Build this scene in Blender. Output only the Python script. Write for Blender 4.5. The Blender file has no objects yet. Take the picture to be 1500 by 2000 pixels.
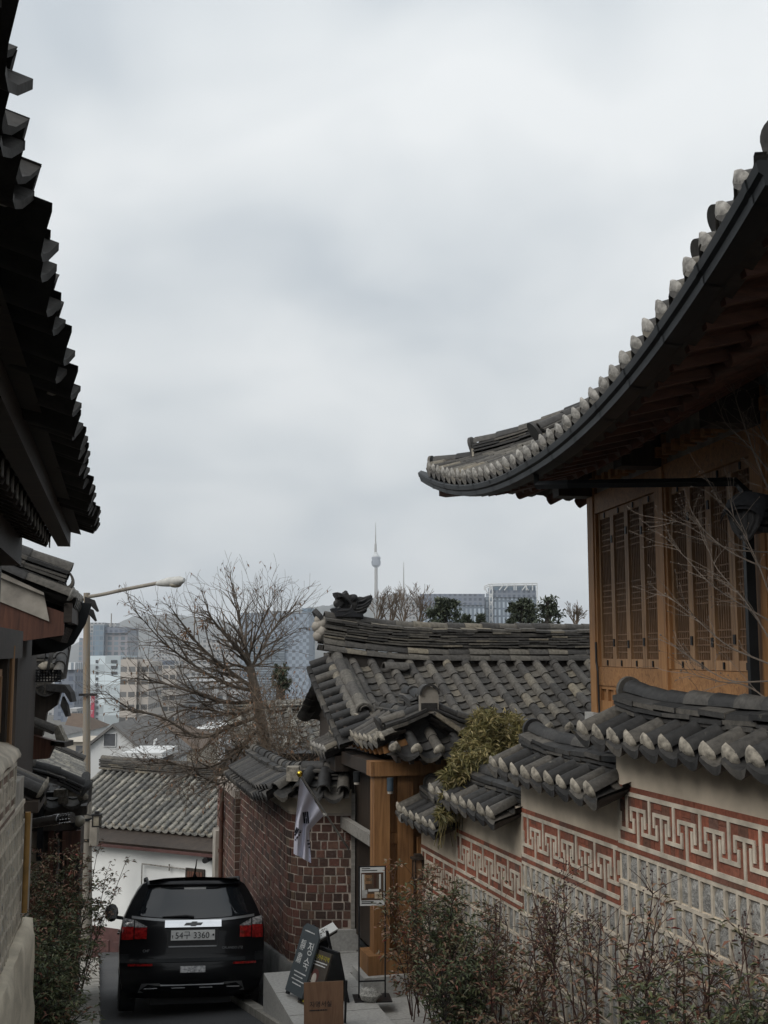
import bpy, bmesh, math, random
from mathutils import Vector, Matrix, noise as mnoise
R = math.radians
sc = bpy.context.scene
C = sc.collection
rnd = random.Random(7)
V = Vector

# ------------------------------------------------------------------ camera, sky, light, exposure
FPX, TH = 2200.0, R(7.125)
cd = bpy.data.cameras.new('camera'); cam = bpy.data.objects.new('camera', cd); C.objects.link(cam)
cd.sensor_fit = 'VERTICAL'; cd.sensor_height = 36.0; cd.lens = 36.0 * FPX / 2000.0
cd.clip_start = 0.05; cd.clip_end = 20000
cam.rotation_euler = (R(90) + TH, 0, 0)
sc.camera = cam
sc.view_settings.view_transform = 'Standard'; sc.view_settings.look = 'None'
sc.view_settings.exposure = EXPO = 0.56; sc.view_settings.gamma = 1.0
sc.cycles.max_bounces = 6; sc.cycles.diffuse_bounces = 3; sc.cycles.glossy_bounces = 3
sc.cycles.transmission_bounces = 4; sc.cycles.volume_bounces = 2; sc.cycles.transparent_max_bounces = 8
sc.cycles.use_denoising = True

SUN_EL, SUN_AZ = R(42), R(-135)
w = bpy.data.worlds.new("World"); sc.world = w; w.use_nodes = True
nt = w.node_tree; N = nt.nodes; Lk = nt.links
for n in list(N): N.remove(n)
out = N.new('ShaderNodeOutputWorld'); bg = N.new('ShaderNodeBackground'); bg.inputs[1].default_value = 0.075
sky = N.new('ShaderNodeTexSky'); sky.sky_type = 'NISHITA'; sky.sun_disc = False
sky.sun_elevation = SUN_EL; sky.sun_rotation = SUN_AZ; sky.dust_density = 3.0; sky.air_density = 1.2
tc = N.new('ShaderNodeTexCoord'); sp = N.new('ShaderNodeSeparateXYZ'); Lk.new(tc.outputs['Generated'], sp.inputs[0])
def wmath(op, a, b=None):
    m = N.new('ShaderNodeMath'); m.operation = op
    for i, x in enumerate((a, b)):
        if x is None: continue
        if isinstance(x, (int, float)): m.inputs[i].default_value = x
        else: Lk.new(x, m.inputs[i])
    return m.outputs[0]
# cloud layer: a plane of cloud overhead, direction divided by height so that clouds flatten towards the horizon
zz = wmath('ADD', wmath('MAXIMUM', sp.outputs['Z'], 0.0), 0.42)
cx = N.new('ShaderNodeCombineXYZ')
Lk.new(wmath('DIVIDE', sp.outputs['X'], zz), cx.inputs[0]); Lk.new(wmath('DIVIDE', sp.outputs['Y'], zz), cx.inputs[1])
cx.inputs[2].default_value = 8.3
n1 = N.new('ShaderNodeTexNoise'); n1.inputs['Scale'].default_value = 1.7; n1.inputs['Detail'].default_value = 4; n1.inputs['Roughness'].default_value = 0.42; n1.inputs['Distortion'].default_value = 0.3
Lk.new(cx.outputs[0], n1.inputs['Vector'])
n2 = N.new('ShaderNodeTexNoise'); n2.inputs['Scale'].default_value = 4.2; n2.inputs['Detail'].default_value = 3; n2.inputs['Roughness'].default_value = 0.4; n2.inputs['Distortion'].default_value = 0.5
Lk.new(cx.outputs[0], n2.inputs['Vector'])
cm = wmath('ADD', wmath('MULTIPLY', n1.outputs[0], 0.62), wmath('MULTIPLY', n2.outputs[0], 0.38))
cr = N.new('ShaderNodeValToRGB'); Lk.new(cm, cr.inputs[0])
cr.color_ramp.elements[0].position = 0.37; cr.color_ramp.elements[0].color = (0.455, 0.50, 0.54, 1)
cr.color_ramp.elements[1].position = 0.61; cr.color_ramp.elements[1].color = (0.75, 0.77, 0.775, 1)
e = cr.color_ramp.elements.new(0.5); e.color = (0.625, 0.657, 0.675, 1)
# the overcast is brighter overhead than near the horizon
gr = N.new('ShaderNodeMapRange'); Lk.new(sp.outputs['Z'], gr.inputs[0])
gr.inputs[1].default_value = 0.02; gr.inputs[2].default_value = 0.62; gr.inputs[3].default_value = 8.9; gr.inputs[4].default_value = 12.2
vm = N.new('ShaderNodeVectorMath'); vm.operation = 'SCALE'; Lk.new(cr.outputs[0], vm.inputs[0]); Lk.new(gr.outputs[0], vm.inputs['Scale'])
mx = N.new('ShaderNodeMix'); mx.data_type = 'RGBA'; mx.inputs[0].default_value = 0.93
Lk.new(sky.outputs[0], mx.inputs['A']); Lk.new(vm.outputs[0], mx.inputs['B'])
Lk.new(mx.outputs['Result'], bg.inputs[0]); Lk.new(bg.outputs[0], out.inputs[0])
sd = bpy.data.lights.new('sun', 'SUN'); sd.energy = 1.5; sd.angle = R(38); sd.color = (1, 0.96, 0.9)
sun = bpy.data.objects.new('sun', sd); C.objects.link(sun)
sdir = V((math.sin(SUN_AZ) * math.cos(SUN_EL), math.cos(SUN_AZ) * math.cos(SUN_EL), math.sin(SUN_EL)))
sun.rotation_euler = sdir.to_track_quat('Z', 'Y').to_euler()

# ------------------------------------------------------------------ measuring helpers
def RAY(px, py):
    x = (px - 750) / FPX; y = (1000 - py) / FPX
    return V((x, math.cos(TH) - y * math.sin(TH), math.sin(TH) + y * math.cos(TH)))
def PT(px, py, Y):
    d = RAY(px, py); return d * (Y / d.y)
def PPL(px, py, o, n):
    d = RAY(px, py); return d * (o.dot(n) / d.dot(n))
class Fr:
    "a local frame: u along, v sideways, w up"
    def __init__(s, o, u, left=True):
        s.o = V(o); s.u = V((u[0], u[1], 0)).normalized()
        s.v = V((-s.u.y, s.u.x, 0)) * (1 if left else -1); s.w = V((0, 0, 1))
    def p(s, u, v, w): return s.o + s.u * u + s.v * v + s.w * w
    def inv(s, q): d = V(q) - s.o; return d.dot(s.u), d.dot(s.v), d.z

# ------------------------------------------------------------------ materials
M = {}
def nodes(name):
    m = bpy.data.materials.new(name); m.use_nodes = True; M[name] = m
    t = m.node_tree; return m, t, t.nodes['Principled BSDF']
def ramp(t, fac, stops):
    r = t.nodes.new('ShaderNodeValToRGB'); t.links.new(fac, r.inputs[0])
    el = r.color_ramp.elements
    while len(el) > 1: el.remove(el[-1])
    el[0].position = stops[0][0]; el[0].color = (*stops[0][1], 1)
    for p, c in stops[1:]:
        x = el.new(p); x.color = (*c, 1)
    return r.outputs[0]
def tnoise(t, scale, detail=4, rough=0.55, vec=None, coord='Object', stretch=None, dist=0):
    n = t.nodes.new('ShaderNodeTexNoise'); n.inputs['Scale'].default_value = scale; n.inputs['Detail'].default_value = detail
    n.inputs['Roughness'].default_value = rough; n.inputs['Distortion'].default_value = dist
    c = t.nodes.new('ShaderNodeTexCoord'); v = c.outputs[coord]
    if stretch:
        mp = t.nodes.new('ShaderNodeMapping'); t.links.new(v, mp.inputs[0])
        mp.inputs['Scale'].default_value = stretch[:3]
        if len(stretch) > 3: mp.inputs['Rotation'].default_value = (0, 0, stretch[3])
        v = mp.outputs[0]
    t.links.new(v, n.inputs['Vector']); return n.outputs[0]
def mixc(t, fac, a, b, mode='MIX'):
    m = t.nodes.new('ShaderNodeMix'); m.data_type = 'RGBA'; m.blend_type = mode
    for key, x in ((0, fac), ('A', a), ('B', b)):
        if isinstance(x, (int, float)): m.inputs[key].default_value = x
        elif isinstance(x, tuple): m.inputs[key].default_value = (*x, 1)
        else: t.links.new(x, m.inputs[key])
    return m.outputs['Result']
def mth(t, op, a, b):
    m = t.nodes.new('ShaderNodeMath'); m.operation = op
    for i, x in enumerate((a, b)):
        if isinstance(x, (int, float)): m.inputs[i].default_value = x
        else: t.links.new(x, m.inputs[i])
    return m.outputs[0]
def bump(t, bs, h, strength=0.3, dist=0.01):
    b = t.nodes.new('ShaderNodeBump'); b.inputs['Strength'].default_value = strength; b.inputs['Distance'].default_value = dist
    t.links.new(h, b.inputs['Height']); t.links.new(b.outputs[0], bs.inputs['Normal'])
def island(t):
    return t.nodes.new('ShaderNodeNewGeometry').outputs['Random Per Island']
def simple(name, col, rough=0.6, metal=0.0, var=0.25, scale=8, bmp=0.15, spec=None, coat=0):
    m, t, b = nodes(name)
    n = tnoise(t, scale, 5)
    lo = tuple(c * (1 - var) for c in col); hi = tuple(min(1, c * (1 + var)) for c in col)
    t.links.new(ramp(t, n, [(0.3, lo), (0.7, hi)]), b.inputs['Base Color'])
    b.inputs['Roughness'].default_value = rough; b.inputs['Metallic'].default_value = metal
    if spec is not None: b.inputs['Specular IOR Level'].default_value = spec
    if coat: b.inputs['Coat Weight'].default_value = coat; b.inputs['Coat Roughness'].default_value = 0.03
    if bmp: bump(t, b, tnoise(t, scale * 6, 5), bmp, 0.004)
    return m
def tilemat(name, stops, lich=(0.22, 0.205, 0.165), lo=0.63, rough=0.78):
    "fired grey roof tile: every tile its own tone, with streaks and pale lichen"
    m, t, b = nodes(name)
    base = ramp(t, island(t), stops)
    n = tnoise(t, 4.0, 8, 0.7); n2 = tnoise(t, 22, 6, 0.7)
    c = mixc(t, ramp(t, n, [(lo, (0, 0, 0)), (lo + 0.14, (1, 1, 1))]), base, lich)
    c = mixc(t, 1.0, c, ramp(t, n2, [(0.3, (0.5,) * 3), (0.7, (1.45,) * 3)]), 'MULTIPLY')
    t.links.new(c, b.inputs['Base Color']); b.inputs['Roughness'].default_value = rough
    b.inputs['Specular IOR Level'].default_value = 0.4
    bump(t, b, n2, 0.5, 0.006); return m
tilemat('tile', [(0, (0.040, 0.038, 0.036)), (0.5, (0.072, 0.067, 0.061)), (0.88, (0.11, 0.101, 0.086)), (1, (0.18, 0.157, 0.118))])
tilemat('tile_dark', [(0, (0.017, 0.0168, 0.017)), (0.6, (0.038, 0.0365, 0.035)), (1, (0.095, 0.086, 0.073))], lo=0.64, rough=0.65)
tilemat('tile_black', [(0, (0.012, 0.013, 0.016)), (1, (0.035, 0.033, 0.032))], lich=(0.07, 0.065, 0.05), lo=0.66)
tilemat('tile_darkest', [(0, (0.012, 0.011, 0.010)), (1, (0.03, 0.027, 0.024))], lich=(0.06, 0.055, 0.045), lo=0.68)  # brownish near-black, the darkest of the tile tones
tilemat('tile_under', [(0, (0.03, 0.026, 0.022)), (1, (0.07, 0.06, 0.05))], lich=(0.10, 0.085, 0.07), lo=0.62, rough=0.95)
tilemat('tile_old', [(0, (0.10, 0.10, 0.095)), (0.6, (0.17, 0.165, 0.15)), (1, (0.28, 0.265, 0.23))], lich=(0.33, 0.31, 0.24), lo=0.55)
simple('earth', (0.035, 0.03, 0.026), 0.95)
simple('plug', (0.25, 0.228, 0.19), 0.95, var=0.6, scale=22, bmp=1.0)
simple('plug_white', (0.24, 0.23, 0.212), 0.95, var=0.6, scale=22, bmp=1.0)
def wood(name, stops, vert=True, rot=0.0, rough=0.65, sc_=1.0):
    m, t, b = nodes(name)
    st = (9 * sc_, 9 * sc_, 0.55 * sc_) if vert else (0.55 * sc_, 9 * sc_, 9 * sc_, rot)
    n = tnoise(t, 2.2, 6, 0.6, stretch=st, dist=1.2)
    n2 = tnoise(t, 1.1, 3, stretch=(1, 1, 1))
    c = ramp(t, n, stops)
    c = mixc(t, 1.0, c, ramp(t, n2, [(0.3, (0.72,) * 3), (0.7, (1.18,) * 3)]), 'MULTIPLY')
    c = mixc(t, 1.0, c, ramp(t, island(t), [(0, (0.82,) * 3), (1, (1.15,) * 3)]), 'MULTIPLY')
    t.links.new(c, b.inputs['Base Color']); b.inputs['Roughness'].default_value = rough
    bump(t, b, n, 0.35, 0.004); return m
OW = [(0.25, (0.13, 0.056, 0.022)), (0.45, (0.30, 0.145, 0.054)), (0.7, (0.41, 0.21, 0.082))]
wood('wood_gate', [(p, tuple(c * .74 for c in q)) for p, q in OW]); wood('wood', OW); wood('wood_h', OW, False, R(-8))
GW = [(0.25, (0.13, 0.072, 0.036)), (0.5, (0.29, 0.165, 0.082)), (0.75, (0.40, 0.245, 0.13))]
wood('wood_grey', GW); wood('wood_grey_h', GW, False, R(-8))
wood('wood_pale', [(0.3, (0.16, 0.15, 0.135)), (0.7, (0.30, 0.285, 0.26))], False)
RW = [(0.25, (0.035, 0.013, 0.008)), (0.5, (0.09, 0.034, 0.02)), (0.75, (0.14, 0.055, 0.032))]
wood('wood_red', RW); wood('wood_red_h', RW, False, R(80))
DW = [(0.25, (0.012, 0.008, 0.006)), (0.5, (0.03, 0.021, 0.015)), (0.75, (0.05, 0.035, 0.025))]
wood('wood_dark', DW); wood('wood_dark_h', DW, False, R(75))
simple('lattice', (0.20, 0.115, 0.062), 0.7, var=0.2)
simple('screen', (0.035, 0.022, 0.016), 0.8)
simple('granite', (0.36, 0.355, 0.34), 0.85, var=0.18, scale=30, bmp=0.4)
def rockface(name, lo, hi):
    m, t, b = nodes(name)
    n = tnoise(t, 22, 6, 0.7); n3 = tnoise(t, 90, 3, 0.7)
    c = ramp(t, n, [(0.3, lo), (0.7, hi)])
    c = mixc(t, 1.0, c, ramp(t, n3, [(0.35, (0.55,) * 3), (0.65, (1.3,) * 3)]), 'MULTIPLY')
    c = mixc(t, 1.0, c, ramp(t, island(t), [(0, (0.8,) * 3), (1, (1.2,) * 3)]), 'MULTIPLY')
    t.links.new(c, b.inputs['Base Color']); b.inputs['Roughness'].default_value = 0.9
    bump(t, b, n, 0.9, 0.02); return m
rockface('stone', (0.17, 0.168, 0.158), (0.50, 0.49, 0.46))
rockface('stone_warm', (0.40, 0.37, 0.30), (0.64, 0.60, 0.50))
simple('mortar', (0.50, 0.445, 0.365), 0.9, var=0.3, scale=7, bmp=0.4)
simple('kerb_stone', (0.50, 0.445, 0.35), 0.95, var=0.28, scale=3.5, bmp=0.8)
simple('mortar_grey', (0.40, 0.345, 0.295), 0.95, var=0.25, scale=9, bmp=0.5)
simple('plaster', (0.52, 0.445, 0.35), 0.92, var=0.3, scale=2.2, bmp=0.25)
simple('plaster_old', (0.30, 0.275, 0.24), 0.95, var=0.3, scale=5, bmp=0.6)
simple('whitewash', (0.70, 0.71, 0.70), 0.9, var=0.06, scale=1.2, bmp=0.12)
def brickm(name, stops):
    m, t, b = nodes(name)
    c = ramp(t, island(t), stops); n = tnoise(t, 30, 5, 0.6); n2 = tnoise(t, 0.9, 4, 0.6)
    c = mixc(t, 1.0, c, ramp(t, n, [(0.3, (0.7,) * 3), (0.7, (1.25,) * 3)]), 'MULTIPLY')
    c = mixc(t, 1.0, c, ramp(t, n2, [(0.35, (0.75,) * 3), (0.7, (1.2,) * 3)]), 'MULTIPLY')
    t.links.new(c, b.inputs['Base Color']); b.inputs['Roughness'].default_value = 0.88; bump(t, b, n, 0.5, 0.006)
brickm('brick', [(0, (0.05, 0.032, 0.026)), (0.4, (0.09, 0.045, 0.034)), (0.75, (0.135, 0.056, 0.042)), (1, (0.12, 0.085, 0.058))])
brickm('brick_red', [(0, (0.12, 0.06, 0.04)), (0.35, (0.22, 0.072, 0.042)), (0.8, (0.27, 0.086, 0.05)), (1, (0.12, 0.07, 0.055))])
simple('metal_black', (0.02, 0.021, 0.024), 0.42, 0.3, var=0.3, scale=5, bmp=0.05)
simple('gutter', (0.013, 0.0145, 0.016), 0.5, 0.0, var=0.3, scale=4, bmp=0.04, spec=0.18)
simple('iron', (0.012, 0.012, 0.013), 0.55, 0.4, bmp=0.1)

# ------------------------------------------------------------------ mesh builder and scene graph
ROOT = {}
class MB:
    def __init__(s): s.v = []; s.f = []; s.m = []; s.plugs = []
    def add(s, vs, fs, mat=None):
        o = len(s.v); s.v += [V(x) for x in vs]
        for f in fs: s.f.append(tuple(i + o for i in f)); s.m.append(mat)
    def hexa(s, p, mat=None):
        "p: 8 corners, bottom ring then top ring"
        s.add(p, [(3, 2, 1, 0), (4, 5, 6, 7), (0, 1, 5, 4), (1, 2, 6, 5), (2, 3, 7, 6), (3, 0, 4, 7)], mat)
    def box(s, f, u0, u1, v0, v1, w0, w1, mat=None):
        if f is None: P = lambda a, b, c: V((a, b, c))
        else: P = f.p
        s.hexa([P(u0, v0, w0), P(u1, v0, w0), P(u1, v1, w0), P(u0, v1, w0), P(u0, v0, w1), P(u1, v0, w1), P(u1, v1, w1), P(u0, v1, w1)], mat)
    def beam(s, a, b, wd, ht, up=V((0, 0, 1)), mat=None):
        a = V(a); b = V(b); d = (b - a).normalized(); x = d.cross(up).normalized(); y = x.cross(d)
        x = x * (wd / 2); y = y * (ht / 2)
        s.hexa([a - x - y, a + x - y, b + x - y, b - x - y, a - x + y, a + x + y, b + x + y, b - x + y], mat)
    def tube(s, pts, rad, n=8, mat=None, cap=True):
        pts = [V(p) for p in pts]; m = len(pts)
        if isinstance(rad, (int, float)): rad = [rad] * m
        vs = []; x = None
        for i, p in enumerate(pts):
            d = (pts[min(i + 1, m - 1)] - pts[max(i - 1, 0)])
            d = d.normalized() if d.length > 1e-9 else V((0, 0, 1))
            if x is None: x = d.orthogonal().normalized()
            else:
                x = x - d * x.dot(d); x = x.normalized() if x.length > 1e-6 else d.orthogonal().normalized()
            y = d.cross(x)
            for k in range(n):
                a = 2 * math.pi * k / n; vs.append(p + (x * math.cos(a) + y * math.sin(a)) * rad[i])
        fs = []
        for i in range(m - 1):
            for k in range(n):
                k2 = (k + 1) % n; fs.append((i * n + k, i * n + k2, (i + 1) * n + k2, (i + 1) * n + k))
        if cap: fs.append(tuple(range(n))[::-1]); fs.append(tuple((m - 1) * n + k for k in range(n)))
        s.add(vs, fs, mat)
    def grid(s, rows, mat=None, close=False):
        n = len(rows[0]); vs = [p for r in rows for p in r]; fs = []
        for i in range(len(rows) - 1):
            for k in range(n if close else n - 1):
                k2 = (k + 1) % n; fs.append((i * n + k, i * n + k2, (i + 1) * n + k2, (i + 1) * n + k))
        s.add(vs, fs, mat)
    def prism(s, pts, off, mat=None, bev=0):
        "outline pts (3d, planar) pushed along off"
        n = len(pts); pts = [V(p) for p in pts]; off = V(off)
        if bev:
            c = sum(pts, V()) / n
            ins = [c + (p - c) * (1 - bev) for p in pts]
            k = off.normalized() * min(off.length * 0.3, (pts[0] - c).length * bev)
            rings = [ins, [p + k for p in pts], [p + off - k for p in pts], [p + off for p in ins]]
        else: rings = [pts, [p + off for p in pts]]
        vs = [p for r in rings for p in r]; m = len(rings)
        fs = [tuple(range(n))[::-1], tuple((m - 1) * n + i for i in range(n))]
        for r in range(m - 1):
            for i in range(n):
                j = (i + 1) % n; fs.append((r * n + i, r * n + j, (r + 1) * n + j, (r + 1) * n + i))
        s.add(vs, fs, mat)
    def ball(s, c, r, n=8, mat=None, sq=(1, 1, 1)):
        c = V(c); rows = []
        for i in range(n // 2 + 1):
            t = math.pi * i / (n // 2)
            rows.append([c + V((math.sin(t) * math.cos(2 * math.pi * k / n) * sq[0], math.sin(t) * math.sin(2 * math.pi * k / n) * sq[1], math.cos(t) * sq[2])) * r for k in range(n)])
        s.grid(rows, mat, True)
    def build(s, name, mat, parent=None, smooth=None, **kw):
        for q in s.plugs: q.build(name, mat, parent, smooth)
        if s.plugs and not s.v: return
        me = bpy.data.meshes.new(name); off = ROOT.get(parent.name, V()) if parent else V()
        me.from_pydata([tuple(p - off) for p in s.v], [], s.f)
        names = [mat] + sorted({m for m in s.m if m and m != mat})
        for n_ in names: me.materials.append(M[n_])
        me.polygons.foreach_set('material_index', [names.index(m) if m else 0 for m in s.m])
        if smooth:
            me.polygons.foreach_set('use_smooth', [True] * len(me.polygons)); me.set_sharp_from_angle(angle=R(smooth))
        bm = bmesh.new(); bm.from_mesh(me); bmesh.ops.recalc_face_normals(bm, faces=bm.faces); bm.to_mesh(me); bm.free()
        o = bpy.data.objects.new(name, me); C.objects.link(o)
        if parent: o.parent = parent; ROOT[o.name] = off
        tag(o, **kw); return o
def tag(o, label=None, cat=None, group=None, kind=None):
    if label: o['label'] = label
    if cat: o['category'] = cat
    if group: o['group'] = group
    if kind: o['kind'] = kind
    return o
def thing(name, loc, label, cat, group=None):
    o = bpy.data.objects.new(name, None); C.objects.link(o); o.location = loc; o.empty_display_size = 0.1
    ROOT[o.name] = V(loc); return tag(o, label, cat, group)
def dup(root, loc, rot=None, label=None, group=None, scale=None):
    def cp(o, par):
        c = o.copy(); C.objects.link(c)
        if par: c.parent = par
        for ch in list(o.children): cp(ch, c)
        return c
    r = cp(root, None); r.location = loc
    if rot is not None: r.rotation_euler = rot
    if scale: r.scale = scale
    if label: r['label'] = label
    if group: r['group'] = group
    return r
def text(body, mat, parent, o, x, y, size, name='lettering', spacing=1.0, ext=0.0005, squeeze=1.0):
    "lettering standing on a surface: o = lower left corner, x = reading direction, y = up direction"
    cu = bpy.data.curves.new(name, 'FONT'); cu.body = body; cu.size = size; cu.extrude = ext; cu.space_character = spacing; cu.space_line = 0.9
    cu.materials.append(M[mat]); ob = bpy.data.objects.new(name, cu); C.objects.link(ob)
    x = V(x).normalized(); y = V(y).normalized(); z = x.cross(y)
    off = ROOT.get(parent.name, V()); ob.parent = parent
    bpy.context.view_layer.update(); me = bpy.data.meshes.new_from_object(ob); C.objects.unlink(ob); bpy.data.objects.remove(ob)
    me.materials.clear(); me.materials.append(M[mat])
    ob = bpy.data.objects.new(name, me); C.objects.link(ob); ob.parent = parent; ROOT[ob.name] = off
    m = Matrix((x * squeeze, y, z)).transposed().to_4x4(); m.translation = V(o) - off; me.transform(m)
    return ob

# ------------------------------------------------------------------ korean tiled roofs
def surf_frame(S, u, b):
    p = S(u, b); t = (S(u + 0.05, b) - S(u - 0.05, b)).normalized(); d = (S(u, b + 0.05) - S(u, b - 0.05)).normalized()
    n = t.cross(d).normalized()
    if n.z < 0: n = -n
    return p, t, d, n
def plug_at(P, p, t, d, n, r, h):
    "lime plaster stopper in the end of a round tile: a bulging onion shape"
    ring = []; K = 11
    for i in range(K):
        a = -0.7 + (math.pi + 1.4) * i / (K - 1)
        rr = r * (1.06 + 0.26 * math.exp(-((a - math.pi / 2) / 0.3) ** 2)) * rnd.uniform(0.95, 1.05)
        ring.append((math.cos(a) * rr, math.sin(a) * rr))
    rows = []
    for k, q in ((1.0, -0.005), (0.96, 0.012), (0.62, 0.03), (0.02, 0.036)):
        rows.append([p + t * (x * k) + n * (y * k + h) - d * (q * r / 0.07 * rnd.uniform(0.9, 1.1)) for x, y in ring])
    q = MB(); q.grid(rows, None, True); P.plugs.append(q)
def tile_slope(T, S, cols, bend, L=0.3, r=0.068, pitch=0.26, plug=None, bst=lambda u: 0.0, seg=6, lip=True, setback=0.05, under=True, barrels=True, mat=None, sag=0.055):
    for ci, u0 in enumerate(cols):
        b1 = bend(u0); b0 = bst(u0)
        if b1 - b0 > 0.12 and barrels:
            nt_ = max(1, round((b1 - b0 - setback) / L)); l = (b1 - b0 - setback) / nt_
            for i in range(nt_):
                lo = b0 + setback + i * l; hi = min(lo + l * 1.06, b1 + 0.02)
                rr = r * rnd.uniform(0.94, 1.06); du = rnd.uniform(-0.008, 0.008); hh = 0.018 + rnd.uniform(-0.006, 0.008)
                rows = []
                for b, k, q in ((lo, 0.80, 0), (lo, 1.0, 0), (hi, 0.86, 1)):
                    p, t, d, n = surf_frame(S, u0 + du, b)
                    rows.append([p + t * (math.cos(a) * rr * k) + n * (math.sin(a) * rr * k * 1.02 + hh) for a in [math.pi * j / seg - 0.08 + 0.16 * (j / seg) for j in range(seg + 1)]])
                T.grid(rows, mat)
                if i == 0 and plug is not None:
                    p, t, d, n = surf_frame(S, u0 + du, lo); plug_at(plug, p, t, d, n, rr, hh)
        uc = u0 + pitch / 2; b1 = bend(uc); b0 = bst(uc)
        if b1 - b0 > 0.12:
            nt_ = max(1, round((b1 - b0) / (L * 0.62))); l = (b1 - b0) / nt_; wv = pitch * 0.5
            for i in range(nt_):
                lo = b0 + i * l; hi = min(lo + l * 1.5, b1 + 0.03); du = rnd.uniform(-0.006, 0.006); dz = rnd.uniform(-0.005, 0.007); tw = rnd.uniform(-0.008, 0.008)
                ks = [-1, -0.6, -0.2, 0.2, 0.6, 1]
                def arc(b, dn, th=0.0, ex=0.0):
                    p, t, d, n = surf_frame(S, uc + du, b)
                    return [p - d * ex + t * (k * wv) + n * (-sag * (1 - k * k) + dn + k * tw - th) for k in ks]
                top = arc(lo, 0.03 + dz); up = arc(hi, -0.005 + dz)
                if i == 0 and lip:
                    p, t, d, n = surf_frame(S, uc + du, lo)
                    low = [q - n * (0.012 + 0.04 * (1 - k * k * 0.8)) - d * 0.015 for q, k in zip(top, ks)]
                    back = [q + d * 0.05 for q in low]
                    T.grid([arc(hi, -0.03 + dz), back, low, top, up], mat)
                else:
                    T.grid([arc(lo + 0.1, 0.0 + dz, 0.02), arc(lo, 0.03 + dz, 0.02), top, up], mat)
    if under:
        us = [cols[0] - pitch * 0.3 + (cols[-1] - cols[0] + pitch * 0.9) * i / 24 for i in range(25)]
        rows = []
        for k in range(7):
            row = []
            for u in us:
                b1 = max(bend(u), bst(u) + 0.06); b = bst(u) + 0.05 + (b1 - bst(u) - 0.05) * k / 6
                p, t, d, n = surf_frame(S, u, b); row.append(p - n * 0.062)
            rows.append(row)
        T.grid(rows, 'earth')
def resample(pts, step):
    pts = [V(p) for p in pts]; d = [0]
    for a, b in zip(pts, pts[1:]): d.append(d[-1] + (b - a).length)
    n = max(1, round(d[-1] / step)); o = []
    for i in range(n + 1):
        s = d[-1] * i / n; k = 0
        while k < len(d) - 2 and d[k + 1] < s: k += 1
        f = (s - d[k]) / max(1e-9, d[k + 1] - d[k]); o.append(pts[k].lerp(pts[k + 1], f))
    return o
def smooth_path(pts, n=24):
    pts = [V(p) for p in pts]
    P = [pts[0] * 2 - pts[1]] + pts + [pts[-1] * 2 - pts[-2]]; o = []
    m = len(pts) - 1
    for i in range(n * 1 + 1):
        s = m * i / n; k = min(int(s), m - 1); t = s - k; a, b, c, d = P[k:k + 4]
        o.append(0.5 * ((2 * b) + (c - a) * t + (2 * a - 5 * b + 4 * c - d) * t * t + (3 * b - a - 3 * c + d) * t ** 3))
    return o
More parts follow.
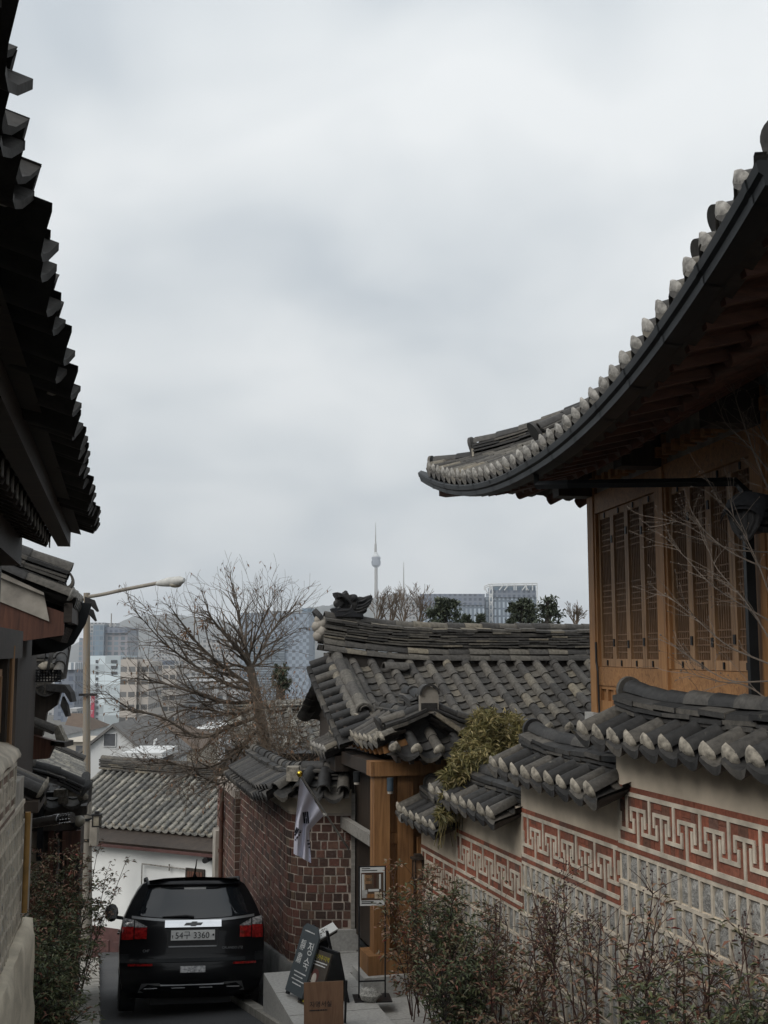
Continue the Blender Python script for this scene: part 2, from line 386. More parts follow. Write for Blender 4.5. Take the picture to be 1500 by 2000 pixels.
def ridge(T, pts, layers, rtop=0.085, L=0.3, mat=None, capmat=None, cap0=None, cap1=None, up=V((0, 0, 1)), ragged=1.0, top=True, plug=None):
    """stacked ridge: layers = [(thickness, half width)] from below, round tiles on top.
    cap0/cap1: size of the arched end tile leaning out at that end"""
    z = 0.0; pts = [V(p) for p in pts]
    for li, (th, hw) in enumerate(layers):
        rs = resample(pts, L * rnd.uniform(0.85, 1.25)); n = len(rs) - 1
        for i in range(n):
            a, b = rs[i], rs[i + 1]; d = (b - a)
            if d.length < 1e-6: continue
            d = d.normalized(); s_ = d.cross(up).normalized(); q = s_.cross(d).normalized()
            if q.z < 0: q = -q
            g = 0.004
            for sd_ in (-1, 1):
                h1 = hw * rnd.uniform(0.9, 1.06) * (1 + 0.06 * (ragged - 1)); t1 = th * rnd.uniform(0.5, 0.78); tl = th * rnd.uniform(0.0, 0.25) + 0.012
                za = z + rnd.uniform(-0.1, 0.1) * th * ragged; zb = z + rnd.uniform(-0.1, 0.1) * th * ragged
                a2 = a + d * g; b2 = b - d * g; ov = d * (0.012 if i < n - 1 else 0)
                T.hexa([a2 + q * za, b2 + ov + q * zb, b2 + ov + s_ * sd_ * h1 + q * (zb - tl), a2 + s_ * sd_ * h1 + q * (za - tl),
                        a2 + q * (za + th * 0.97), b2 + ov + q * (zb + th * 0.97), b2 + ov + s_ * sd_ * h1 + q * (zb + t1 - tl), a2 + s_ * sd_ * h1 + q * (za + t1 - tl)], mat)
        z += th
    if top:
        rs = resample(pts, L * 1.05); n = len(rs) - 1
        for i in range(n):
            a, b = rs[i], rs[i + 1]; d = (b - a).normalized(); s_ = d.cross(up).normalized(); q = s_.cross(d).normalized()
            if q.z < 0: q = -q
            rr = rtop * rnd.uniform(0.92, 1.07); b = b + d * 0.02; b = b + s_ * rnd.uniform(-0.008, 0.008); rows = []
            for p, k in ((a, 0.8), (a, 1.02), (b, 0.84), (b, 0.7)):
                rows.append([p + q * (z - 0.012 + math.sin(math.pi * j / 8) * rr * k) + s_ * (math.cos(math.pi * j / 8) * rr * k) for j in range(9)])
            T.grid(rows, mat)
    for cp, a, b in ((cap0, pts[0], pts[1]), (cap1, pts[-1], pts[-2])):
        if not cp: continue
        d = (a - b).normalized(); s_ = d.cross(up).normalized(); q = s_.cross(d).normalized()
        if q.z < 0: q = -q
        o = a + d * 0.02 + q * (z - cp * 0.72); prof = []
        for j in range(13):
            an = math.pi * j / 12; prof.append((math.cos(an) * cp * 0.55, cp * 0.62 + math.sin(an) * cp * 0.55))
        prof += [(-cp * 0.46, 0), (cp * 0.46, 0)]
        lean = d * 0.14
        T.prism([o + s_ * x + (q + lean) * y + d * 0.0 for x, y in prof], d * 0.035, capmat or mat)
        if plug is not None:
            plug.prism([a + s_ * x * 0.8 + q * (y - 0.02) for x, y in ((-hw, 0), (hw, 0), (hw * 0.9, z * 0.62), (0, z * 0.75), (-hw * 0.9, z * 0.62))], d * 0.03)
    return z
def sweep(T, pts, prof, side, mat=None, closed=True):
    "profile (x along side, y up) swept along pts; side(i) gives the sideways vector"
    rows = []
    for i, p in enumerate(pts):
        s_ = side(i); rows.append([V(p) + s_ * x + V((0, 0, 1)) * y for x, y in prof])
    T.grid(rows, mat, closed)
    if closed:
        n = len(prof); T.add(rows[0], [tuple(range(n))]); T.add(rows[-1], [tuple(range(n))[::-1]])
# ------------------------------------------------------------------ the street
DS = V((-0.2634, 0.9647, 0)); PS = V((0.9647, 0.2634, 0))     # down the street / to its right
SLOPE = 0.1945
def road_z(x, y):
    s = x * DS.x + y * DS.y
    if s < 30: return -1.6 - SLOPE * s
    if s < 34: k = s - 30; return -1.6 - SLOPE * 30 - SLOPE * (k - k * k / 8 * 0.75)
    return max(-1.6 - SLOPE * 30 - SLOPE * 2.5 - 0.05 * (s - 34), -40)
def street(s, t): return DS * s + PS * t
def strip(name, mat, ss, t0, t1, dz, n=6, **kw):
    b = MB(); rows = []
    for s in ss:
        a0 = t0(s) if callable(t0) else t0; a1 = t1(s) if callable(t1) else t1; row = []
        for k in range(n + 1):
            p = street(s, a0 + (a1 - a0) * k / n); p.z = road_z(p.x, p.y) + dz; row.append(p)
        rows.append(row)
    b.grid(rows); return b.build(name, mat, smooth=40, **kw)
m, t, b = nodes('asphalt')
n_ = tnoise(t, 60, 6, 0.7); n2_ = tnoise(t, 0.8, 4)
c_ = ramp(t, n_, [(0.3, (0.028, 0.029, 0.031)), (0.7, (0.075, 0.076, 0.078))])
c_ = mixc(t, 1.0, c_, ramp(t, n2_, [(0.3, (0.8,) * 3), (0.7, (1.2,) * 3)]), 'MULTIPLY')
t.links.new(c_, b.inputs['Base Color']); b.inputs['Roughness'].default_value = 0.9; bump(t, b, n_, 0.6, 0.01)
m, t, b = nodes('ground')
n_ = tnoise(t, 0.02, 8, 0.65); c_ = ramp(t, n_, [(0.35, (0.06, 0.055, 0.045)), (0.65, (0.12, 0.115, 0.10))])
t.links.new(c_, b.inputs['Base Color']); b.inputs['Roughness'].default_value = 1.0
ss_ = [-6 + i for i in range(60)]
gb = MB(); rows = []
for s in [-40, -20] + ss_ + [60, 80, 120, 200, 400, 800, 1500, 2500, 4000, 6000, 9000]:
    row = []
    for t_ in [-9000, -3000, -1000, -300, -100, -40, -15, -6, -3, 0, 3, 6, 15, 40, 100, 300, 1000, 3000, 9000]:
        p = street(s, t_); p.z = road_z(DS.x * s, DS.y * s) - 0.12 - (0.15 if abs(t_) > 5 else 0); row.append(p)
    rows.append(row)
gb.grid(rows); gb.build('ground', 'ground', kind='structure')
strip('road', 'asphalt', ss_, lambda s: 0.42 + 0.025 * (s - 14), 4.2, 0.0, kind='structure')
# granite paving slabs along the left edge, with dark joints
pv = MB(); s0 = 2.0; k = 0
lw = lambda s: 0.45 + 0.025 * (s - 14)
while s0 < 27:
    l = rnd.choice((0.9, 1.05, 1.2, 0.75)); g = 0.05 if k % 3 == 2 else 0.012
    for (ta, tb) in ((lw(s0) - 0.01, lw(s0) - 1.1),):
        P4 = []
        for s, t_ in ((s0, ta), (s0 + l - g, ta), (s0 + l - g, tb), (s0, tb)):
            p = street(s, t_); p.z = road_z(p.x, p.y); P4.append(p)
        pv.hexa([p + V((0, 0, -0.1)) for p in P4] + [p + V((0, 0, 0.075 + rnd.uniform(-0.006, 0.006))) for p in P4])
    s0 += l; k += 1
simple('slab', (0.27, 0.255, 0.225), 0.9, var=0.25, scale=5, bmp=0.5)
pv.build('pavement', 'slab', kind='structure')

# ------------------------------------------------------------------ right-hand garden wall, four stepped bays
def meander(f, L, w0, h, BR, ST):
    "key-fret band: red brick ground (BR) with raised lime strips (ST); f.v points out of the wall"
    th = 0.02; bs = h * 0.115
    u = 0.0
    while u < L - 0.01:      # edge courses
        l = min(rnd.uniform(0.13, 0.2), L - u)
        BR.box(f, u + 0.001, u + l - 0.001, -0.02, 0.016 + rnd.uniform(0, 0.002), w0 + h - bs, w0 + h)
        BR.box(f, u + 0.001, u + l - 0.001, -0.02, 0.016 + rnd.uniform(0, 0.002), w0, w0 + bs * 0.95); u += l
    u = 0.0
    while u < L - 0.005:
        l = min(rnd.choice((0.055, 0.11, 0.11)), L - u)
        w = w0 + bs
        while w < w0 + h - bs - 0.005:
            hh = min(rnd.choice((0.09, 0.15, 0.2)), w0 + h - bs - w)
            BR.box(f, u + 0.0015, u + l - 0.0015, -0.02, 0.010 + rnd.uniform(0, 0.002), w + 0.0015, w + hh - 0.0015); w += hh
        u += l
    lo, hi = w0 + bs, w0 + h - bs; e = h * 0.067
    def S(u0, u1, a, b_): ST.box(f, max(0.0, u0), min(L, u1), 0.0, th + rnd.uniform(0, 0.0015), a, b_)
    S(0.02, L - 0.002, lo - e / 2, lo + e / 2); S(0.02, L - 0.002, hi - e / 2, hi + e / 2)
    S(0.02, 0.02 + 0.024, lo + e / 2, hi - e / 2)
    per = 0.335; H = hi - lo; sw = 0.0125; bw = e * 0.42; k = 0; u = 0.16
    while u < L + 0.12:
        up_ = k % 2 == 1
        if up_:
            y = lo + H * 0.72
            if u < L: S(u - sw, u + sw, lo + e / 2, y - bw)
            if u - 0.115 < L: S(u - 0.115, u + 0.115, y - bw, y + bw)
            if u - 0.115 < L: S(u - 0.115, u - 0.115 + 2 * sw, y - bw - H * 0.22, y - bw)
            if u + 0.115 < L: S(u + 0.115 - 2 * sw, u + 0.115, y - bw - H * 0.30, y - bw)
        else:
            y = lo + H * 0.27
            if u < L: S(u - sw, u + sw, y + bw, hi - e / 2)
            if u - 0.115 < L: S(max(u - 0.115, 0.046), u + 0.115, y - bw, y + bw)
            if u - 0.115 < L and u > 0.12: S(max(u - 0.115, 0.046), max(u - 0.115, 0.046) + 2 * sw, y + bw, y + bw + H * 0.30)
            if u + 0.115 < L: S(u + 0.115 - 2 * sw, u + 0.115, y + bw, y + bw + H * 0.22)
        u += per / 2; k += 1
def stone_rows(f, L, w1, rows, SB, ST, bw=0.135, rh=0.2, shift=0.0):
    "rough granite blocks between raised lime joints, courses going down from w1"
    w = w1
    ST.box(f, 0, L, -0.02, 0.014, w - 0.03, w)
    w -= 0.03
    for r in range(rows):
        h = rh * rnd.uniform(0.95, 1.05); u = -rnd.uniform(0.0, bw) - shift
        while u < L:
            l = bw * rnd.uniform(0.85, 1.15); a, b_ = max(u, 0.002), min(u + l, L - 0.002)
            if b_ - a > 0.03:
                K = 4; g = 0.010; rr = []
                for i in range(K):
                    rr.append([f.p(a + g + (b_ - a - 2 * g) * j / (K - 1), (0.0 if i in (0, K - 1) or j in (0, K - 1) else rnd.uniform(0.003, 0.016)), w - h + 0.008 + (h - 0.016) * i / (K - 1)) for j in range(K)])
                SB.grid(rr)
                ST.box(f, b_ - 0.0115, b_ + 0.0115, -0.02, 0.015 + rnd.uniform(-0.002, 0.004), w - h, w)
            u += l
        w -= h
        ST.box(f, 0, L, -0.02, 0.014 + rnd.uniform(-0.002, 0.003), w - 0.026, w); w -= 0.026
    return w
def wall_cap(T, P, f, u0, u1, vmid, w, run=0.36, swoop0=0.10, pitch=0.25, drop=0.17, sides=(1,), r=0.068, layers=None, swoop_len=0.8, mat=None, rows=None):
    "tiled coping of a wall: short tiles on each side, a stack of flat tiles and round tiles on top"
    ln = u1 - u0
    for sd_ in sides:
        def S(u, b): return f.p(u, vmid + sd_ * (run - b * 0.93), w - drop + b * drop / run * 1.02 + 0.02 * math.exp(-((u - u0) / 0.4) ** 2))
        cols = [u0 + 0.04 + i * pitch for i in range(int((ln - 0.02) / pitch) + 1)]
        tile_slope(T, S, cols, lambda u: run * 1.0, L=0.34, r=r, pitch=pitch, plug=P, setback=0.06, mat=mat)
    pts = [f.p(u0 + 0.12 + (ln - 0.12) * i / 14, vmid, w - 0.05 + swoop0 * max(0, 1 - (ln * i / 14) / swoop_len) ** 2) for i in range(15)]
    ridge(T, pts, layers or [(0.06, 0.12), (0.04, 0.15), (0.04, 0.155), (0.055, 0.16)], rtop=0.085, L=0.3, cap0=0.19, mat=mat, ragged=1.6)

WO = PT(820, 1660, 13.5); WO = V((WO.x, WO.y, 0))
FW = Fr(WO, -DS, True)                # u towards the camera
if FW.v.x > 0: FW = Fr(WO, -DS, False)  # v out of the wall, to the street
NW = FW.v
edges = []
for px, py in ((825, 1648), (893, 1617), (1022, 1577), (1210, 1530)):
    u, v_, w_ = FW.inv(PPL(px, py, WO, NW)); edges.append((u, w_))
wallR = thing('garden_wall', PT(1210, 1990, 8.6), 'stepped garden wall with lime fret bands on red brick above granite blocks', 'wall')
BR, ST, SB, PL = MB(), MB(), MB(), MB()
for i, (u0, wt) in enumerate(edges):
    u1 = edges[i + 1][0] if i < 3 else u0 + 3.3
    f = Fr(FW.p(u0, 0, 0), FW.u, True); f.v = FW.v
    L = u1 - u0; h = 0.46
    off = 0.004 * i
    f.o = f.o + FW.v * off
    meander(f, L, wt - h, h, BR, ST)
    stone_rows(f, L, wt - h, 9, SB, ST)
    gz = road_z(*(f.p(L, 0, 0).xy)) - 1.0
    PL.box(f, 0.0, L + 0.05, -0.30, 0.0, gz, wt)                        # core
    PL.box(f, 0.0, L + 0.004, -0.30, 0.012, wt + 0.0005, wt + 0.44)    # cream plaster strip under the tiles
PL.build('wall_body', 'plaster', wallR); BR.build('brick_band', 'brick_red', wallR); ST.build('lime_fret', 'mortar', wallR, smooth=30); SB.build('granite_blocks', 'stone', wallR)
for i, (u0, wt) in enumerate(edges):
    u1 = edges[i + 1][0] if i < 3 else u0 + 3.3
    T, P = MB(), MB(); f = Fr(FW.p(0, 0, 0), FW.u, True); f.v = FW.v
    wall_cap(T, P, f, u0 - 0.16, u1 - 0.012, -0.14, wt + 0.49, run=0.42, sides=(1, -1), swoop0=0.06)
    cp_ = T.build('tile_cap', 'tile_dark', wallR, smooth=40); P.build('plaster_stopper', 'plug', cp_, smooth=60)
lt = thing('wall_lantern', FW.p(edges[0][0] + 0.06, 0.1, edges[0][1] - 0.2), 'small brown lantern on the far end of the fret wall by the gate', 'lantern')
b = MB(); q = FW; u_, w_ = edges[0][0] + 0.06, edges[0][1] - 0.36
for (du, dv) in ((-.045, .03), (.045, .03), (-.045, .12), (.045, .12)): b.box(q, u_ + du - .008, u_ + du + .008, dv - .008, dv + .008, w_, w_ + .2)
b.box(q, u_ - .06, u_ + .06, .015, .135, w_ - .02, w_); b.box(q, u_ - .07, u_ + .07, .005, .145, w_ + .2, w_ + .225); b.box(q, u_ - .04, u_ + .04, .035, .115, w_ + .225, w_ + .26)
b.build('frame', 'wood_dark', lt); b = MB(); b.box(q, u_ - .038, u_ + .038, .037, .113, w_, w_ + .2); b.build('pane', 'lattice', lt)

# ------------------------------------------------------------------ right-hand timber house
HO = PT(1155, 1390, 13.0); HO = V((HO.x, HO.y, 0))
HU = V((0.137, -1, 0)).normalized()
FH = Fr(HO, HU, False); FH.v = V((-0.9907, -0.1357, 0))
if FH.u.dot(FH.v) > 0.01: print('frame?')
houseR = thing('timber_house', FH.p(0, 0, -0.95), 'tall timber house with lattice doors under a sweeping tiled eave on the right', 'house')
ZB, ZT = -0.665, 1.80
cols_u = [0.10, 2.20, 4.25, 6.2]
for i, u in enumerate(cols_u):
    b = MB(); b.box(FH, u - 0.10, u + 0.10, -0.19, 0.0, ZB, ZT + 0.3); b.build('column', 'wood', houseR)
    b = MB(); b.box(FH, u - 0.16, u + 0.16, -0.24, 0.06, -1.05, ZB - 0.002)
    b.build('footing_stone', 'granite', houseR)
    b = MB(); b.box(FH, u - 0.12, u + 0.12, 0.003, 0.40, ZT - 0.02, ZT + 0.36); b.build('beam_end', 'wood_dark', houseR)
b = MB(); b.box(FH, 0.27, 6.4, -0.2, -0.03, -1.4, ZB); b.build('plinth', 'granite', houseR)
# back wall volume so that the house is a solid room
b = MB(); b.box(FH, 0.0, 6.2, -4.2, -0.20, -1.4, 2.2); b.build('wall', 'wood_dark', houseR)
b = MB(); b.tube([FH.p(0.27, -0.01, ZB - 0.32), FH.p(0.26, 0.0, -0.2), FH.p(0.215, 0.0, -0.1), FH.p(0.215, 0.0, 0.12)], 0.011, 6); b.build('cable', 'metal_black', houseR)
for i in range(3):
    ua, ub = cols_u[i] + 0.10, cols_u[i + 1] - 0.10; L = ub - ua
    b = MB(); b.box(FH, ua, ub, -0.15, -0.02, 1.575, 1.80); b.build('lintel', 'wood_h', houseR)
    b = MB(); b.box(FH, ua, ub, -0.15, -0.03, -0.36, -0.155); b.build('sill_beam', 'wood_h', houseR)
    # panelled apron below the sill
    b = MB(); b.box(FH, ua, ub, -0.15, -0.075, ZB, -0.36)
    b.box(FH, ua, ub, -0.074, -0.04, ZB, ZB + 0.14); b.box(FH, ua, ub, -0.074, -0.045, -0.40, -0.361)
    nP = 8
    for k in range(nP + 1):
        u = ua + L * k / nP; b.box(FH, max(ua, u - 0.03), min(ub, u + 0.03), -0.0745, -0.043, ZB + 0.141, -0.401)
    b.build('apron_panel', 'wood', houseR)
    n = 4; wL = (L - 0.10) / n
    for a in (ua, ub - 0.048): b = MB(); b.box(FH, a, a + 0.048, -0.14, -0.015, -0.154, 1.574); b.build('door_jamb', 'wood', houseR)
    for k in range(n):
        a = ua + 0.05 + k * wL; e = a + wL - 0.004; st = 0.052
        fr = MB(); w0, w1 = -0.15, 1.57
        fr.box(FH, a, a + st, -0.10, -0.05, w0, w1); fr.box(FH, e - st, e, -0.10, -0.05, w0, w1)
        fr.box(FH, a + st, e - st, -0.099, -0.052, w0, w0 + 0.085); fr.box(FH, a + st, e - st, -0.099, -0.052, w1 - 0.075, w1)
        d = fr.build('lattice_door', 'wood_grey', houseR)
        lb = MB(); a2, e2 = a + st, e - st; z0, z1 = w0 + 0.085, w1 - 0.075; nv = 7
        for j in range(1, nv): u = a2 + (e2 - a2) * j / nv; lb.box(FH, u - 0.006, u + 0.006, -0.085, -0.067, z0, z1)
        H = z1 - z0
        for base, cnt in ((0.965, 6), (0.52, 6), (0.165, 4)):
            for j in range(cnt):
                z = z0 + H * base - j * 0.062; lb.box(FH, a2, e2, -0.083, -0.069, z - 0.006, z + 0.006)
        lb.build('lattice', 'lattice', d)
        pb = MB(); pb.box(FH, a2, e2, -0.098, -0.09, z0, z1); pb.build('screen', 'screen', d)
        for z in ((0.12, 1.25) if k % 2 == 0 else (0.1, 1.3)): hb = MB(); hb.box(FH, e - 0.022, e + 0.022, -0.049, -0.04, z - 0.05, z + 0.03); hb.build('hinge', 'iron', d)
        for z in (w0 + 0.04, w1 - 0.04): hb = MB(); hb.box(FH, (a + e) / 2 - 0.012, (a + e) / 2 + 0.012, -0.049, -0.038, z - 0.03, z + 0.03); hb.build('latch', 'iron', d)
# frieze with rafter tails above the lintel
b = MB(); b.box(FH, 0, 6.3, -0.16, -0.06, 1.802, 2.3); b.build('frieze', 'plaster_old', houseR)
for i in range(26):
    u = 0.35 + i * 0.22; b = MB(); b.box(FH, u - 0.045, u + 0.045, -0.05, 0.07, 1.86, 1.96); b.build('joist_tail', 'wood_h', houseR)
UC, UH = 3.3, 4.72
U0, U1 = UC - UH, UC + UH
def eave(u):
    t = (u - UC) / UH; a = min(abs(t), 1.15)
    return 1.42 + (0.14 * a ** 2 if t < 0 else 0.25 * a ** 1.6), 1.615 + (0.60 if t < 0 else 0.50) * a ** 2.3     # v, z of the gutter line
RV, RZ = -2.4, 4.15
def SR(u, b):
    v_, z = eave(u); run = v_ - RV; t = min(max(b, -0.3) / (run * 1.1), 1.05)
    lift = z - 1.615
    return FH.p(u, v_ - run * t, 1.765 + lift * max(0, 1 - t) ** 1.4 + (RZ - 1.765) * (0.72 * t + 0.28 * t * t))
def bendR(u):
    full = (eave(u)[0] - RV) * 1.1
    d0 = (u - U0) * 1.25 + 0.0; d1 = (U1 - u) * 1.25
    lim = full
    if u < U0 + 2.0: lim = min(lim, max(d0, 0))
    if u > U1 - 2.0: lim = min(lim, max(d1, 0))
    return lim
T, P = MB(), MB()
cols = [U0 + 0.16 + i * 0.25 for i in range(int((2 * UH - 0.25) / 0.25) + 1)]
tile_slope(T, SR, cols, bendR, L=0.32, r=0.066, pitch=0.25, plug=P, setback=0.04, bst=lambda u: -0.12)
rfR = T.build('tiled_roof', 'tile', houseR, smooth=40); P.build('plaster_stopper', 'plug_white', rfR, smooth=60)
# end slopes of the hip
def end_slope(side):
    T, P = MB(), MB()
    ue = U0 if side < 0 else U1
    ve, ze = eave(ue)
    def S(a, b):      # a runs along the end eave (inwards), b up the slope
        k = min(max(a, 0) / 3.0, 1.0); lift = 0.27 * (1 - k) ** 2.3
        t = b / 2.2; return FH.p(ue + (-side) * b * 0.9, ve - a, 1.99 + lift * (1 - max(0, min(1, t))) ** 1.4 + 0.58 * t)
    tile_slope(T, S, [0.15 + i * 0.25 for i in range(12)], lambda a: min(max(a * 1.15, 0), 2.1), L=0.32, r=0.066, pitch=0.25, plug=P, setback=0.07)
    o = T.build('tiled_roof', 'tile', houseR, smooth=40); P.build('plaster_stopper', 'plug_white', o, smooth=60)
end_slope(-1); end_slope(1)
def hip(u_a, u_b, end):
    pts = []
    for i in range(9):
        u = u_a + (u_b - u_a) * i / 8; d = abs(u - (U0 if end < 0 else U1)); pts.append(SR(u, d * 1.25) + V((0, 0, 0.05)))
    return pts
RL = [(0.05, 0.13), (0.035, 0.14), (0.035, 0.14), (0.045, 0.145)]
T, P = MB(), MB(); ridge(T, hip(U0 + 0.42, U0 + 2.0, -1), RL, cap0=0.2, plug=P); ro = T.build('hip_ridge', 'tile_dark', houseR, smooth=40); P.build('plaster_block', 'plug', ro)
T, P = MB(), MB(); ridge(T, hip(U1 - 0.42, U1 - 2.0, 1), RL, cap0=0.27, plug=P, capmat='tile_darkest'); ro = T.build('hip_ridge', 'tile_dark', houseR, smooth=40); P.build('plaster_block', 'plug', ro)
# tile nose lying on each corner below the hip ridge
for end, ue in ((-1, U0), (1, U1)):
    T = MB(); q = [SR(ue - end * d, d * 1.25) + V((0, 0, 0.03)) for d in (0.03, 0.2, 0.45)]
    ridge(T, q, [(0.03, 0.10)], rtop=0.075, cap0=0.17); T.build('corner_tile', 'tile_dark', houseR, smooth=40)
for end, us in ((-1, U0 + 2.0), (1, U1 - 2.0)):
    b0 = 0.9 if end < 0 else 2.0
    T, P = MB(), MB(); pts = [SR(us, b0 + (bendR(us + 0.05) - b0 + 0.3) * i / 10) + V((0, 0, 0.05)) for i in range(11)]
    ridge(T, pts, RL, cap0=0.24, plug=P); ro = T.build('verge_ridge', 'tile_dark', houseR, smooth=40); P.build('plaster_block', 'plug', ro)
T = MB(); ridge(T, [FH.p(U0 + 1.9 + (2 * UH - 3.8) * i / 12, RV, RZ - 0.05 + 0.2 * abs(i / 6 - 1) ** 2) for i in range(13)], [(0.07, 0.14)] + RL * 2, cap0=0.35, cap1=0.35); T.build('ridge', 'tile_dark', houseR, smooth=40)
# two raised end tiles by the near corner
for px, py, Y, ln in ((1424, 396, 5.75, 0.5), (1390, 462, 6.05, 0.45)):
    T, P = MB(), MB(); a = PT(px, py, Y); a = a - V((0, 0, 0.16))
    ridge(T, [a, a - FH.v * ln * 0.5 + V((0, 0, 0.05)), a - FH.v * ln + V((0, 0, 0.12))], [(0.05, 0.1), (0.04, 0.1)], rtop=0.07, cap0=0.15, plug=P, capmat='tile_darkest')
    ro = T.build('verge_ridge', 'tile_dark', houseR, smooth=40); P.build('plaster_block', 'plug', ro)
# soffit boards, rafters, eave board, gutter
b = MB(); rows = []
for i in range(41):
    u = U0 + 2 * UH * i / 40; v_, z = eave(u); k = max(0, -u / 1.5) if u < 0 else max(0, (u - 6.4) / 1.6)
    rows.append([FH.p(min(max(u, 0.0), 6.4) * 1.0 + (u - min(max(u, 0.0), 6.4)) * fr, -0.1 + (v_ - 0.03 + 0.1) * fr, 2.42 + (z - 0.02 - 2.42) * fr) for fr in (0, 0.35, 0.7, 1.0)])
b.grid(rows); b.build('soffit', 'wood_red_h', houseR)
b = MB(); b.add([FH.p(0, -0.1, 2.42), FH.p(6.4, -0.1, 2.42), FH.p(6.4, -4.2, 2.42), FH.p(0, -4.2, 2.42), FH.p(U0, eave(U0)[0], eave(U0)[1] - .02), FH.p(U0, -4.2, 2.0), FH.p(U1, eave(U1)[0], eave(U1)[1] - .02), FH.p(U1, -4.2, 2.0)], [(0, 1, 2, 3), (0, 3, 5, 4), (1, 6, 7, 2)]); b.build('soffit', 'wood_red_h', houseR)
for i in range(30):
    u = 0.1 + i * 0.29
    ub = min(u, 6.3); 
    if u > 8: break
    v_, z = eave(u); a = FH.p(ub, -0.1, 2.30); e_ = FH.p(u, v_ - 0.42, z - 0.13 + 0.14)
    b = MB(); b.tube([a, a.lerp(e_, 0.5), e_], [0.07, 0.068, 0.062], 9); b.build('rafter', 'wood_red_h', houseR, smooth=50)
    f2 = FH.p(u, v_ - 0.06, z - 0.055); b = MB(); b.beam(e_ + V((0, 0, 0.03)) - (f2 - e_) * 0.6, f2, 0.06, 0.06); b.build('flying_rafter', 'wood_red_h', houseR)
for k, (px, py, Y) in enumerate(((1013, 966, 13.9), (1073, 977, 13.7), (1128, 984, 13.5))):   # fan rafters of the far corner
    e_ = PT(px, py, Y); a = FH.p(0.1, -0.3 - 0.2 * k, 2.25); b = MB(); b.tube([a, e_], [0.07, 0.065], 9); b.build('rafter', 'wood_red', houseR, smooth=50)
cb = MB(); e_ = FH.p(U0 + 0.12, eave(U0)[0] - 0.1, eave(U0)[1] - 0.16); a = FH.p(0.1, -0.1, 2.05)
cb.beam(a, e_, 0.16, 0.2); cb.build('corner_beam', 'wood_red_h', houseR)
b = MB(); rows = []
for i in range(60):
    u = U0 + 2 * UH * i / 59; v_, z = eave(u); rows.append([FH.p(u, v_ - 0.10, z + 0.075), FH.p(u, v_ - 0.02, z + 0.07), FH.p(u, v_ - 0.02, z - 0.04), FH.p(u, v_ - 0.10, z - 0.06)])
b.grid(rows, None, True); b.build('eave_board', 'wood_dark_h', houseR)
def gutter(umin, umax, n):
    b = MB(); rows = []
    for i in range(n + 1):
        u = umin + (umax - umin) * i / n; v_, z = eave(u)
        pr = [(0.0, 0.035), (0.012, 0.042), (0.135, 0.042), (0.15, 0.03), (0.14, -0.015), (0.118, -0.03), (0.112, -0.075), (0.02, -0.085), (0.0, -0.08)]
        rows.append([FH.p(u, v_ + x, z + y) for x, y in pr])
    b.grid(rows, None, True); b.add(rows[0], [tuple(range(9))]); b.add(rows[-1], [tuple(range(9))[::-1]])
    return b
g = gutter(U0 - 0.18, U1 + 0.05, 70)
q = FH.p(U0 - 0.42, eave(U0)[0] + 0.08, eave(U0)[1] + 0.16)   # pointed end of the gutter at the far corner
v_, z = eave(U0 - 0.18); g.add([FH.p(U0 - 0.18, v_, z + .035), FH.p(U0 - 0.18, v_ + .15, z + .035), FH.p(U0 - 0.18, v_ + .11, z - .08), FH.p(U0 - 0.18, v_ + .0, z - .08), q], [(0, 1, 4), (1, 2, 4), (2, 3, 4), (3, 0, 4)])
go = g.build('gutter', 'gutter', houseR, smooth=25)
b = MB()
for k in range(14):
    u = U0 + 0.5 + k * 0.68; v_, z = eave(u); pr = [(-0.002, 0.04), (0.012, 0.047), (0.135, 0.047), (0.155, 0.032), (0.144, -0.017), (0.122, -0.032), (0.116, -0.08), (0.02, -0.09), (-0.002, -0.085)]
    b = MB(); b.grid([[FH.p(uu, eave(uu)[0] + x, eave(uu)[1] + y) for x, y in pr] for uu in (u - 0.02, u + 0.02)], None, True); b.build('bracket', 'gutter', go)
# downpipe: leaves the gutter, crosses under the eave to the wall, then down
ud = 3.15; v_, z = eave(ud)
b = MB(); pp = [FH.p(ud, v_ + 0.06, z - 0.06), FH.p(ud, v_ + 0.05, z - 0.17), FH.p(ud + 0.35, v_ - 0.12, z - 0.21), FH.p(4.1, 0.10, 1.36), FH.p(4.22, 0.07, 1.25)]
b.tube(pp, 0.036, 4); b.tube([FH.p(4.22, 0.07, 1.27), FH.p(4.22, 0.07, -0.9)], 0.05, 4); b.build('downpipe', 'gutter', houseR, smooth=20)
# carved ridge end of a side-gate roof poking in from the right
gateR = thing('side_gate', PT(1560, 1900, 7.6), 'dark carved ridge-end tile of a side gate roof, high at the right edge', 'gate')
Y = 7.6; a = PT(1462, 1012, Y); s_ = FH.v
T = MB(); d_ = V((0.74, 0.67, 0)).normalized(); pts = [a + d_ * (0.55 * i / 6) + V((0, 0, -0.08 + 0.05 * (i / 6))) for i in range(7)] + [a + d_ * 1.6 + V((0, 0, 0.0))]
ridge(T, pts, [(0.05, 0.11), (0.04, 0.12), (0.05, 0.12)], rtop=0.10, mat=None)
def shield(o, x, y, k):
    return [o + x * (sx * k) + y * (sy * k) for sx, sy in ((-0.5, 0.45), (0.5, 0.45), (0.52, 0.1), (0.4, -0.3), (0.15, -0.6), (0, -0.66), (-0.15, -0.6), (-0.4, -0.3), (-0.52, 0.1))]
x_ = V((0.35, 0.94, 0)).normalized() * -1; x_ = V((-d_.y, d_.x, 0))
o_ = a - d_ * 0.03 + V((0, 0, 0.0))
T.prism(shield(o_, x_, V((0, 0, 1)), 0.25), -d_ * 0.03, bev=0.08)
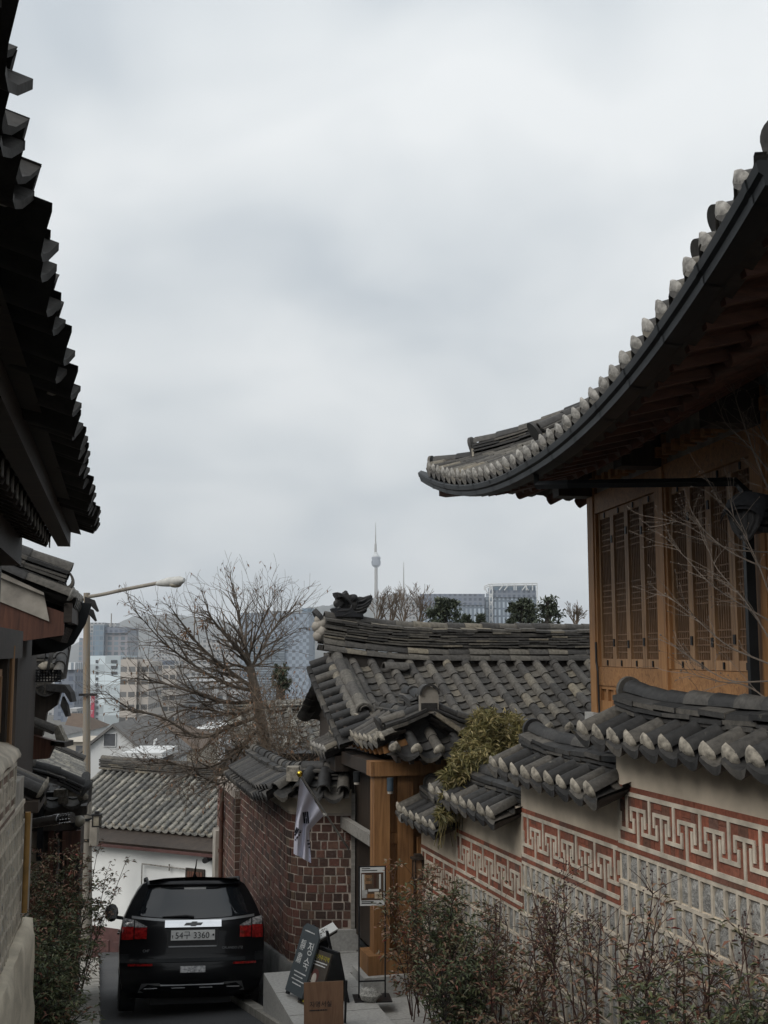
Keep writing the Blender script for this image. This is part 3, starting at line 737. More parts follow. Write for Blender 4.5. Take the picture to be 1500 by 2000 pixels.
for k in range(4):   # carved ribs
    T.tube([o_ - d_ * 0.036 + x_ * (0.03 * (k - 1.5) * 1.6) + V((0, 0, 0.06 - 0.02 * k)), o_ - d_ * 0.036 + x_ * (0.05 * (k - 1.5)) + V((0, 0, -0.03)), o_ - d_ * 0.036 + x_ * (0.02 * (k - 1.5)) + V((0, 0, -0.11))], 0.008, 5)
# hood tile above the shield
hood = []
for s in (-0.11, -0.03, 0.0, 0.25):
    hood.append([a + d_ * s + x_ * (math.cos(math.pi * j / 10) * 0.155) + V((0, 0, 0.08 + math.sin(math.pi * j / 10) * 0.10 - (0.10 if s < -0.1 else 0))) for j in range(11)])
T.grid(hood); hood2 = [[p - V((0, 0, 0.025)) for p in r] for r in hood]; T.grid(hood2)
ro = T.build('ridge_end', 'tile_black', gateR, smooth=40)
b = MB(); p0 = a + d_ * 1.2; b.beam(p0 + V((0, 0, -3.2)), p0 + V((0, 0, -0.06)), 0.2, 0.2, up=V((0, 1, 0))); b.build('post', 'wood_dark', gateR)
# ------------------------------------------------------------------ centre house: ridge across the view, gable to the street
FC = Fr(PT(618, 1283, 16.6), PS, True); FC.v = -DS             # u along the ridge to the right, v down the slope towards us
house = thing('tiled_house', FC.p(2, 1, -3.9), 'low grey-tiled house with a dragon-headed ridge beyond the gate', 'house')
def SC(u, b):
    t = b / 2.25          # b from the eave up
    v_ = 2.05 * (1 - t); return FC.p(u, v_, -0.98 + 0.98 * (0.88 * t + 0.12 * t * t) + 0.10 * max(0, 1 - u / 1.5) ** 2 * (1 - t))
T, P = MB(), MB()
tile_slope(T, SC, [0.50 + i * 0.285 for i in range(21)], lambda u: 2.22, L=0.31, r=0.07, pitch=0.285, plug=P, setback=0.05)
ro = T.build('tiled_roof', 'tile', house, smooth=40); P.build('plaster_stopper', 'plug', ro, smooth=60)
T = MB()
def SB_(u, b): t = b / 2.25; return FC.p(6.4 - u, -2.05 * (1 - t), -0.98 + 0.98 * t)
tile_slope(T, SB_, [0.3 + i * 0.285 for i in range(21)], lambda u: 2.22, L=0.4, r=0.07, pitch=0.285); T.build('tiled_roof', 'tile', house, smooth=40)
# verge: short tiles running off to the street side, lapped by the sloping ridge
T, P = MB(), MB()
def SV(a, b):             # a down the verge, b from the outer tip inwards
    q = SC(0.34, 2.22 - a); return q + FC.u * (-0.50 + b) * 1.0 + V((0, 0, -0.10 + b * 0.36))
tile_slope(T, SV, [0.10 + i * 0.235 for i in range(10)], lambda a: 0.47, L=0.5, r=0.072, pitch=0.235, setback=0.05, sag=0.07, plug=None)
ro = T.build('verge_tiles', 'tile_dark', house, smooth=40)
T = MB(); pts = [SC(0.26, 2.20 - 1.95 * i / 14) + V((0, 0, 0.03 + 0.03 * (i / 14) ** 2)) for i in range(15)]
for du in (-0.085, 0.105): ridge(T, [p + FC.u * du for p in pts], [], rtop=0.085, L=0.36)
ridge(T, [p + V((0, 0, 0.04)) for p in pts], [(0.05, 0.08)], rtop=0.088, L=0.34, cap1=None)
a = pts[-1]; d = (pts[-1] - pts[-2]).normalized(); s_ = FC.u
T.grid([[a + d * k + s_ * (math.cos(math.pi * j / 10) * r_) + V((0, 0, 0.075 + math.sin(math.pi * j / 10) * r_ * 0.9)) for j in range(11)] for k, r_ in ((-0.12, 0.10), (0.04, 0.125), (0.04, 0.10))])
T.build('verge_ridge', 'tile', house, smooth=40)
P = MB(); P.prism([a + d * 0.02 + s_ * x + V((0, 0, y)) for x, y in ((-0.16, -0.1), (0.17, -0.1), (0.15, 0.05), (-0.15, 0.05))], d * 0.04); P.build('plaster_block', 'plug', house)
# ridge stack
T = MB(); rl = [FC.p(0.06 + 6.4 * i / 16, 0, 0.03 + 0.16 * max(0, 1 - i / 5) ** 2) for i in range(17)]
for sd_ in (-1, 1):
    ridge(T, [p - FC.v * (sd_ * 0.185) + V((0, 0, -0.075)) for p in rl], [], rtop=0.085, L=0.30)
    ridge(T, [p - FC.v * (sd_ * 0.14) + V((0, 0, 0.02)) for p in rl], [], rtop=0.085, L=0.31)
ridge(T, [p + V((0, 0, 0.06)) for p in rl], [(0.07, 0.15)] + [(0.038, 0.175)] * 6 + [(0.055, 0.18)], rtop=0.085, L=0.27, ragged=2.2)
T.box(FC, 0.15, 6.3, -0.2, 0.2, -0.35, 0.06, 'earth'); T.build('ridge', 'tile', house, smooth=40)
P = MB(); b = rl[0] + V((0, 0, 0.1))
for dx_, dz, r_ in ((-0.02, 0.02, 0.11), (-0.05, 0.15, 0.10), (0.03, 0.2, 0.12), (0.02, 0.08, 0.13), (-0.02, 0.25, 0.09)): P.ball(b + FC.u * dx_ + V((0, 0, dz)), r_, 8, sq=(0.9, 1.35, 0.9))
P.build('plaster_end', 'plaster_old', house, smooth=60)
T = MB(); o = rl[0] + FC.u * -0.03 + V((0, 0, 0.34)); T.prism([o + FC.v * (math.cos(math.pi * j / 10) * 0.13) + V((0, 0, math.sin(math.pi * j / 10) * 0.13)) + FC.u * -0.1 * math.sin(math.pi * j / 10) for j in range(11)], FC.u * 0.05 + V((0, 0, 0.05))); T.build('ridge_end', 'tile_black', house)
# saddle tiles lying across two rows
for u, bb, ln in ((0.92, 1.78, 0.34), (1.9, 2.12, 0.4), (4.02, 2.12, 0.38), (5.0, 2.1, 0.34)):
    T = MB(); a = SC(u, bb) + V((0, 0, 0.075)); c = SC(u + 0.3, bb) + V((0, 0, 0.075)); d = (c - a).normalized(); s_ = FC.v
    T.grid([[a + d * k + s_ * (math.cos(math.pi * j / 8) * r_) + V((0, 0, math.sin(math.pi * j / 8) * r_ * 0.9 - 0.02)) for j in range(9)] for k, r_ in ((-0.02, 0.085), (-0.02, 0.105), (ln, 0.10), (ln, 0.08))]); T.build('saddle_tile', 'tile', house, smooth=40)
b = MB(); b.box(FC, 0.42, 6.3, -1.7, 1.4, -4.2, -0.95); b.build('wall', 'wood_dark', house)
b = MB(); b.prism([FC.p(0.40, -1.7, -0.95), FC.p(0.40, 1.4, -0.95), FC.p(0.40, 0, -0.12)], FC.u * 0.05); b.build('gable', 'wood_dark', house)
for i in range(11):
    u = 0.5 + i * 0.5; b = MB(); b.tube([FC.p(u, 1.2, -0.75), FC.p(u, 1.95, -1.1)], 0.05, 7); b.build('rafter', 'wood_dark', house, smooth=50)
b = MB(); b.beam(SC(-0.02, 2.2) + V((0, 0, -0.2)), SC(-0.02, 0.1) + V((0, 0, -0.16)), 0.04, 0.2); b.build('barge_board', 'wood_dark', house)
# dragon-headed finial
dr = thing('roof_dragon', PT(685, 1205, 16.75), 'dark clay dragon head with open jaws and swept mane on the ridge', 'roof ornament')
O = PT(685, 1207, 16.75); k = 16.75 / 2200 / 15.0 * 1.0      # 15 px of the close view to one of the photo
def D2(x, y): return O + FC.u * ((x - 640) * k) + V((0, 0, -(y - 860) * k))
H_ = FC.v * 0.22
T = MB()
def slab(pts, t0, t1, bev=0.1): T.prism([D2(x, y) - FC.v * t0 * 0.5 for x, y in pts], FC.v * t1, bev=bev)
up_jaw = [(140, 130), (200, 125), (300, 150), (370, 180), (400, 150), (440, 95), (490, 110), (520, 150), (540, 200), (600, 190), (660, 170), (720, 195), (755, 270), (760, 380), (780, 400), (790, 640), (640, 650), (600, 560), (615, 480), (560, 380), (450, 300), (300, 250), (200, 260), (150, 200)]
mane = [(740, 420), (800, 390), (830, 270), (870, 240), (1000, 255), (1100, 220), (1210, 185), (1255, 240), (1250, 320), (1210, 430), (1140, 530), (1080, 590), (1090, 660), (1060, 700), (960, 760), (820, 760), (700, 700)]
low_jaw = [(60, 600), (130, 560), (170, 590), (240, 540), (260, 590), (400, 590), (520, 580), (600, 560), (660, 620), (800, 740), (960, 750), (980, 860), (140, 840), (120, 720)]
slab(up_jaw, 0.24, 0.24); slab(mane, 0.20, 0.20, 0.12); slab(low_jaw, 0.26, 0.26)
slab([(140, 430), (170, 380), (240, 370), (300, 330), (380, 380), (420, 440), (380, 470), (340, 560), (240, 570), (160, 520)], 0.12, 0.12)
slab([(150, 200), (300, 250), (560, 380), (610, 560), (560, 610), (240, 600), (190, 480)], 0.05, 0.05)
slab([(140, 130), (200, 125), (300, 150), (400, 185), (540, 230), (620, 330), (620, 480), (560, 380), (450, 300), (300, 250), (200, 280), (150, 200)], 0.26, 0.26)
for sd_ in (0.13,):
    for pts, r_ in (([(800, 400), (950, 370), (1060, 300)], 0.02), ([(780, 520), (950, 500), (1100, 400), (1240, 300)], 0.02), ([(740, 610), (900, 590), (1050, 500), (1180, 440)], 0.02), ([(700, 690), (850, 690), (1000, 610), (1090, 560)], 0.018), ([(150, 690), (300, 660), (480, 650), (620, 600)], 0.02), ([(230, 800), (420, 780), (560, 720), (640, 690)], 0.018), ([(180, 160), (330, 220), (500, 340), (610, 470)], 0.018), ([(610, 480), (600, 560), (540, 610)], 0.018)):
        T.tube([D2(x, y) + FC.v * sd_ * 0.92 for x, y in pts], [r_ * 0.6] + [r_] * (len(pts) - 2) + [r_ * 0.5], 6)
    T.ball(D2(690, 280) + FC.v * 0.11, 0.055, 10); T.tube([D2(690 + 85 * math.cos(q), 290 + 85 * math.sin(q)) + FC.v * 0.12 for q in [i * math.pi / 6 for i in range(13)]], 0.012, 5)
T.ball(D2(460, 130) + FC.v * 0.05, 0.035, 8); T.ball(D2(200, 440) + FC.v * 0.02, 0.05, 8)
T.build('head', 'tile_black', dr, smooth=50)

# ------------------------------------------------------------------ gate beside the wall
FG = Fr(PT(742, 1895, 13.6), PS, True); FG.v = -DS               # u right, v towards us; origin at the foot of the street-side front post
gz = FG.o.z
gate = thing('timber_gate', FG.p(0.5, -0.8, -0.4), 'orange timber gate on stone footings under a small tiled roof', 'gate')
TOP = 2.21
for u, v_, nm in ((0.0, 0.0, 1), (0.30, -0.05, 1), (0.0, -1.75, 0)):
    b = MB(); b.box(FG, u - 0.095, u + 0.095, v_ - 0.095, v_ + 0.095, 0.215 if nm else 0.1, TOP); b.build('post', 'wood_gate' if nm else 'wood_dark', gate)
b = MB(); b.box(FG, -0.19, 0.42, -0.21, 0.2, 0.0, 0.214); b.build('sill_block', 'wood_gate', gate)
b = MB(); b.box(FG, -0.26, 0.34, -0.3, 0.27, -0.30, -0.001); b.build('footing_stone', 'granite', gate)
b = MB(); b.box(FG, -0.35, 0.15, -1.95, -1.55, -0.16, 0.099); b.box(FG, -0.42, 0.1, -1.98, -1.5, -0.4, -0.161); b.build('footing_stone', 'granite', gate)
b = MB(); b.box(FG, 0.096, 0.204, -0.08, -0.03, 0.216, TOP); b.build('side_panel', 'wood_gate', gate); b = MB(); b.box(FG, 0.396, 0.80, -0.12, -0.05, 0, TOP); b.build('side_panel', 'wood_gate', gate)
for q in ((0.096, 0.204, -0.029, 0.0, 1.42, 1.54), (0.396, 0.56, -0.049, -0.01, 0.95, 1.07), (0.096, 0.204, -0.029, -0.005, 0.5, 0.6)): b = MB(); b.box(FG, *q); b.build('rail', 'wood_gate', gate)
b = MB(); b.box(FG, 0.42, 0.55, 0.10, 0.14, 0.4, 1.5); b.box(FG, 0.45, 0.52, 0.14, 0.155, 0.5, 0.95); b.box(FG, 0.45, 0.52, 0.14, 0.155, 1.05, 1.42); b.build('shutter', 'wood_gate', gate)
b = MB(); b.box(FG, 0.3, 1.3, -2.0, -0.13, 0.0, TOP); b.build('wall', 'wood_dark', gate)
b = MB(); b.box(FG, 0.10, 0.16, -1.64, -0.11, 0.05, TOP); b.build('door_leaf', 'wood_dark', gate)
b = MB(); b.box(FG, -0.10, -0.02, -1.64, -0.11, 1.38, 1.52); b.build('lintel', 'wood_pale', gate)
b = MB(); b.box(FG, -0.14, 1.6, -0.10, 0.12, TOP + 0.001, TOP + 0.17); b.build('beam', 'wood_gate', gate)
b = MB(); b.box(FG, -0.12, 0.12, -1.9, -0.101, TOP + 0.001, TOP + 0.16); b.build('beam', 'wood_dark', gate)
GE = 2.5      # eave height
LH, RH, VF, VB = -0.12, 1.2, 0.62, -2.4     # left and right eaves, front eave, back
UM = (LH + RH) / 2; RID = GE + 0.86
def zc(a, half): return 0.14 * min(1, abs(a) / half) ** 2.5
def SGl(v_, b):      # street-side slope; v_ runs along the eave
    t = b / 0.8; return FG.p(LH + (UM - LH) * t, v_, GE + 0.06 + 0.42 * (0.8 * t + 0.2 * t * t) + 0.13 * max(0, (v_ + 0.4) / 1.0) ** 2 * (1 - t))
def SGr(v_, b):
    t = b / 0.8; return FG.p(RH + (UM - RH) * t, v_, GE + 0.0 + 0.42 * (0.8 * t + 0.2 * t * t))
def SGf(u, b):       # front slope under the small gable
    t = b / 1.1; return FG.p(u, VF - 1.0 * t, GE - 0.02 + 0.45 * t + 0.16 * min(1, abs(u - UM) / 1.0) ** 2 * (1 - t))
T, P = MB(), MB()
tile_slope(T, SGl, [-2.2 + i * 0.235 for i in range(12)], lambda v_: min(0.66, max(0.0, (VF - v_) * 1.15 - 0.05)), L=0.3, r=0.062, pitch=0.235, plug=P, setback=0.06)
tile_slope(T, lambda q, b: SGr(-q, b), [-0.3 + i * 0.235 for i in range(9)], lambda v_: 0.75, L=0.3, r=0.062, pitch=0.235, plug=P)
ro = T.build('tiled_roof', 'tile', gate, smooth=40); P.build('plaster_stopper', 'plug', ro, smooth=60)
T, P = MB(), MB()
tile_slope(T, SGf, [LH + 0.14 + i * 0.27 for i in range(5)], lambda u: min(0.62, max(0, 1.05 * min(u - LH, RH - u))), L=0.32, r=0.068, pitch=0.27, plug=P, setback=0.08, sag=0.07)
ro = T.build('tiled_roof', 'tile_dark', gate, smooth=40); P.build('plaster_stopper', 'plug', ro, smooth=60)
# gable ridges dropping left and right from the ridge end, and the hip to the front-left corner
vg = 0.20
def A(u, z): return FG.p(u, vg, GE + z)
T, P = MB(), MB()
ridge(T, [SGl(0.1 - 1.8 * i / 8, 0.66) + V((0, 0, 0.0)) for i in range(9)], [(0.03, 0.1), (0.03, 0.1)], rtop=0.06, L=0.3)
ridge(T, [A(UM - 0.03, 0.44), A(UM - 0.26, 0.34), A(UM - 0.54, 0.26)], [(0.05, 0.11), (0.045, 0.12)], rtop=0.068, L=0.28, cap1=0.17)
ridge(T, [A(UM + 0.03, 0.44), A(UM + 0.28, 0.33), A(UM + 0.62, 0.23)], [(0.05, 0.11), (0.045, 0.12)], rtop=0.068, L=0.28, cap1=0.15)
T.build('verge_ridge', 'tile_dark', gate, smooth=40)
P.box(FG, UM - 0.66, UM - 0.42, vg + 0.04, vg + 0.12, GE + 0.15, GE + 0.24); P.build('plaster_block', 'plug', gate); P = MB(); P.box(FG, UM + 0.5, UM + 0.64, vg + 0.0, vg + 0.1, GE + 0.12, GE + 0.26); P.build('plaster_block', 'plug', gate)
b = MB(); b.prism([A(UM - 0.55, 0.13) + FG.v * -0.05, A(UM + 0.6, 0.13) + FG.v * -0.05, A(UM, 0.5) + FG.v * -0.05], FG.v * -0.04); b.build('gable', 'tile_black', gate)  # black colour stands in for the unlit interior behind the gable
T = MB(); rl = [FG.p(UM - 0.02, vg + 0.04 - 0.85 * i / 8, GE + 0.44 - 0.04 * math.sin(math.pi * min(1, i / 5.0))) for i in range(9)]
ridge(T, rl, [(0.07, 0.10), (0.035, 0.12), (0.035, 0.12), (0.035, 0.125), (0.05, 0.125)], rtop=0.085, L=0.26, ragged=2)
c = rl[0] + FG.v * 0.03
T.prism([c + FG.u * x + V((0, 0, y)) for x, y in ((-0.10, 0.03), (0.10, 0.03), (0.10, 0.12), (-0.10, 0.12))], FG.v * 0.03)
T.grid([[c + FG.v * k + FG.u * (math.cos(math.pi * j / 10) * r_) + V((0, 0, 0.22 + math.sin(math.pi * j / 10) * r_ * 1.0)) for j in range(11)] for k, r_ in ((-0.1, 0.12), (0.06, 0.125), (0.06, 0.10))])
T.build('ridge', 'tile_dark', gate, smooth=40)
P = MB(); P.prism([c + FG.u * x + V((0, 0, y)) for x, y in ((-0.12, 0.0), (0.12, 0.0), (0.12, 0.2), (0.10, 0.28), (0.0, 0.32), (-0.10, 0.28), (-0.12, 0.2))], FG.v * 0.02); P.build('plaster_end', 'plaster_old', gate)
# rafters below the street eave, light edges
for i in range(10):
    v_ = -1.7 + i * 0.22; b = MB(); b.beam(SGl(v_, 0.5) + V((0, 0, -0.20)), SGl(v_, 0.10) + V((0, 0, -0.13)), 0.055, 0.085); b.build('rafter', 'wood', gate)
for i in range(7):
    u = LH + 0.2 + i * 0.16; b = MB(); b.beam(SGf(u, 0.4) + V((0, 0, -0.16)), SGf(u, 0.10) + V((0, 0, -0.12)), 0.055, 0.07); b.build('rafter', 'wood_dark', gate)
# lower side roof to the left of the gate eave
T, P = MB(), MB()
def SL(a, b): return FG.p(LH - 0.22 + b * 0.9, -2.45 + a, GE - 0.16 + b * 0.42)
tile_slope(T, SL, [0.0 + i * 0.2 for i in range(5)], lambda a: 0.5, L=0.3, r=0.055, pitch=0.2, plug=P)
ro = T.build('tiled_roof', 'tile', gate, smooth=40); P.build('plaster_stopper', 'plug_white', ro, smooth=60)
b = MB(); b.box(FG, -0.2, 0.3, -2.5, -1.5, TOP - 0.1, TOP + 0.1); b.build('side_beam', 'wood_dark', gate)
def can(px, py, Y, h, r_, label, m, **k):
    o = PT(px, py, Y); t_ = thing('wall_lamp', o, label, 'lamp')
    b = MB(); b.tube([o + V((0, 0, -h / 2)), o + V((0, 0, h / 2))], r_, 12); b.build('housing', m, t_, smooth=50)
    b = MB(); b.tube([o + V((0, 0, -h / 2 - 0.03)), o + V((0, 0, -h / 2 - 0.001))], r_ * 0.8, 12); b.build('lens', 'plaster_old', t_, smooth=50)
    b = MB(); b.box(None, o.x - 0.015, o.x + 0.015, o.y + r_ * 0.9, o.y + r_ + 0.06, o.z - 0.02, o.z + 0.04); b.build('bracket', 'metal_black', t_)
simple('blue_grey', (0.035, 0.055, 0.075), 0.5, bmp=0.05)
can(762, 1532, 13.42, 0.15, 0.04, 'blue-grey tube lamp under the front beam of the timber gate', 'blue_grey')
can(697, 1517, 14.0, 0.12, 0.045, 'dark grey tube lamp under the street eave of the timber gate', 'gutter')
cc = thing('security_camera', PT(797, 1597, 13.4), 'white security camera on the gate post near the lowest wall coping', 'camera')
o = PT(797, 1597, 13.4); b = MB(); b.tube([o + V((-0.08, -0.1, 0.0)), o + V((0.03, 0.02, 0.05))], [0.05, 0.042], 12); b.build('housing', 'plug_white', cc, smooth=50)
b = MB(); b.tube([o + V((0.0, 0.0, 0.03)), o + V((0.02, 0.14, 0.05))], 0.015, 8); b.build('bracket', 'plug_white', cc)

# ------------------------------------------------------------------ brick wall with the rounded corner
bw = thing('brick_wall', PT(556, 1880, 15.0), 'old dark brick wall with rounded corner and tiled coping beside the black car', 'wall')
q0 = PT(686, 1700, 15.15); q1 = PT(553, 1700, 15.15)
Rr = 0.42
path = [V((q0.x, q0.y, 0)), V((q1.x + Rr + 0.05, q1.y, 0))]
c0 = V((q1.x + Rr, q1.y + Rr, 0)); e_ang = math.atan2(DS.y, DS.x) + math.pi / 2
for i in range(1, 9):
    a = -math.pi / 2 - (math.pi * 1.5 - e_ang) * i / 8; a = -math.pi / 2 - (math.radians(90 - 15.3) + 0) * i / 8
    path.append(c0 + V((math.cos(a), math.sin(a), 0)) * Rr)
endp = path[-1]; path.append(endp + DS * 4.3)
fine = resample(path, 0.02); dl = 0.02 * 1.0
dl = sum((b - a).length for a, b in zip(fine, fine[1:])) / (len(fine) - 1); TL = dl * (len(fine) - 1)
def wp(s):
    k = max(0, min(len(fine) - 2, int(s / dl))); f = s / dl - k; p = fine[k].lerp(fine[k + 1], f)
    d = (fine[min(k + 3, len(fine) - 1)] - fine[max(k - 2, 0)]).normalized(); return p, V((-d.y, d.x, 0)) * (-1 if V((-d.y, d.x, 0)).dot(V((-1, -1, 0))) < 0 else 1)
def outn(s): return wp(s)[1]
ztop = PT(600, 1588, 15.15).z; zbot = PT(600, 1882, 15.15).z
ch = 0.110
B, Mo = MB(), MB()
face_end = (path[1] - path[0]).length + 0.5
for c in range(-14, int((ztop - zbot) / ch)):
    z0 = zbot + c * ch; s = -rnd.uniform(0, 0.15)
    while s < TL - 0.02:
        l = rnd.choice((0.085, 0.125, 0.125, 0.15)) if s < face_end + 0.6 else rnd.choice((0.17, 0.18, 0.09))
        a, e = max(s, 0.0), min(s + l, TL)
        g = 0.0095
        mid_base = zbot - SLOPE * max(0, a - face_end) * 1.0 - 0.05
        if z0 > mid_base - 0.02 and e - a > 0.04:
            pa, na = wp(a + g); pb, nb = wp(e - g); k = rnd.uniform(0.005, 0.014); j = lambda: rnd.uniform(-0.004, 0.004)
            zz0, zz1 = z0 + g + j(), z0 + ch - g * 0.9 + j()
            B.hexa([pa - na * 0.03 + V((0, 0, zz0)), pb - nb * 0.03 + V((0, 0, zz0 + j())), pb + nb * k + V((0, 0, zz0 + j())), pa + na * (k + j() * 0.5) + V((0, 0, zz0)),
                    pa - na * 0.03 + V((0, 0, zz1)), pb - nb * 0.03 + V((0, 0, zz1 + j())), pb + nb * k + V((0, 0, zz1 + j())), pa + na * (k + j() * 0.5) + V((0, 0, zz1))])
        s += l
rows = []
nS = int(TL / 0.1)
for i in range(nS + 1):
    s = min(TL * i / nS, TL - 1e-4); p, n_ = wp(s); zb = zbot - SLOPE * max(0, s - face_end) - 1.6
    rows.append([p - n_ * 0.3 + V((0, 0, zb)), p + V((0, 0, zb)), p + V((0, 0, ztop)), p - n_ * 0.3 + V((0, 0, ztop))])
Mo.grid(rows, None, True); Mo.add(rows[0], [(0, 1, 2, 3)]); Mo.add(rows[-1], [(0, 1, 2, 3)])
Mo.build('mortar', 'mortar_grey', bw); B.build('bricks', 'brick', bw)
Pl = MB(); rows = []
for i in range(nS + 1):
    s = min(TL * i / nS, TL - 1e-4); p, n_ = wp(s); hh = 0.30 if s < face_end + 0.2 else max(0.06, 0.30 - (s - face_end - 0.2) * 0.22)
    rows.append([p - n_ * 0.25 + V((0, 0, ztop)), p + n_ * 0.012 + V((0, 0, ztop + 0.0)), p + n_ * 0.012 + V((0, 0, ztop + hh)), p - n_ * 0.25 + V((0, 0, ztop + hh))])
Pl.grid(rows, None, True); Pl.build('plaster_band', 'plaster', bw, smooth=40)
# sloping cement foot of the wall
F_ = MB(); rows = []
for i in range(nS + 1):
    s = min(TL * i / nS, TL - 1e-4); p, n_ = wp(s); d = max(0, s - face_end)
    zt = zbot + 0.02 - SLOPE * d * 0.6 if d > 0 else zbot - 0.02
    rows.append([p + n_ * 0.10 + V((0, 0, zt - 2.0)), p + n_ * 0.075 + V((0, 0, zt - 0.03)), p + n_ * 0.05 + V((0, 0, zt)), p - n_ * 0.02 + V((0, 0, zt))])
F_.grid(rows[int(nS * (face_end - 0.45) / TL):]); simple('cement', (0.14, 0.14, 0.135), 0.95, var=0.4, scale=4, bmp=0.5); F_.build('cement_foot', 'cement', bw, smooth=40)
T, P = MB(), MB()
def SW(a, b):
    p, n_ = wp(min(max(a, 0.001), TL - 0.001)); return p + n_ * (0.30 - b) + V((0, 0, ztop + 0.27 + b * 0.52 + (0.10 if a > face_end + .3 else 0.10 * max(0, a - face_end) / .3)))
def SW(a, b):
    p, n_ = wp(min(max(a, 0.001), TL - 0.001)); k = min(1, max(0, (a - face_end + 0.1) / 1.2)); return p + n_ * (0.32 - b) + V((0, 0, ztop + 0.25 + b * 0.50 - 0.16 * k))
tile_slope(T, SW, [0.1 + i * 0.25 for i in range(int((TL - 0.3) / 0.25))], lambda a: 0.52, L=0.5, r=0.09, pitch=0.25, plug=None, setback=0.08, sag=0.075)
rp = []
for i in range(40):
    s = 0.05 + (TL - 0.1) * i / 39; p, n_ = wp(s); k = min(1, max(0, (s - face_end + 0.1) / 1.2)); rp.append(p - n_ * 0.2 + V((0, 0, ztop + 0.44 - 0.10 * k)))
ridge(T, rp, [(0.05, 0.13), (0.04, 0.14), (0.05, 0.15)], rtop=0.085, L=0.3, ragged=1.5, cap0=None)
T.build('tile_cap', 'tile_dark', bw, smooth=40)
P = MB(); p, n_ = wp(0.55); P.box(None, p.x - 0.30, p.x - 0.14, p.y - 0.12, p.y + 0.1, ztop + 0.42, ztop + 0.60); P.build('plaster_block', 'plug', bw)
b = MB(); x0 = q0.x + 0.0; b.box(None, x0, x0 + 0.05, q0.y - 0.03, q0.y + 0.25, zbot - 0.3, ztop + 0.25); b.build('end_board', 'wood_pale', bw)

# ------------------------------------------------------------------ stone steps before the gate
FS = Fr(PT(530, 1926, 13.35), PS, True); FS.v = -DS
st_ = thing('stone_steps', FS.o, 'grey stone steps and landing before the timber gate', 'steps')
b = MB()
for k in range(5): b.box(FS, 0.0, 0.99, -0.55 + k * 0.82, 0.26 + k * 0.82, -0.9, -0.001 - 0.001 * k)
b.build('lower_step', 'granite', st_)
b = MB()
for k in range(5): b.box(FS, 1.0, 1.55, -1.6 + k * 0.9, -0.71 + k * 0.9, -0.9, -0.13)
for k in range(5): b.box(FS, 1.56, 2.4, -0.9 + k * 0.9, -0.01 + k * 0.9, -0.9, -0.131)
b.build('landing', 'granite', st_)
b = MB(); b.box(FS, 0.62, 1.62, -2.6, -0.56, -0.8, -0.07); b.build('landing', 'granite', st_)
# kerb between steps and road
b = MB()
for k in range(14):
    s = 6.5 + k * 0.75; p4 = []
    for s_k, t_k in ((s, 1.48), (s + 0.73, 1.48), (s + 0.73, 1.62), (s, 1.62)):
        q = street(s_k, t_k); q.z = road_z(q.x, q.y); p4.append(q)
    p4 = [q - PS * (1.55 - ((FS.o - V()).dot(PS) + 0.02)) for q in p4]
    b.hexa([q + V((0, 0, -0.1)) for q in p4] + [q + V((0, 0, 0.09)) for q in p4])
b.build('kerb', 'slab', kind='structure')
# ------------------------------------------------------------------ near house on the left: eave overhead, wall at the edge
DLv = V((-0.2149, 0.9766, 0)); PLv = V((0.9766, 0.2149, 0))
o1 = PT(188, 1030, 9.3)
F1 = Fr(V((o1.x, o1.y, 0)), -V((-0.227, 0.974, 0)), True)
if F1.v.x < 0: F1 = Fr(F1.o, F1.u, False)            # v to the street
h1 = thing('dark_house', F1.p(3, -1.5, -2.6), 'black weathered house whose heavy tiled eave hangs over the left side', 'house')
EZ = o1.z
def S1(u, b): return F1.p(u, -b * 0.92, EZ + 0.02 + b * 0.40 + 0.05 * math.sin(u * 2.3) * 0.3)
T, P = MB(), MB()
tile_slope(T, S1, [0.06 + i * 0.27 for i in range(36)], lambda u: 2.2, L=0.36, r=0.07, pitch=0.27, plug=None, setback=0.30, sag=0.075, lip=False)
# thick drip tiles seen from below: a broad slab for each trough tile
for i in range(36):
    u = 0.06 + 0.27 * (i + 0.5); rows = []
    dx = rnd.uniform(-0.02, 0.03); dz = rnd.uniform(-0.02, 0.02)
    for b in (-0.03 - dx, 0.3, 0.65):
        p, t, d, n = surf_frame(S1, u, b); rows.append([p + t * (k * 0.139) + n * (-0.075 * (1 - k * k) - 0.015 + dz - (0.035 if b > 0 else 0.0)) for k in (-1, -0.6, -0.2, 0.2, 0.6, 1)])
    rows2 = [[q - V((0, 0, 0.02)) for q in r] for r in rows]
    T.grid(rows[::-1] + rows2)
ro = T.build('tiled_roof', 'tile_darkest', h1, smooth=50)
for i in range(11):       # lumps of lime mortar showing between the drip tiles
    u = 0.5 + i * 0.8 + rnd.uniform(-0.2, 0.2); p = S1(u, 0.06); b = MB(); b.ball(p + V((0, 0, -0.06)), 0.045, 7, sq=(0.8, 1.6, 0.55)); b.build('lime_filling', 'plaster_old', h1, smooth=50)
b = MB(); rows = [[F1.p(u, v_, EZ + z) for v_, z in ((-0.12, -0.06), (-0.30, -0.02), (-0.62, 0.08), (-1.1, 0.2))] for u in (-0.05, 9.6)]
b.grid(rows); b.build('soffit', 'wood_dark_h', h1)
b = MB(); b.box(F1, 0.05, 9.6, -0.30, -0.20, EZ - 0.17, EZ - 0.05); b.build('eave_board', 'wood_dark_h', h1)
for i in range(27):
    u = 0.55 + i * 0.26
    if u > 6.2: break
    b = MB(); b.beam(F1.p(u, -0.9, EZ + 0.05), F1.p(u, -0.34, EZ - 0.17), 0.075, 0.11); ob = b.build('rafter', 'wood_dark_h', h1)
    b = MB(); b.box(F1, u - 0.034, u + 0.034, -0.338, -0.330, EZ - 0.225, EZ - 0.115); b.build('cut_end', 'wood_pale', ob)
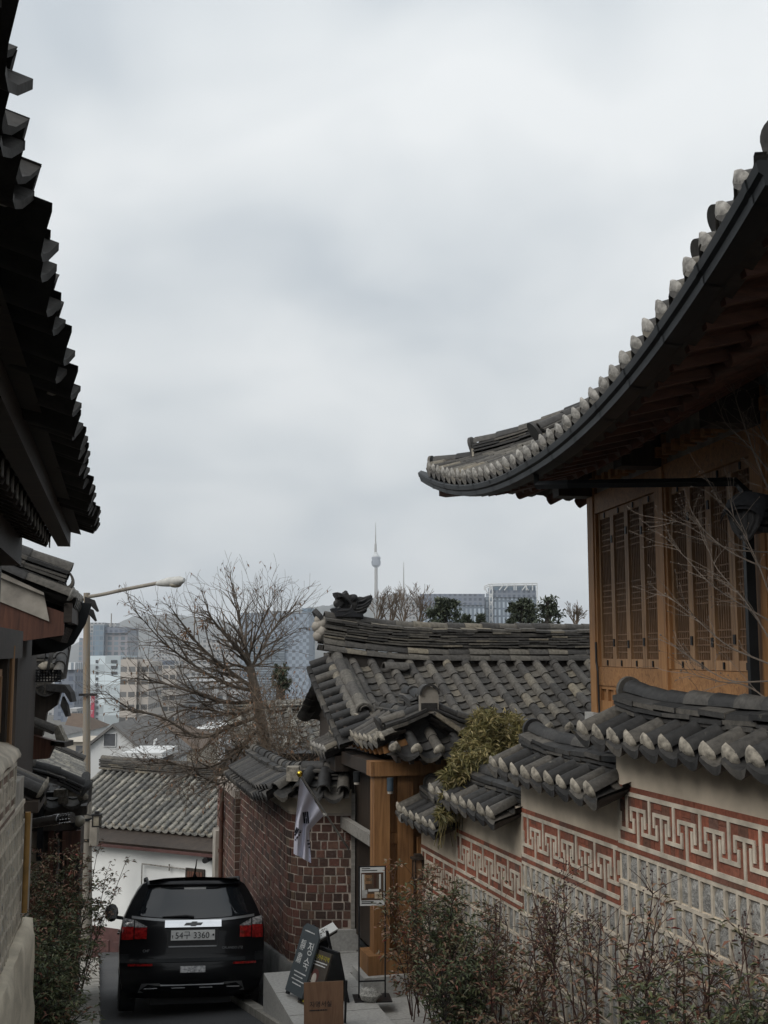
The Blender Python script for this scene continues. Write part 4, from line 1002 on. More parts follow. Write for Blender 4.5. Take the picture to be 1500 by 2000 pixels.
b = MB(); b.box(F1, 0.4, 9.6, -0.75, -0.55, EZ - 0.36, EZ - 0.10); b.build('purlin', 'wood_dark_h', h1)
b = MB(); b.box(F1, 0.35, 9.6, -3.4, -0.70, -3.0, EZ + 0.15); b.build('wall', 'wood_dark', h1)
FLw = Fr(V((-0.81, 0, 0)), -DLv, True)
if FLw.v.x < 0: FLw = Fr(FLw.o, FLw.u, False)
def fl(Y): return -Y / 0.9766 * 1.0                      # u of a given depth on the wall line
# window above the wall: lattice sash, plank apron, posts
ua, ub = fl(7.95), fl(6.3)
b = MB(); b.box(FLw, ua, ub, -0.30, -0.13, -0.62, -0.05); b.build('plank_wall', 'wood_grey', h1)
wi = MB(); za, zb = PT(20, 1445, 7.2).z, PT(20, 1325, 7.2).z
for k in range(4): u = ua + 0.12 + (ub - ua - 0.1) * k / 3; wi.box(FLw, u - 0.03, u + 0.03, -0.129, -0.09, za, zb)
wi.box(FLw, ua + 0.1, ub, -0.1285, -0.092, za - 0.05, za); wi.box(FLw, ua + 0.1, ub, -0.1285, -0.092, zb, zb + 0.05)
wo = wi.build('window', 'wood_grey', h1)
wi = MB()
for k in range(1, 18): u = ua + 0.12 + (ub - ua - 0.1) * k / 18; wi.box(FLw, u - 0.006, u + 0.006, -0.125, -0.108, za, zb)
for k in range(1, 6): z = za + (zb - za) * k / 6; wi.box(FLw, ua + 0.12, ub, -0.124, -0.109, z - 0.006, z + 0.006)
wi.build('lattice', 'lattice', wo)
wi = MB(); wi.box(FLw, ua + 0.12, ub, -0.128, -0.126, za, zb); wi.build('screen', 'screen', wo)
b = MB(); b.box(FLw, ua - 0.05, ua + 0.08, -0.16, -0.06, -0.75, -0.04); b.build('post', 'wood_dark', h1)
b = MB(); b.box(FLw, fl(8.55), fl(6.0), -0.35, -0.03, -0.039, 0.16); b.build('beam', 'wood_dark_h', h1)
b = MB(); b.tube([FLw.p(ua + 0.0, -0.04, -0.75), FLw.p(ua + 0.0, -0.04, 0.05)], 0.02, 6); b.build('downpipe', 'wood_grey', h1)
# ------------------------------------------------------------------ low wall in front of it
wl = thing('fret_wall', FLw.p(fl(7.2), 0, -2.9), 'cream-capped fret and granite wall beside the lattice window at the left edge', 'wall')
ztop_l = PT(13, 1511, 6.5).z
f = Fr(FLw.p(fl(7.75), 0.02, 0), FLw.u, True); f.v = FLw.v; L = fl(6.45) - fl(7.75)
BRl, STl, SBl = MB(), MB(), MB()
hb = 0.36
simple('clay', (0.17, 0.115, 0.085), 0.9, bmp=0.4)
meander(f, L, ztop_l - hb - 0.02, hb, BRl, STl)
wz = stone_rows(f, L, ztop_l - hb - 0.02, 8, SBl, STl, bw=0.10, rh=0.115)
b = MB(); b.box(f, 0, L, -0.34, -0.0, -3.4, ztop_l - 0.002); b.build('wall_body', 'plaster_old', wl)
BRl.build('brick_band', 'clay', wl); STl.build('lime_fret', 'mortar', wl, smooth=30); SBl.build('granite_blocks', 'stone', wl)
b = MB(); prof = [(-0.36, -0.03), (0.035, -0.03), (0.04, -0.01), (0.02, 0.03), (-0.05, 0.07), (-0.15, 0.085), (-0.26, 0.07), (-0.35, 0.03)]
b.grid([[f.p(u, x, ztop_l + y + 0.01 * math.sin(u * 9 + x * 20)) for x, y in prof] for u in [-0.05 + (L + 0.1) * i / 12 for i in range(13)]], None, True)
b.add([f.p(-0.05, x, ztop_l + y) for x, y in prof], [tuple(range(8))]); b.add([f.p(L + 0.05, x, ztop_l + y) for x, y in prof], [tuple(range(8))])
b.build('coping', 'mortar', wl, smooth=50)
f2 = Fr(FLw.p(fl(8.75), 0.0, 0), FLw.u, True); f2.v = FLw.v; L2 = fl(7.78) - fl(8.75)
STl, SBl = MB(), MB(); stone_rows(f2, L2, ztop_l - 0.42, 9, SBl, STl, bw=0.10, rh=0.12)
STl.build('lime_fret', 'mortar', wl, smooth=30); SBl.build('granite_blocks', 'stone', wl)
b = MB(); b.box(f2, 0, L2, -0.34, -0.001, -3.4, ztop_l - 0.25); b.build('wall_body', 'plaster_old', wl)
simple('ochre', (0.30, 0.17, 0.05), 0.6, bmp=0.1)
b = MB(); b.tube([f2.p(0.16, 0.05, ztop_l - 0.5), f2.p(0.16, 0.05, -1.9)], 0.022, 8); b.build('pipe', 'ochre', wl, smooth=50)
# sloping granite plinth with a weathered cream kerb
b = MB(); rows = []
for i in range(30):
    u = fl(8.85) + (fl(5.2) - fl(8.85)) * i / 29; q = mnoise.noise(V((u * 2.1, 0, 0))); q2 = mnoise.noise(V((u * 4.1, 3, 0)))
    rows.append([FLw.p(u, 0.0, -3.3), FLw.p(u, 0.135 + 0.03 * q2, -3.3), FLw.p(u, 0.115 + 0.06 * q, -2.6), FLw.p(u, 0.11 + 0.05 * q2, -2.3), FLw.p(u, 0.105 + 0.04 * q, -2.1 + 0.03 * q), FLw.p(u, 0.09 + 0.02 * q2, -2.0 + 0.03 * q2), FLw.p(u, 0.04, -1.985 + 0.02 * q), FLw.p(u, 0.02, -1.99)])
b.grid(rows, None, True); b.add(rows[0], [tuple(range(8))]); b.build('stone_kerb', 'kerb_stone', wl, smooth=60)
b = MB(); b.box(FLw, fl(8.8), fl(5.2), -0.3, 0.012, -2.05, wz - 0.2); b.build('plinth', 'stone', wl)
b = MB(); b.box(FLw, fl(6.42), fl(6.15), -0.3, 0.02, -3.2, ztop_l - 0.02); b.build('door_post', 'wood_red', wl)

# ------------------------------------------------------------------ second house: gable end to us, roof falling to the street
F2 = Fr(PT(146, 1172, 11.2), DLv, True)
if F2.v.x < 0: F2 = Fr(F2.o, F2.u, False)
h2 = thing('gabled_house', F2.p(1.5, -1.5, -3.8), 'second tiled house on the left with white-stopped eave tiles and a carved gable board', 'house')
def S2(u, b): return F2.p(u, -b * 0.93, 0.0 + b * (0.33 + 0.05 * b) + 0.16 * max(0, u - 0.5) ** 1.5 * 0.0)
T, P = MB(), MB(); tile_slope(T, S2, [0.0 + i * 0.26 for i in range(8)], lambda u: 1.9, L=0.5, r=0.075, pitch=0.26, plug=P, setback=0.06)
ro = T.build('tiled_roof', 'tile_dark', h2, smooth=40); P.build('plaster_stopper', 'plug_white', ro, smooth=60)
T, P = MB(), MB(); ridge(T, [S2(0.14, 0.12 + 1.7 * i / 8) + V((0, 0, 0.10 - 0.05 * i / 8)) for i in range(9)], [(0.05, 0.12), (0.04, 0.13), (0.04, 0.13), (0.045, 0.13)], rtop=0.085, L=0.4, ragged=2)
a = S2(0.14, 0.12) + V((0, 0, 0.28)); dn = (S2(0.14, 0.0) - S2(0.14, 0.3)).normalized()      # rounded end tile curling down
T.grid([[a + dn * (0.10 * math.sin(q) * k) + V((0, 0, -0.10 + 0.10 * math.cos(q) * k)) + F2.u * du for q in [math.pi * j / 10 for j in range(11)]] for du, k in ((-0.11, 0.75), (-0.11, 1), (0.11, 1), (0.11, 0.75))])
T.build('verge_ridge', 'tile_dark', h2, smooth=40)
for k in range(4): P.ball(S2(0.1 + 0.05 * k, 0.16 + 0.04 * (k % 2)) + V((0, 0, 0.08)), 0.07, 8)
P.build('plaster_block', 'plug_white', h2, smooth=60)
b = MB(); b.prism([S2(-0.03, 0.25) + V((0, 0, -0.30)), S2(-0.03, 0.32) + V((0, 0, -0.04)), S2(-0.03, 1.9) + V((0, 0, -0.04)), S2(-0.03, 1.9) + V((0, 0, -0.40))], F2.u * 0.05); b.build('plaster_fillet', 'plaster_old', h2)
b = MB(); b.prism([S2(-0.01, 0.10) + V((0, 0, -0.38)), S2(-0.01, 0.10) + V((0, 0, -0.16)), S2(-0.01, 2.0) + V((0, 0, -0.36)), S2(-0.01, 2.0) + V((0, 0, -0.85)), S2(-0.01, 0.5) + V((0, 0, -0.58))], F2.u * 0.05)
bo = b.build('barge_board', 'wood_red', h2)
b = MB(); c = S2(-0.012, 0.95) + V((0, 0, -0.55)); b.tube([c + F2.v * 0.085 * math.cos(q) + V((0, 0, 0.085 * math.sin(q))) for q in [i * math.pi / 10 for i in range(21)]], 0.008, 5); b.tube([c + F2.v * 0.04 * math.cos(q) - F2.v * 0.12 + V((0, 0, 0.05 * math.sin(q))) for q in [i * math.pi / 10 for i in range(17)]], 0.008, 5); b.build('carving', 'wood_dark', bo)
b = MB(); b.box(F2, -0.02, 2.1, -0.10, -0.02, -0.22, -0.03); b.build('eave_board', 'wood_dark_h', h2)
for i in range(9): u = 0.12 + i * 0.2; b = MB(); b.beam(F2.p(u, -0.7, -0.12), F2.p(u, -0.10, -0.34), 0.06, 0.16); b.build('rafter', 'wood_dark', h2)
b = MB(); b.prism([F2.p(1.3, 0.06, -0.20), F2.p(1.3, 0.12, 0.02), F2.p(1.3, -0.5, 0.1), F2.p(1.3, -0.5, -0.55), F2.p(1.3, -0.18, -0.5), F2.p(1.3, -0.06, -0.42)], F2.u * 0.04); b.build('wind_board', 'gutter', h2)
T = MB()
for dz, ln in ((0.06, 0.16), (-0.05, 0.14)):
    a = F2.p(1.75, 0.02, dz + 0.02); T.prism([a + V((0, 0, 0.04)), a + F2.v * ln * 0.7 + V((0, 0, 0.0)), a + F2.v * ln + V((0, 0, -0.12)), a + F2.v * ln * 0.85 + V((0, 0, -0.13)), a + F2.v * ln * 0.4 + V((0, 0, -0.06)), a - V((0, 0, 0.03))], F2.u * 0.2)
T.build('corner_tile', 'tile_black', h2)
b = MB(); b.box(F2, 0.35, 2.6, -3.2, -0.55, -4.2, -0.35); b.build('wall', 'wood_dark', h2)
b = MB(); b.box(F2, 0.2, 0.36, -1.05, -0.72, -0.72, -0.38); b.build('beam_end', 'wood_dark', h2)

# ------------------------------------------------------------------ third house: eave with patterned drip tiles and a metal trough
F3 = Fr(PT(128, 1340, 14.2), -PLv, True)
if F3.v.y > 0: F3 = Fr(F3.o, F3.u, False)                # v towards us, u to the left
h3 = thing('eaves_house', F3.p(1, -1.5, -3.2), 'third house on the left with wheel-patterned drip tiles and a perforated metal trough', 'house')
def S3(u, b): return F3.p(u, -b * 0.93, 0.02 + b * 0.40 + 0.12 * max(0, 1 - u / 0.7) ** 2 * max(0, 1 - b))
T = MB(); tile_slope(T, S3, [0.1 + i * 0.285 for i in range(8)], lambda u: 1.7, L=0.33, r=0.075, pitch=0.285, setback=0.05)
for i in range(8):           # discs under the drip tiles, with spokes
    u = 0.24 + i * 0.285; p = S3(u, -0.01) + V((0, 0, -0.05))
    T.prism([p + F3.u * (math.cos(a) * 0.14) + V((0, 0, math.sin(a) * 0.14)) for a in [math.pi + math.pi * j / 10 for j in range(11)]], F3.v * 0.025)
    for j in range(7): a = math.pi * (1.1 + 0.8 * j / 6); T.tube([p + F3.v * 0.028 + F3.u * (math.cos(a) * 0.03) + V((0, 0, math.sin(a) * 0.03)), p + F3.v * 0.028 + F3.u * (math.cos(a) * 0.115) + V((0, 0, math.sin(a) * 0.115))], 0.008, 4)
    T.tube([p + F3.v * 0.02 + F3.u * (math.cos(a) * 0.14) + V((0, 0, math.sin(a) * 0.14)) for a in [math.pi + math.pi * j / 12 for j in range(13)]], 0.012, 5)
T.build('tiled_roof', 'tile_dark', h3, smooth=40)
T = MB(); a = PT(134, 1352, 14.1); T.prism([a + V((-0.28, 0, 0.10)), a + V((-0.05, 0, 0.09)), a + V((0.02, 0, 0.0)), a + V((0.05, 0, -0.12)), a + V((0.02, 0, -0.12)), a + V((-0.05, 0, -0.01)), a + V((-0.28, 0, 0.02))], V((0, 0.2, 0)))
a = PT(126, 1370, 14.1); T.prism([a + V((-0.03, 0, 0.06)), a + V((0.03, 0, -0.05)), a + V((0.06, 0, -0.18)), a + V((0.02, 0, -0.19)), a + V((-0.05, 0, -0.05))], V((0, 0.1, 0)))
T.build('corner_tile', 'tile_black', h3)
T, P = MB(), MB(); ridge(T, [F3.p(0.28 + 0.15 * i, -0.35, 0.27 + 0.0 * i) for i in range(8)], [(0.05, 0.1), (0.04, 0.1)], rtop=0.085, L=0.4, cap0=0.30)
T.build('verge_ridge', 'tile_dark', h3, smooth=40); P.ball(F3.p(0.28, -0.3, 0.24), 0.12, 10, sq=(1, 0.6, 0.6)); P.build('plaster_block', 'plug', h3, smooth=60)
b = MB()
f3 = Fr(PT(120, 1322, 13.6), -V((0.995, 0.1, 0)), True)
if f3.v.y > 0: f3.v = -f3.v
b.box(f3, 0.30, 1.3, -0.10, 0.02, -0.06, 0.08); tr = b.build('metal_trough', 'gutter', h3)
b = MB()
for r_ in range(4):
    for c_ in range(9): u = 0.005 + c_ * 0.034; z = -0.05 + r_ * 0.034; b.box(f3, u, u + 0.014, 0.0, 0.008, z - 0.01, z + 0.028); 
for r_ in range(5): z = -0.062 + r_ * 0.034; b.box(f3, 0.0, 0.31, 0.009, 0.014, z, z + 0.013)
b.build('perforated_sheet', 'metal_black', tr)
b = MB(); b.box(f3, 0.32, 1.3, 0.03, 0.05, -0.13, -0.09)
for k in range(8): b.box(f3, 0.33 + k * 0.06, 0.36 + k * 0.06, 0.03, 0.06, -0.16, -0.10)
b.build('drip_rail', 'wood_grey', tr)
b = MB(); b.prism([F3.p(u, -0.04, w) for u, w in ((0.04, -0.02), (0.10, -0.24), (0.22, -0.33), (0.26, -0.62), (1.6, -0.64), (1.6, -0.02))], F3.v * -0.3); b.build('eave_board', 'wood_dark', h3)
b = MB(); b.prism([F3.p(0.42, 0.03, -0.62), F3.p(0.54, 0.03, -0.80), F3.p(1.6, 0.03, -0.86), F3.p(1.6, 0.03, -0.62)], F3.v * -0.2); b.build('barge_board', 'wood_red', h3)
T, P = MB(), MB(); ridge(T, [PT(x, y, 14.0) for x, y in ((108, 1432), (90, 1424), (62, 1412), (30, 1400))], [(0.03, 0.08)], rtop=0.075, L=0.4)
a = PT(112, 1428, 14.0); P.prism([a + V((0.0, -0.05, -0.10)), a + V((0.12, -0.05, -0.12)), a + V((0.02, -0.05, 0.07)), a + V((-0.04, -0.05, 0.06))], V((0, 0.15, 0)))
T.build('verge_ridge', 'tile_dark', h3, smooth=40); P.build('plaster_block', 'plug', h3)
b = MB(); b.prism([PT(x, y, 14.05) for x, y in ((20, 1425), (108, 1448), (92, 1482), (20, 1486))], V((0, 0.12, 0))); b.build('barge_board', 'wood_red', h3)
b = MB(); b.prism([PT(x, y, 14.05) for x, y in ((100, 1447), (126, 1450), (126, 1460), (98, 1456))], V((0, 0.4, 0))); b.build('eave_board', 'wood_dark', h3)
b = MB(); b.box(F3, 0.62, 3.5, -3.0, -0.30, -3.2, 0.0); b.build('wall', 'wood_dark', h3)

# ------------------------------------------------------------------ fourth house: small street gate with its roof
F4 = Fr(PT(150, 1530, 16.5), DLv, True)
if F4.v.x < 0: F4 = Fr(F4.o, F4.u, False)
h4 = thing('gatehouse', F4.p(0, -0.5, -3.6), 'small tiled gatehouse with pale wall and steel flue, left of the lamp post', 'house')
T = MB(); pts = [PT(x, y, Y) for x, y, Y in ((152, 1532, 16.3), (128, 1519, 16.2), (100, 1508, 16.1), (70, 1499, 16.0), (38, 1490, 15.9), (10, 1482, 15.8))]
ridge(T, [p - V((0, 0, 0.12)) for p in smooth_path(pts, 14)], [(0.05, 0.13), (0.04, 0.14), (0.045, 0.15)], rtop=0.10, L=0.34, cap0=0.22, ragged=1.8); T.build('ridge', 'tile_dark', h4, smooth=40)
P = MB(); a = PT(148, 1545, 16.3); P.box(None, a.x - 0.1, a.x + 0.08, a.y - 0.05, a.y + 0.1, a.z - 0.07, a.z + 0.06); P.build('plaster_block', 'plug', h4); P = MB(); P.box(None, a.x - 0.3, a.x - 0.14, a.y - 0.05, a.y + 0.1, a.z - 0.08, a.z + 0.02); P.build('plaster_block', 'plug', h4)
oR = PT(172, 1568, 17.6)
F4b = Fr(oR, DS, True)
if F4b.v.x < 0: F4b = Fr(F4b.o, F4b.u, False)
def S4(u, b): return F4b.p(u, -b * 0.9, 0.0 + b * 0.42)
T, P = MB(), MB(); tile_slope(T, S4, [0.0 + i * 0.25 for i in range(24)], lambda u: 1.6, L=0.3, r=0.062, pitch=0.25, plug=P, setback=0.04, sag=0.05)
ro = T.build('tiled_roof', 'tile_old', h4, smooth=40); P.build('plaster_stopper', 'plug', ro, smooth=60)
T = MB(); ridge(T, [S4(5.9, 0.05 + 1.6 * i / 6) + V((0, 0, 0.02)) for i in range(7)], [(0.06, 0.1), (0.05, 0.12)], rtop=0.085, L=0.5); T.build('ridge', 'tile_dark', h4, smooth=40)
F4c = Fr(PT(166, 1572, 16.4), -PLv, True)
if F4c.v.y > 0: F4c = Fr(F4c.o, F4c.u, False)
def S5(u, b): return F4c.p(u, -b * 0.9, 0.0 + b * 0.45 + 0.05 * max(0, 1 - u / 0.4) ** 2)
T, P = MB(), MB(); tile_slope(T, S5, [0.02 + i * 0.29 for i in range(5)], lambda u: 0.62, L=0.32, r=0.075, pitch=0.29, plug=P, setback=0.07, sag=0.075)
ro = T.build('tiled_roof', 'tile_dark', h4, smooth=40); P.build('plaster_stopper', 'plug', ro, smooth=60)
T, P = MB(), MB()       # short coping tiles of the neighbouring wall end
Fw = Fr(PT(82, 1555, 10.4), DLv, True)
if Fw.v.x < 0: Fw = Fr(Fw.o, Fw.u, False)
wc = thing('coping_wall', Fw.p(0.6, -0.3, -2.6), 'short wall end with three grey coping tiles beside the fret wall', 'wall')
tile_slope(T, lambda a, b: Fw.p(a, -b * 0.9, b * 0.45), [0.0, 0.24, 0.48], lambda a: 0.55, L=0.5, r=0.07, pitch=0.24, plug=P, setback=0.04)
ro = T.build('tile_cap', 'tile_dark', wc, smooth=40); P.build('plaster_stopper', 'plug', ro, smooth=60)
b = MB(); b.box(Fw, -0.12, 0.8, -0.62, -0.02, -0.13, -0.03); b.build('eave_board', 'wood_dark', wc)
b = MB(); b.box(Fw, -0.05, 0.8, -0.6, -0.14, -2.8, -0.13); b.build('wall_body', 'plaster_old', wc)
b = MB(); b.box(F4c, -0.02, 1.5, -0.5, -0.12, -0.16, -0.03); b.box(F4c, 0.1, 1.5, -1.0, -0.1, -0.36, -0.161); b.build('eave_board', 'wood_dark', h4)
b = MB(); b.box(F4c, 0.62, 1.6, -1.6, -0.2, -2.9, -0.361); b.build('wall', 'plaster', h4)
b = MB(); b.box(F4c, 0.06, 0.6, -1.6, -0.3, -2.9, -0.361); b.build('recess', 'wood_dark', h4)
b = MB(); b.box(F4c, 0.42, 0.5, -0.29, -0.2, -2.8, -0.362); b.build('gate_post', 'wood_red', h4); b = MB(); b.box(F4c, 0.14, 0.24, -0.29, -0.2, -2.8, -0.362); b.build('gate_post', 'wood_red', h4)
b = MB(); b.box(F4c, 0.34, 0.37, -0.28, -0.25, -1.6, -0.5); b.box(F4c, 0.27, 0.29, -0.28, -0.25, -1.3, -0.5); b.build('light_strip', 'plug_white', h4)
b = MB(); b.box(F4c, 0.56, 0.64, -0.1, 0.0, -0.75, 0.12); b.box(F4c, 0.3, 0.64, -0.1, -0.002, 0.121, 0.19); b.build('bracket', 'gutter', h4)
b = MB(); b.box(F4c, 0.05, 0.3, -0.2, -0.1, -0.7, -0.37); b.build('beam_end', 'wood_red', h4)
simple('steel', (0.55, 0.55, 0.55), 0.22, 1.0, var=0.15, scale=3, bmp=0.02)
fl_ = thing('flue_pipe', PT(90, 1604, 15.5), 'shiny steel flue pipe sticking out from the pale gatehouse wall', 'pipe')
a, e = PT(64, 1608, 15.6), PT(118, 1600, 15.3); e2 = PT(140, 1597, 15.2)
b = MB(); b.tube([a, a.lerp(e, 0.8)], 0.066, 16); b.tube([a.lerp(e, 0.8), e], 0.074, 16); b.build('duct', 'steel', fl_, smooth=50)
b = MB(); d = (e2 - e)
for k in range(5): q = e + d * (k / 4.0); b.tube([q - d * 0.02, q + d * 0.02], 0.07, 14)
for j in range(8):
    an = j * math.pi / 4; off = V((0, math.cos(an), math.sin(an))) * 0.066; b.tube([e + off, e2 + off], 0.007, 5)
b.build('grille', 'steel', fl_, smooth=50)
b = MB(); b.tube([e, e2], 0.05, 12); b.build('liner', 'iron', fl_)
gl = thing('globe_lamp', PT(155, 1604, 16.3), 'round glass globe lamp beside the grille of the steel flue', 'lamp')
b = MB(); b.ball(PT(155, 1604, 16.3), 0.085, 12); simple('glass_globe', (0.22, 0.2, 0.16), 0.1, bmp=0); b.build('globe', 'glass_globe', gl, smooth=80)
b = MB(); b.ball(PT(150, 1606, 16.32), 0.098, 12, sq=(0.8, 0.9, 0.95)); b.build('housing', 'metal_black', gl, smooth=80)
# ------------------------------------------------------------------ parked car, seen from behind
m, t, b = nodes('paint_black'); b.inputs['Base Color'].default_value = (0.006, 0.0065, 0.008, 1); b.inputs['Roughness'].default_value = 0.3; b.inputs['Specular IOR Level'].default_value = 0.2
b.inputs['Coat Weight'].default_value = 0.18; b.inputs['Coat Roughness'].default_value = 0.04; bump(t, b, tnoise(t, 2.0, 2), 0.02, 0.01)
m, t, b = nodes('car_glass'); b.inputs['Base Color'].default_value = (0.012, 0.014, 0.017, 1); b.inputs['Roughness'].default_value = 0.05; b.inputs['Specular IOR Level'].default_value = 0.8
t.links.new(ramp(t, tnoise(t, 6, 4), [(0.3, (0.02,) * 3), (0.8, (0.12,) * 3)]), b.inputs['Roughness'])
simple('chrome', (0.75, 0.76, 0.78), 0.12, 1.0, var=0.05, bmp=0); simple('silver', (0.24, 0.245, 0.25), 0.4, 0.6, var=0.1, bmp=0.05)
simple('rubber', (0.016, 0.016, 0.016), 0.85, bmp=0.2); simple('black_plastic', (0.014, 0.014, 0.015), 0.55, bmp=0.1)
m, t, b = nodes('red_lens'); t.links.new(ramp(t, tnoise(t, 22, 2), [(0.35, (0.12, 0.004, 0.005)), (0.7, (0.42, 0.015, 0.015))]), b.inputs['Base Color']); b.inputs['Roughness'].default_value = 0.12; b.inputs['Coat Weight'].default_value = 1.0
m, t, b = nodes('clear_lens'); t.links.new(ramp(t, tnoise(t, 26, 2), [(0.35, (0.10, 0.10, 0.11)), (0.7, (0.50, 0.49, 0.48))]), b.inputs['Base Color']); b.inputs['Roughness'].default_value = 0.12; b.inputs['Coat Weight'].default_value = 1.0
simple('plate_white', (0.74, 0.74, 0.72), 0.4, var=0.05, bmp=0.02); simple('ink', (0.012, 0.012, 0.016), 0.6, bmp=0)
car = bpy.data.objects.new('parked_car', None); C.objects.link(car); ROOT[car.name] = V()
tag(car, 'glossy black people carrier parked with its tail to us by the brick wall', 'car')
ZW = [(.20, .76), (.30, .85), (.45, .89), (.62, .905), (.8, .915), (1.0, .905), (1.1, .885), (1.2, .85), (1.35, .785), (1.48, .715), (1.55, .665), (1.60, .58), (1.625, .40), (1.635, .2), (1.64, .0)]
YR = [(.20, .16), (.30, .05), (.45, .0), (.62, .01), (.67, .05), (.8, .07), (1.0, .09), (1.1, .115), (1.2, .17), (1.35, .26), (1.48, .34), (1.55, .36), (1.60, .36), (1.64, .46)]
def itp(tb, z):
    if z <= tb[0][0]: return tb[0][1]
    for (a, p), (c, q) in zip(tb, tb[1:]):
        if z <= c: return p + (q - p) * (z - a) / (c - a)
    return tb[-1][1]
def rear(x, z, off=0.0): w_ = max(itp(ZW, z), 0.05); return V((x, itp(YR, z) + 0.17 * min(1, abs(x) / w_) ** 4 - off, z))
def Hy(y): return itp([(0, 1.64), (2.6, 1.64), (3.6, 1.06), (4.4, .88), (4.65, .7)], y)
def wid(y): return itp([(0, 1.0), (1.0, 1.015), (3.4, 1.0), (4.3, .93), (4.65, .75)], y)
def side(s, y, z, off=0.0):
    zz = z if z < .95 else .95 + (z - .95) * (Hy(y) - .95) / .69 if Hy(y) > .95 else min(z, Hy(y)); return V((s * (itp(ZW, z) * wid(y) + off), y, zz))
b = MB(); zs = [q[0] for q in ZW]; ys = [0.35, .7, 1.1, 1.7, 2.3, 2.7, 3.1, 3.6, 4.0, 4.4, 4.65]
NX = 11
zf = [.20, .25, .30, .38, .45, .55, .62, .64, .67, .72, .8, .9, 1.0, 1.1, 1.2, 1.35, 1.48, 1.55, 1.60]
b.grid([[rear(itp(ZW, z) * (2 * i / (NX - 1) - 1), z) for i in range(NX)] for z in zf])
for s in (-1, 1): b.grid([[rear(s * itp(ZW, z), z) if k == 0 else side(s, max(ys[k - 1], itp(YR, z) + .2), z) for k in range(len(ys) + 1)] for z in zf])
b.grid([[ (rear(itp(ZW, z) * s, z) if k == 0 else side(s, ys[k - 1], z)) for s, z in [(-1, q) for q in zs[11:]] + [(1, q) for q in zs[11:][::-1]]] for k in range(len(ys) + 1)])
b.add([side(s, 4.65, z) for s in (-1, 1) for z in (.2, .45, .7)], [(0, 1, 4, 3), (1, 2, 5, 4)])
b.add([(-.76, .2, .2), (.76, .2, .2), (.7, 4.6, .2), (-.7, 4.6, .2)], [(0, 1, 2, 3)])
body = b.build('body', 'paint_black', car, smooth=38)
def rpatch(name, mat, x0, x1, z0, z1, off=0.008, nx=8, nz=4, par=None, z1f=None, th=0.012):
    q = MB()
    def pt(i, j, o): 
        x = x0 + (x1 - x0) * i / nx; top = z1f(x) if z1f else z1; return rear(x if not callable(x) else 0, z0 + (top - z0) * j / nz, o)
    f_ = [[pt(i, j, off) for i in range(nx + 1)] for j in range(nz + 1)]; g_ = [[pt(i, j, off - th) for i in range(nx + 1)] for j in range(nz + 1)]
    q.grid(f_); q.grid([f_[0], g_[0]]); q.grid([f_[-1], g_[-1]]); q.grid([[r[0] for r in f_], [r[0] for r in g_]]); q.grid([[r[-1] for r in f_], [r[-1] for r in g_]])
    return q.build(name, mat, par or car, smooth=45)
q = MB(); zz = [1.13, 1.2, 1.3, 1.4, 1.5]
q.grid([[rear(k * (itp(ZW, z) * .80 + .02), z + (0.05 * (abs(k) ** 2) - .0 if z < 1.16 else 0), .006) for k in [-1, -.8, -.5, 0, .5, .8, 1]] for z in zz]); q.build('rear_window', 'car_glass', car, smooth=60)
q = MB()   # moulding that dips in the middle under the rear window
q.grid([[rear(x, z + 0.055 * (abs(x) / .78) ** 2, .012) for x in [-.78 + 1.56 * i / 16 for i in range(17)]] for z in (1.09, 1.12)]); q.build('window_moulding', 'silver', car, smooth=60)
q = MB(); q.grid([[rear(x, z, o) for x in (-.60, -.3, 0, .3, .60)] for z, o in ((1.54, .0), (1.55, .07), (1.585, .05), (1.60, 0))]); q.build('spoiler', 'paint_black', car, smooth=50)
rpatch('brake_light', 'plate_white', -.13, .15, 1.485, 1.51, .01)
q = MB(); q.tube([rear(-.40, 1.155, .02), rear(-.10, 1.165, .03), rear(.0, 1.15, .03)], [.008, .014, .016], 6); q.build('wiper', 'black_plastic', car)
for s in (-1, 1):
    lo = rpatch('tail_light', 'red_lens', s * .585, s * .735, .90, 1.035, .016)
    rpatch('clear_lens', 'clear_lens', s * .585, s * .735, 1.038, 1.1, .016, par=lo, z1f=lambda x: 1.045 + .075 * (abs(x) - .585) / .15)
    l2 = rpatch('tail_light', 'red_lens', s * .75, s * .895, .89, 1.045, .016)
    rpatch('clear_lens', 'clear_lens', s * .75, s * .885, 1.048, 1.13, .016, par=l2, z1f=lambda x: 1.125 + .03 * (abs(x) - .75) / .15)
    q = MB(); q.grid([[side(s, y, z, .008) for y in (.28, .36, .44)] for z in (.90, 1.0, 1.1)]); q.build('side_lens', 'red_lens', l2)
    rpatch('reflector', 'red_lens', s * .50, s * .80, .585, .61, .012)
    rpatch('bumper_corner', 'gutter', s * .79, s * .90, .62, .72, .01)
ch_ = rpatch('chrome_bar', 'chrome', -.365, .345, 1.03, 1.115, .035, th=.04)
q = MB()   # bow-tie emblem
em = [(-.10, .012), (-.035, .012), (-.03, .025), (.04, .025), (.035, .012), (.11, .012), (.085, -.018), (.03, -.018), (.025, -.03), (-.045, -.03), (-.04, -.018), (-.125, -.018)]
q.prism([rear(0, 1.072, .05) + V((x, 0, y)) for x, y in em], V((0, .012, 0))); q.build('emblem', 'silver', ch_)
hd = rpatch('plate_holder', 'black_plastic', -.33, .31, .80, 1.01, .014)
rpatch('holder_rim', 'silver', -.31, .29, .795, .81, .02, par=hd)
plt = rpatch('number_plate', 'plate_white', -.285, .265, .875, .995, .028)
Xr, Zr = V((1, 0, 0)), V((0, 0, 1))
text('54구 3360', 'ink', plt, rear(-.235, .897, .036), Xr, Zr, .105, squeeze=.98)
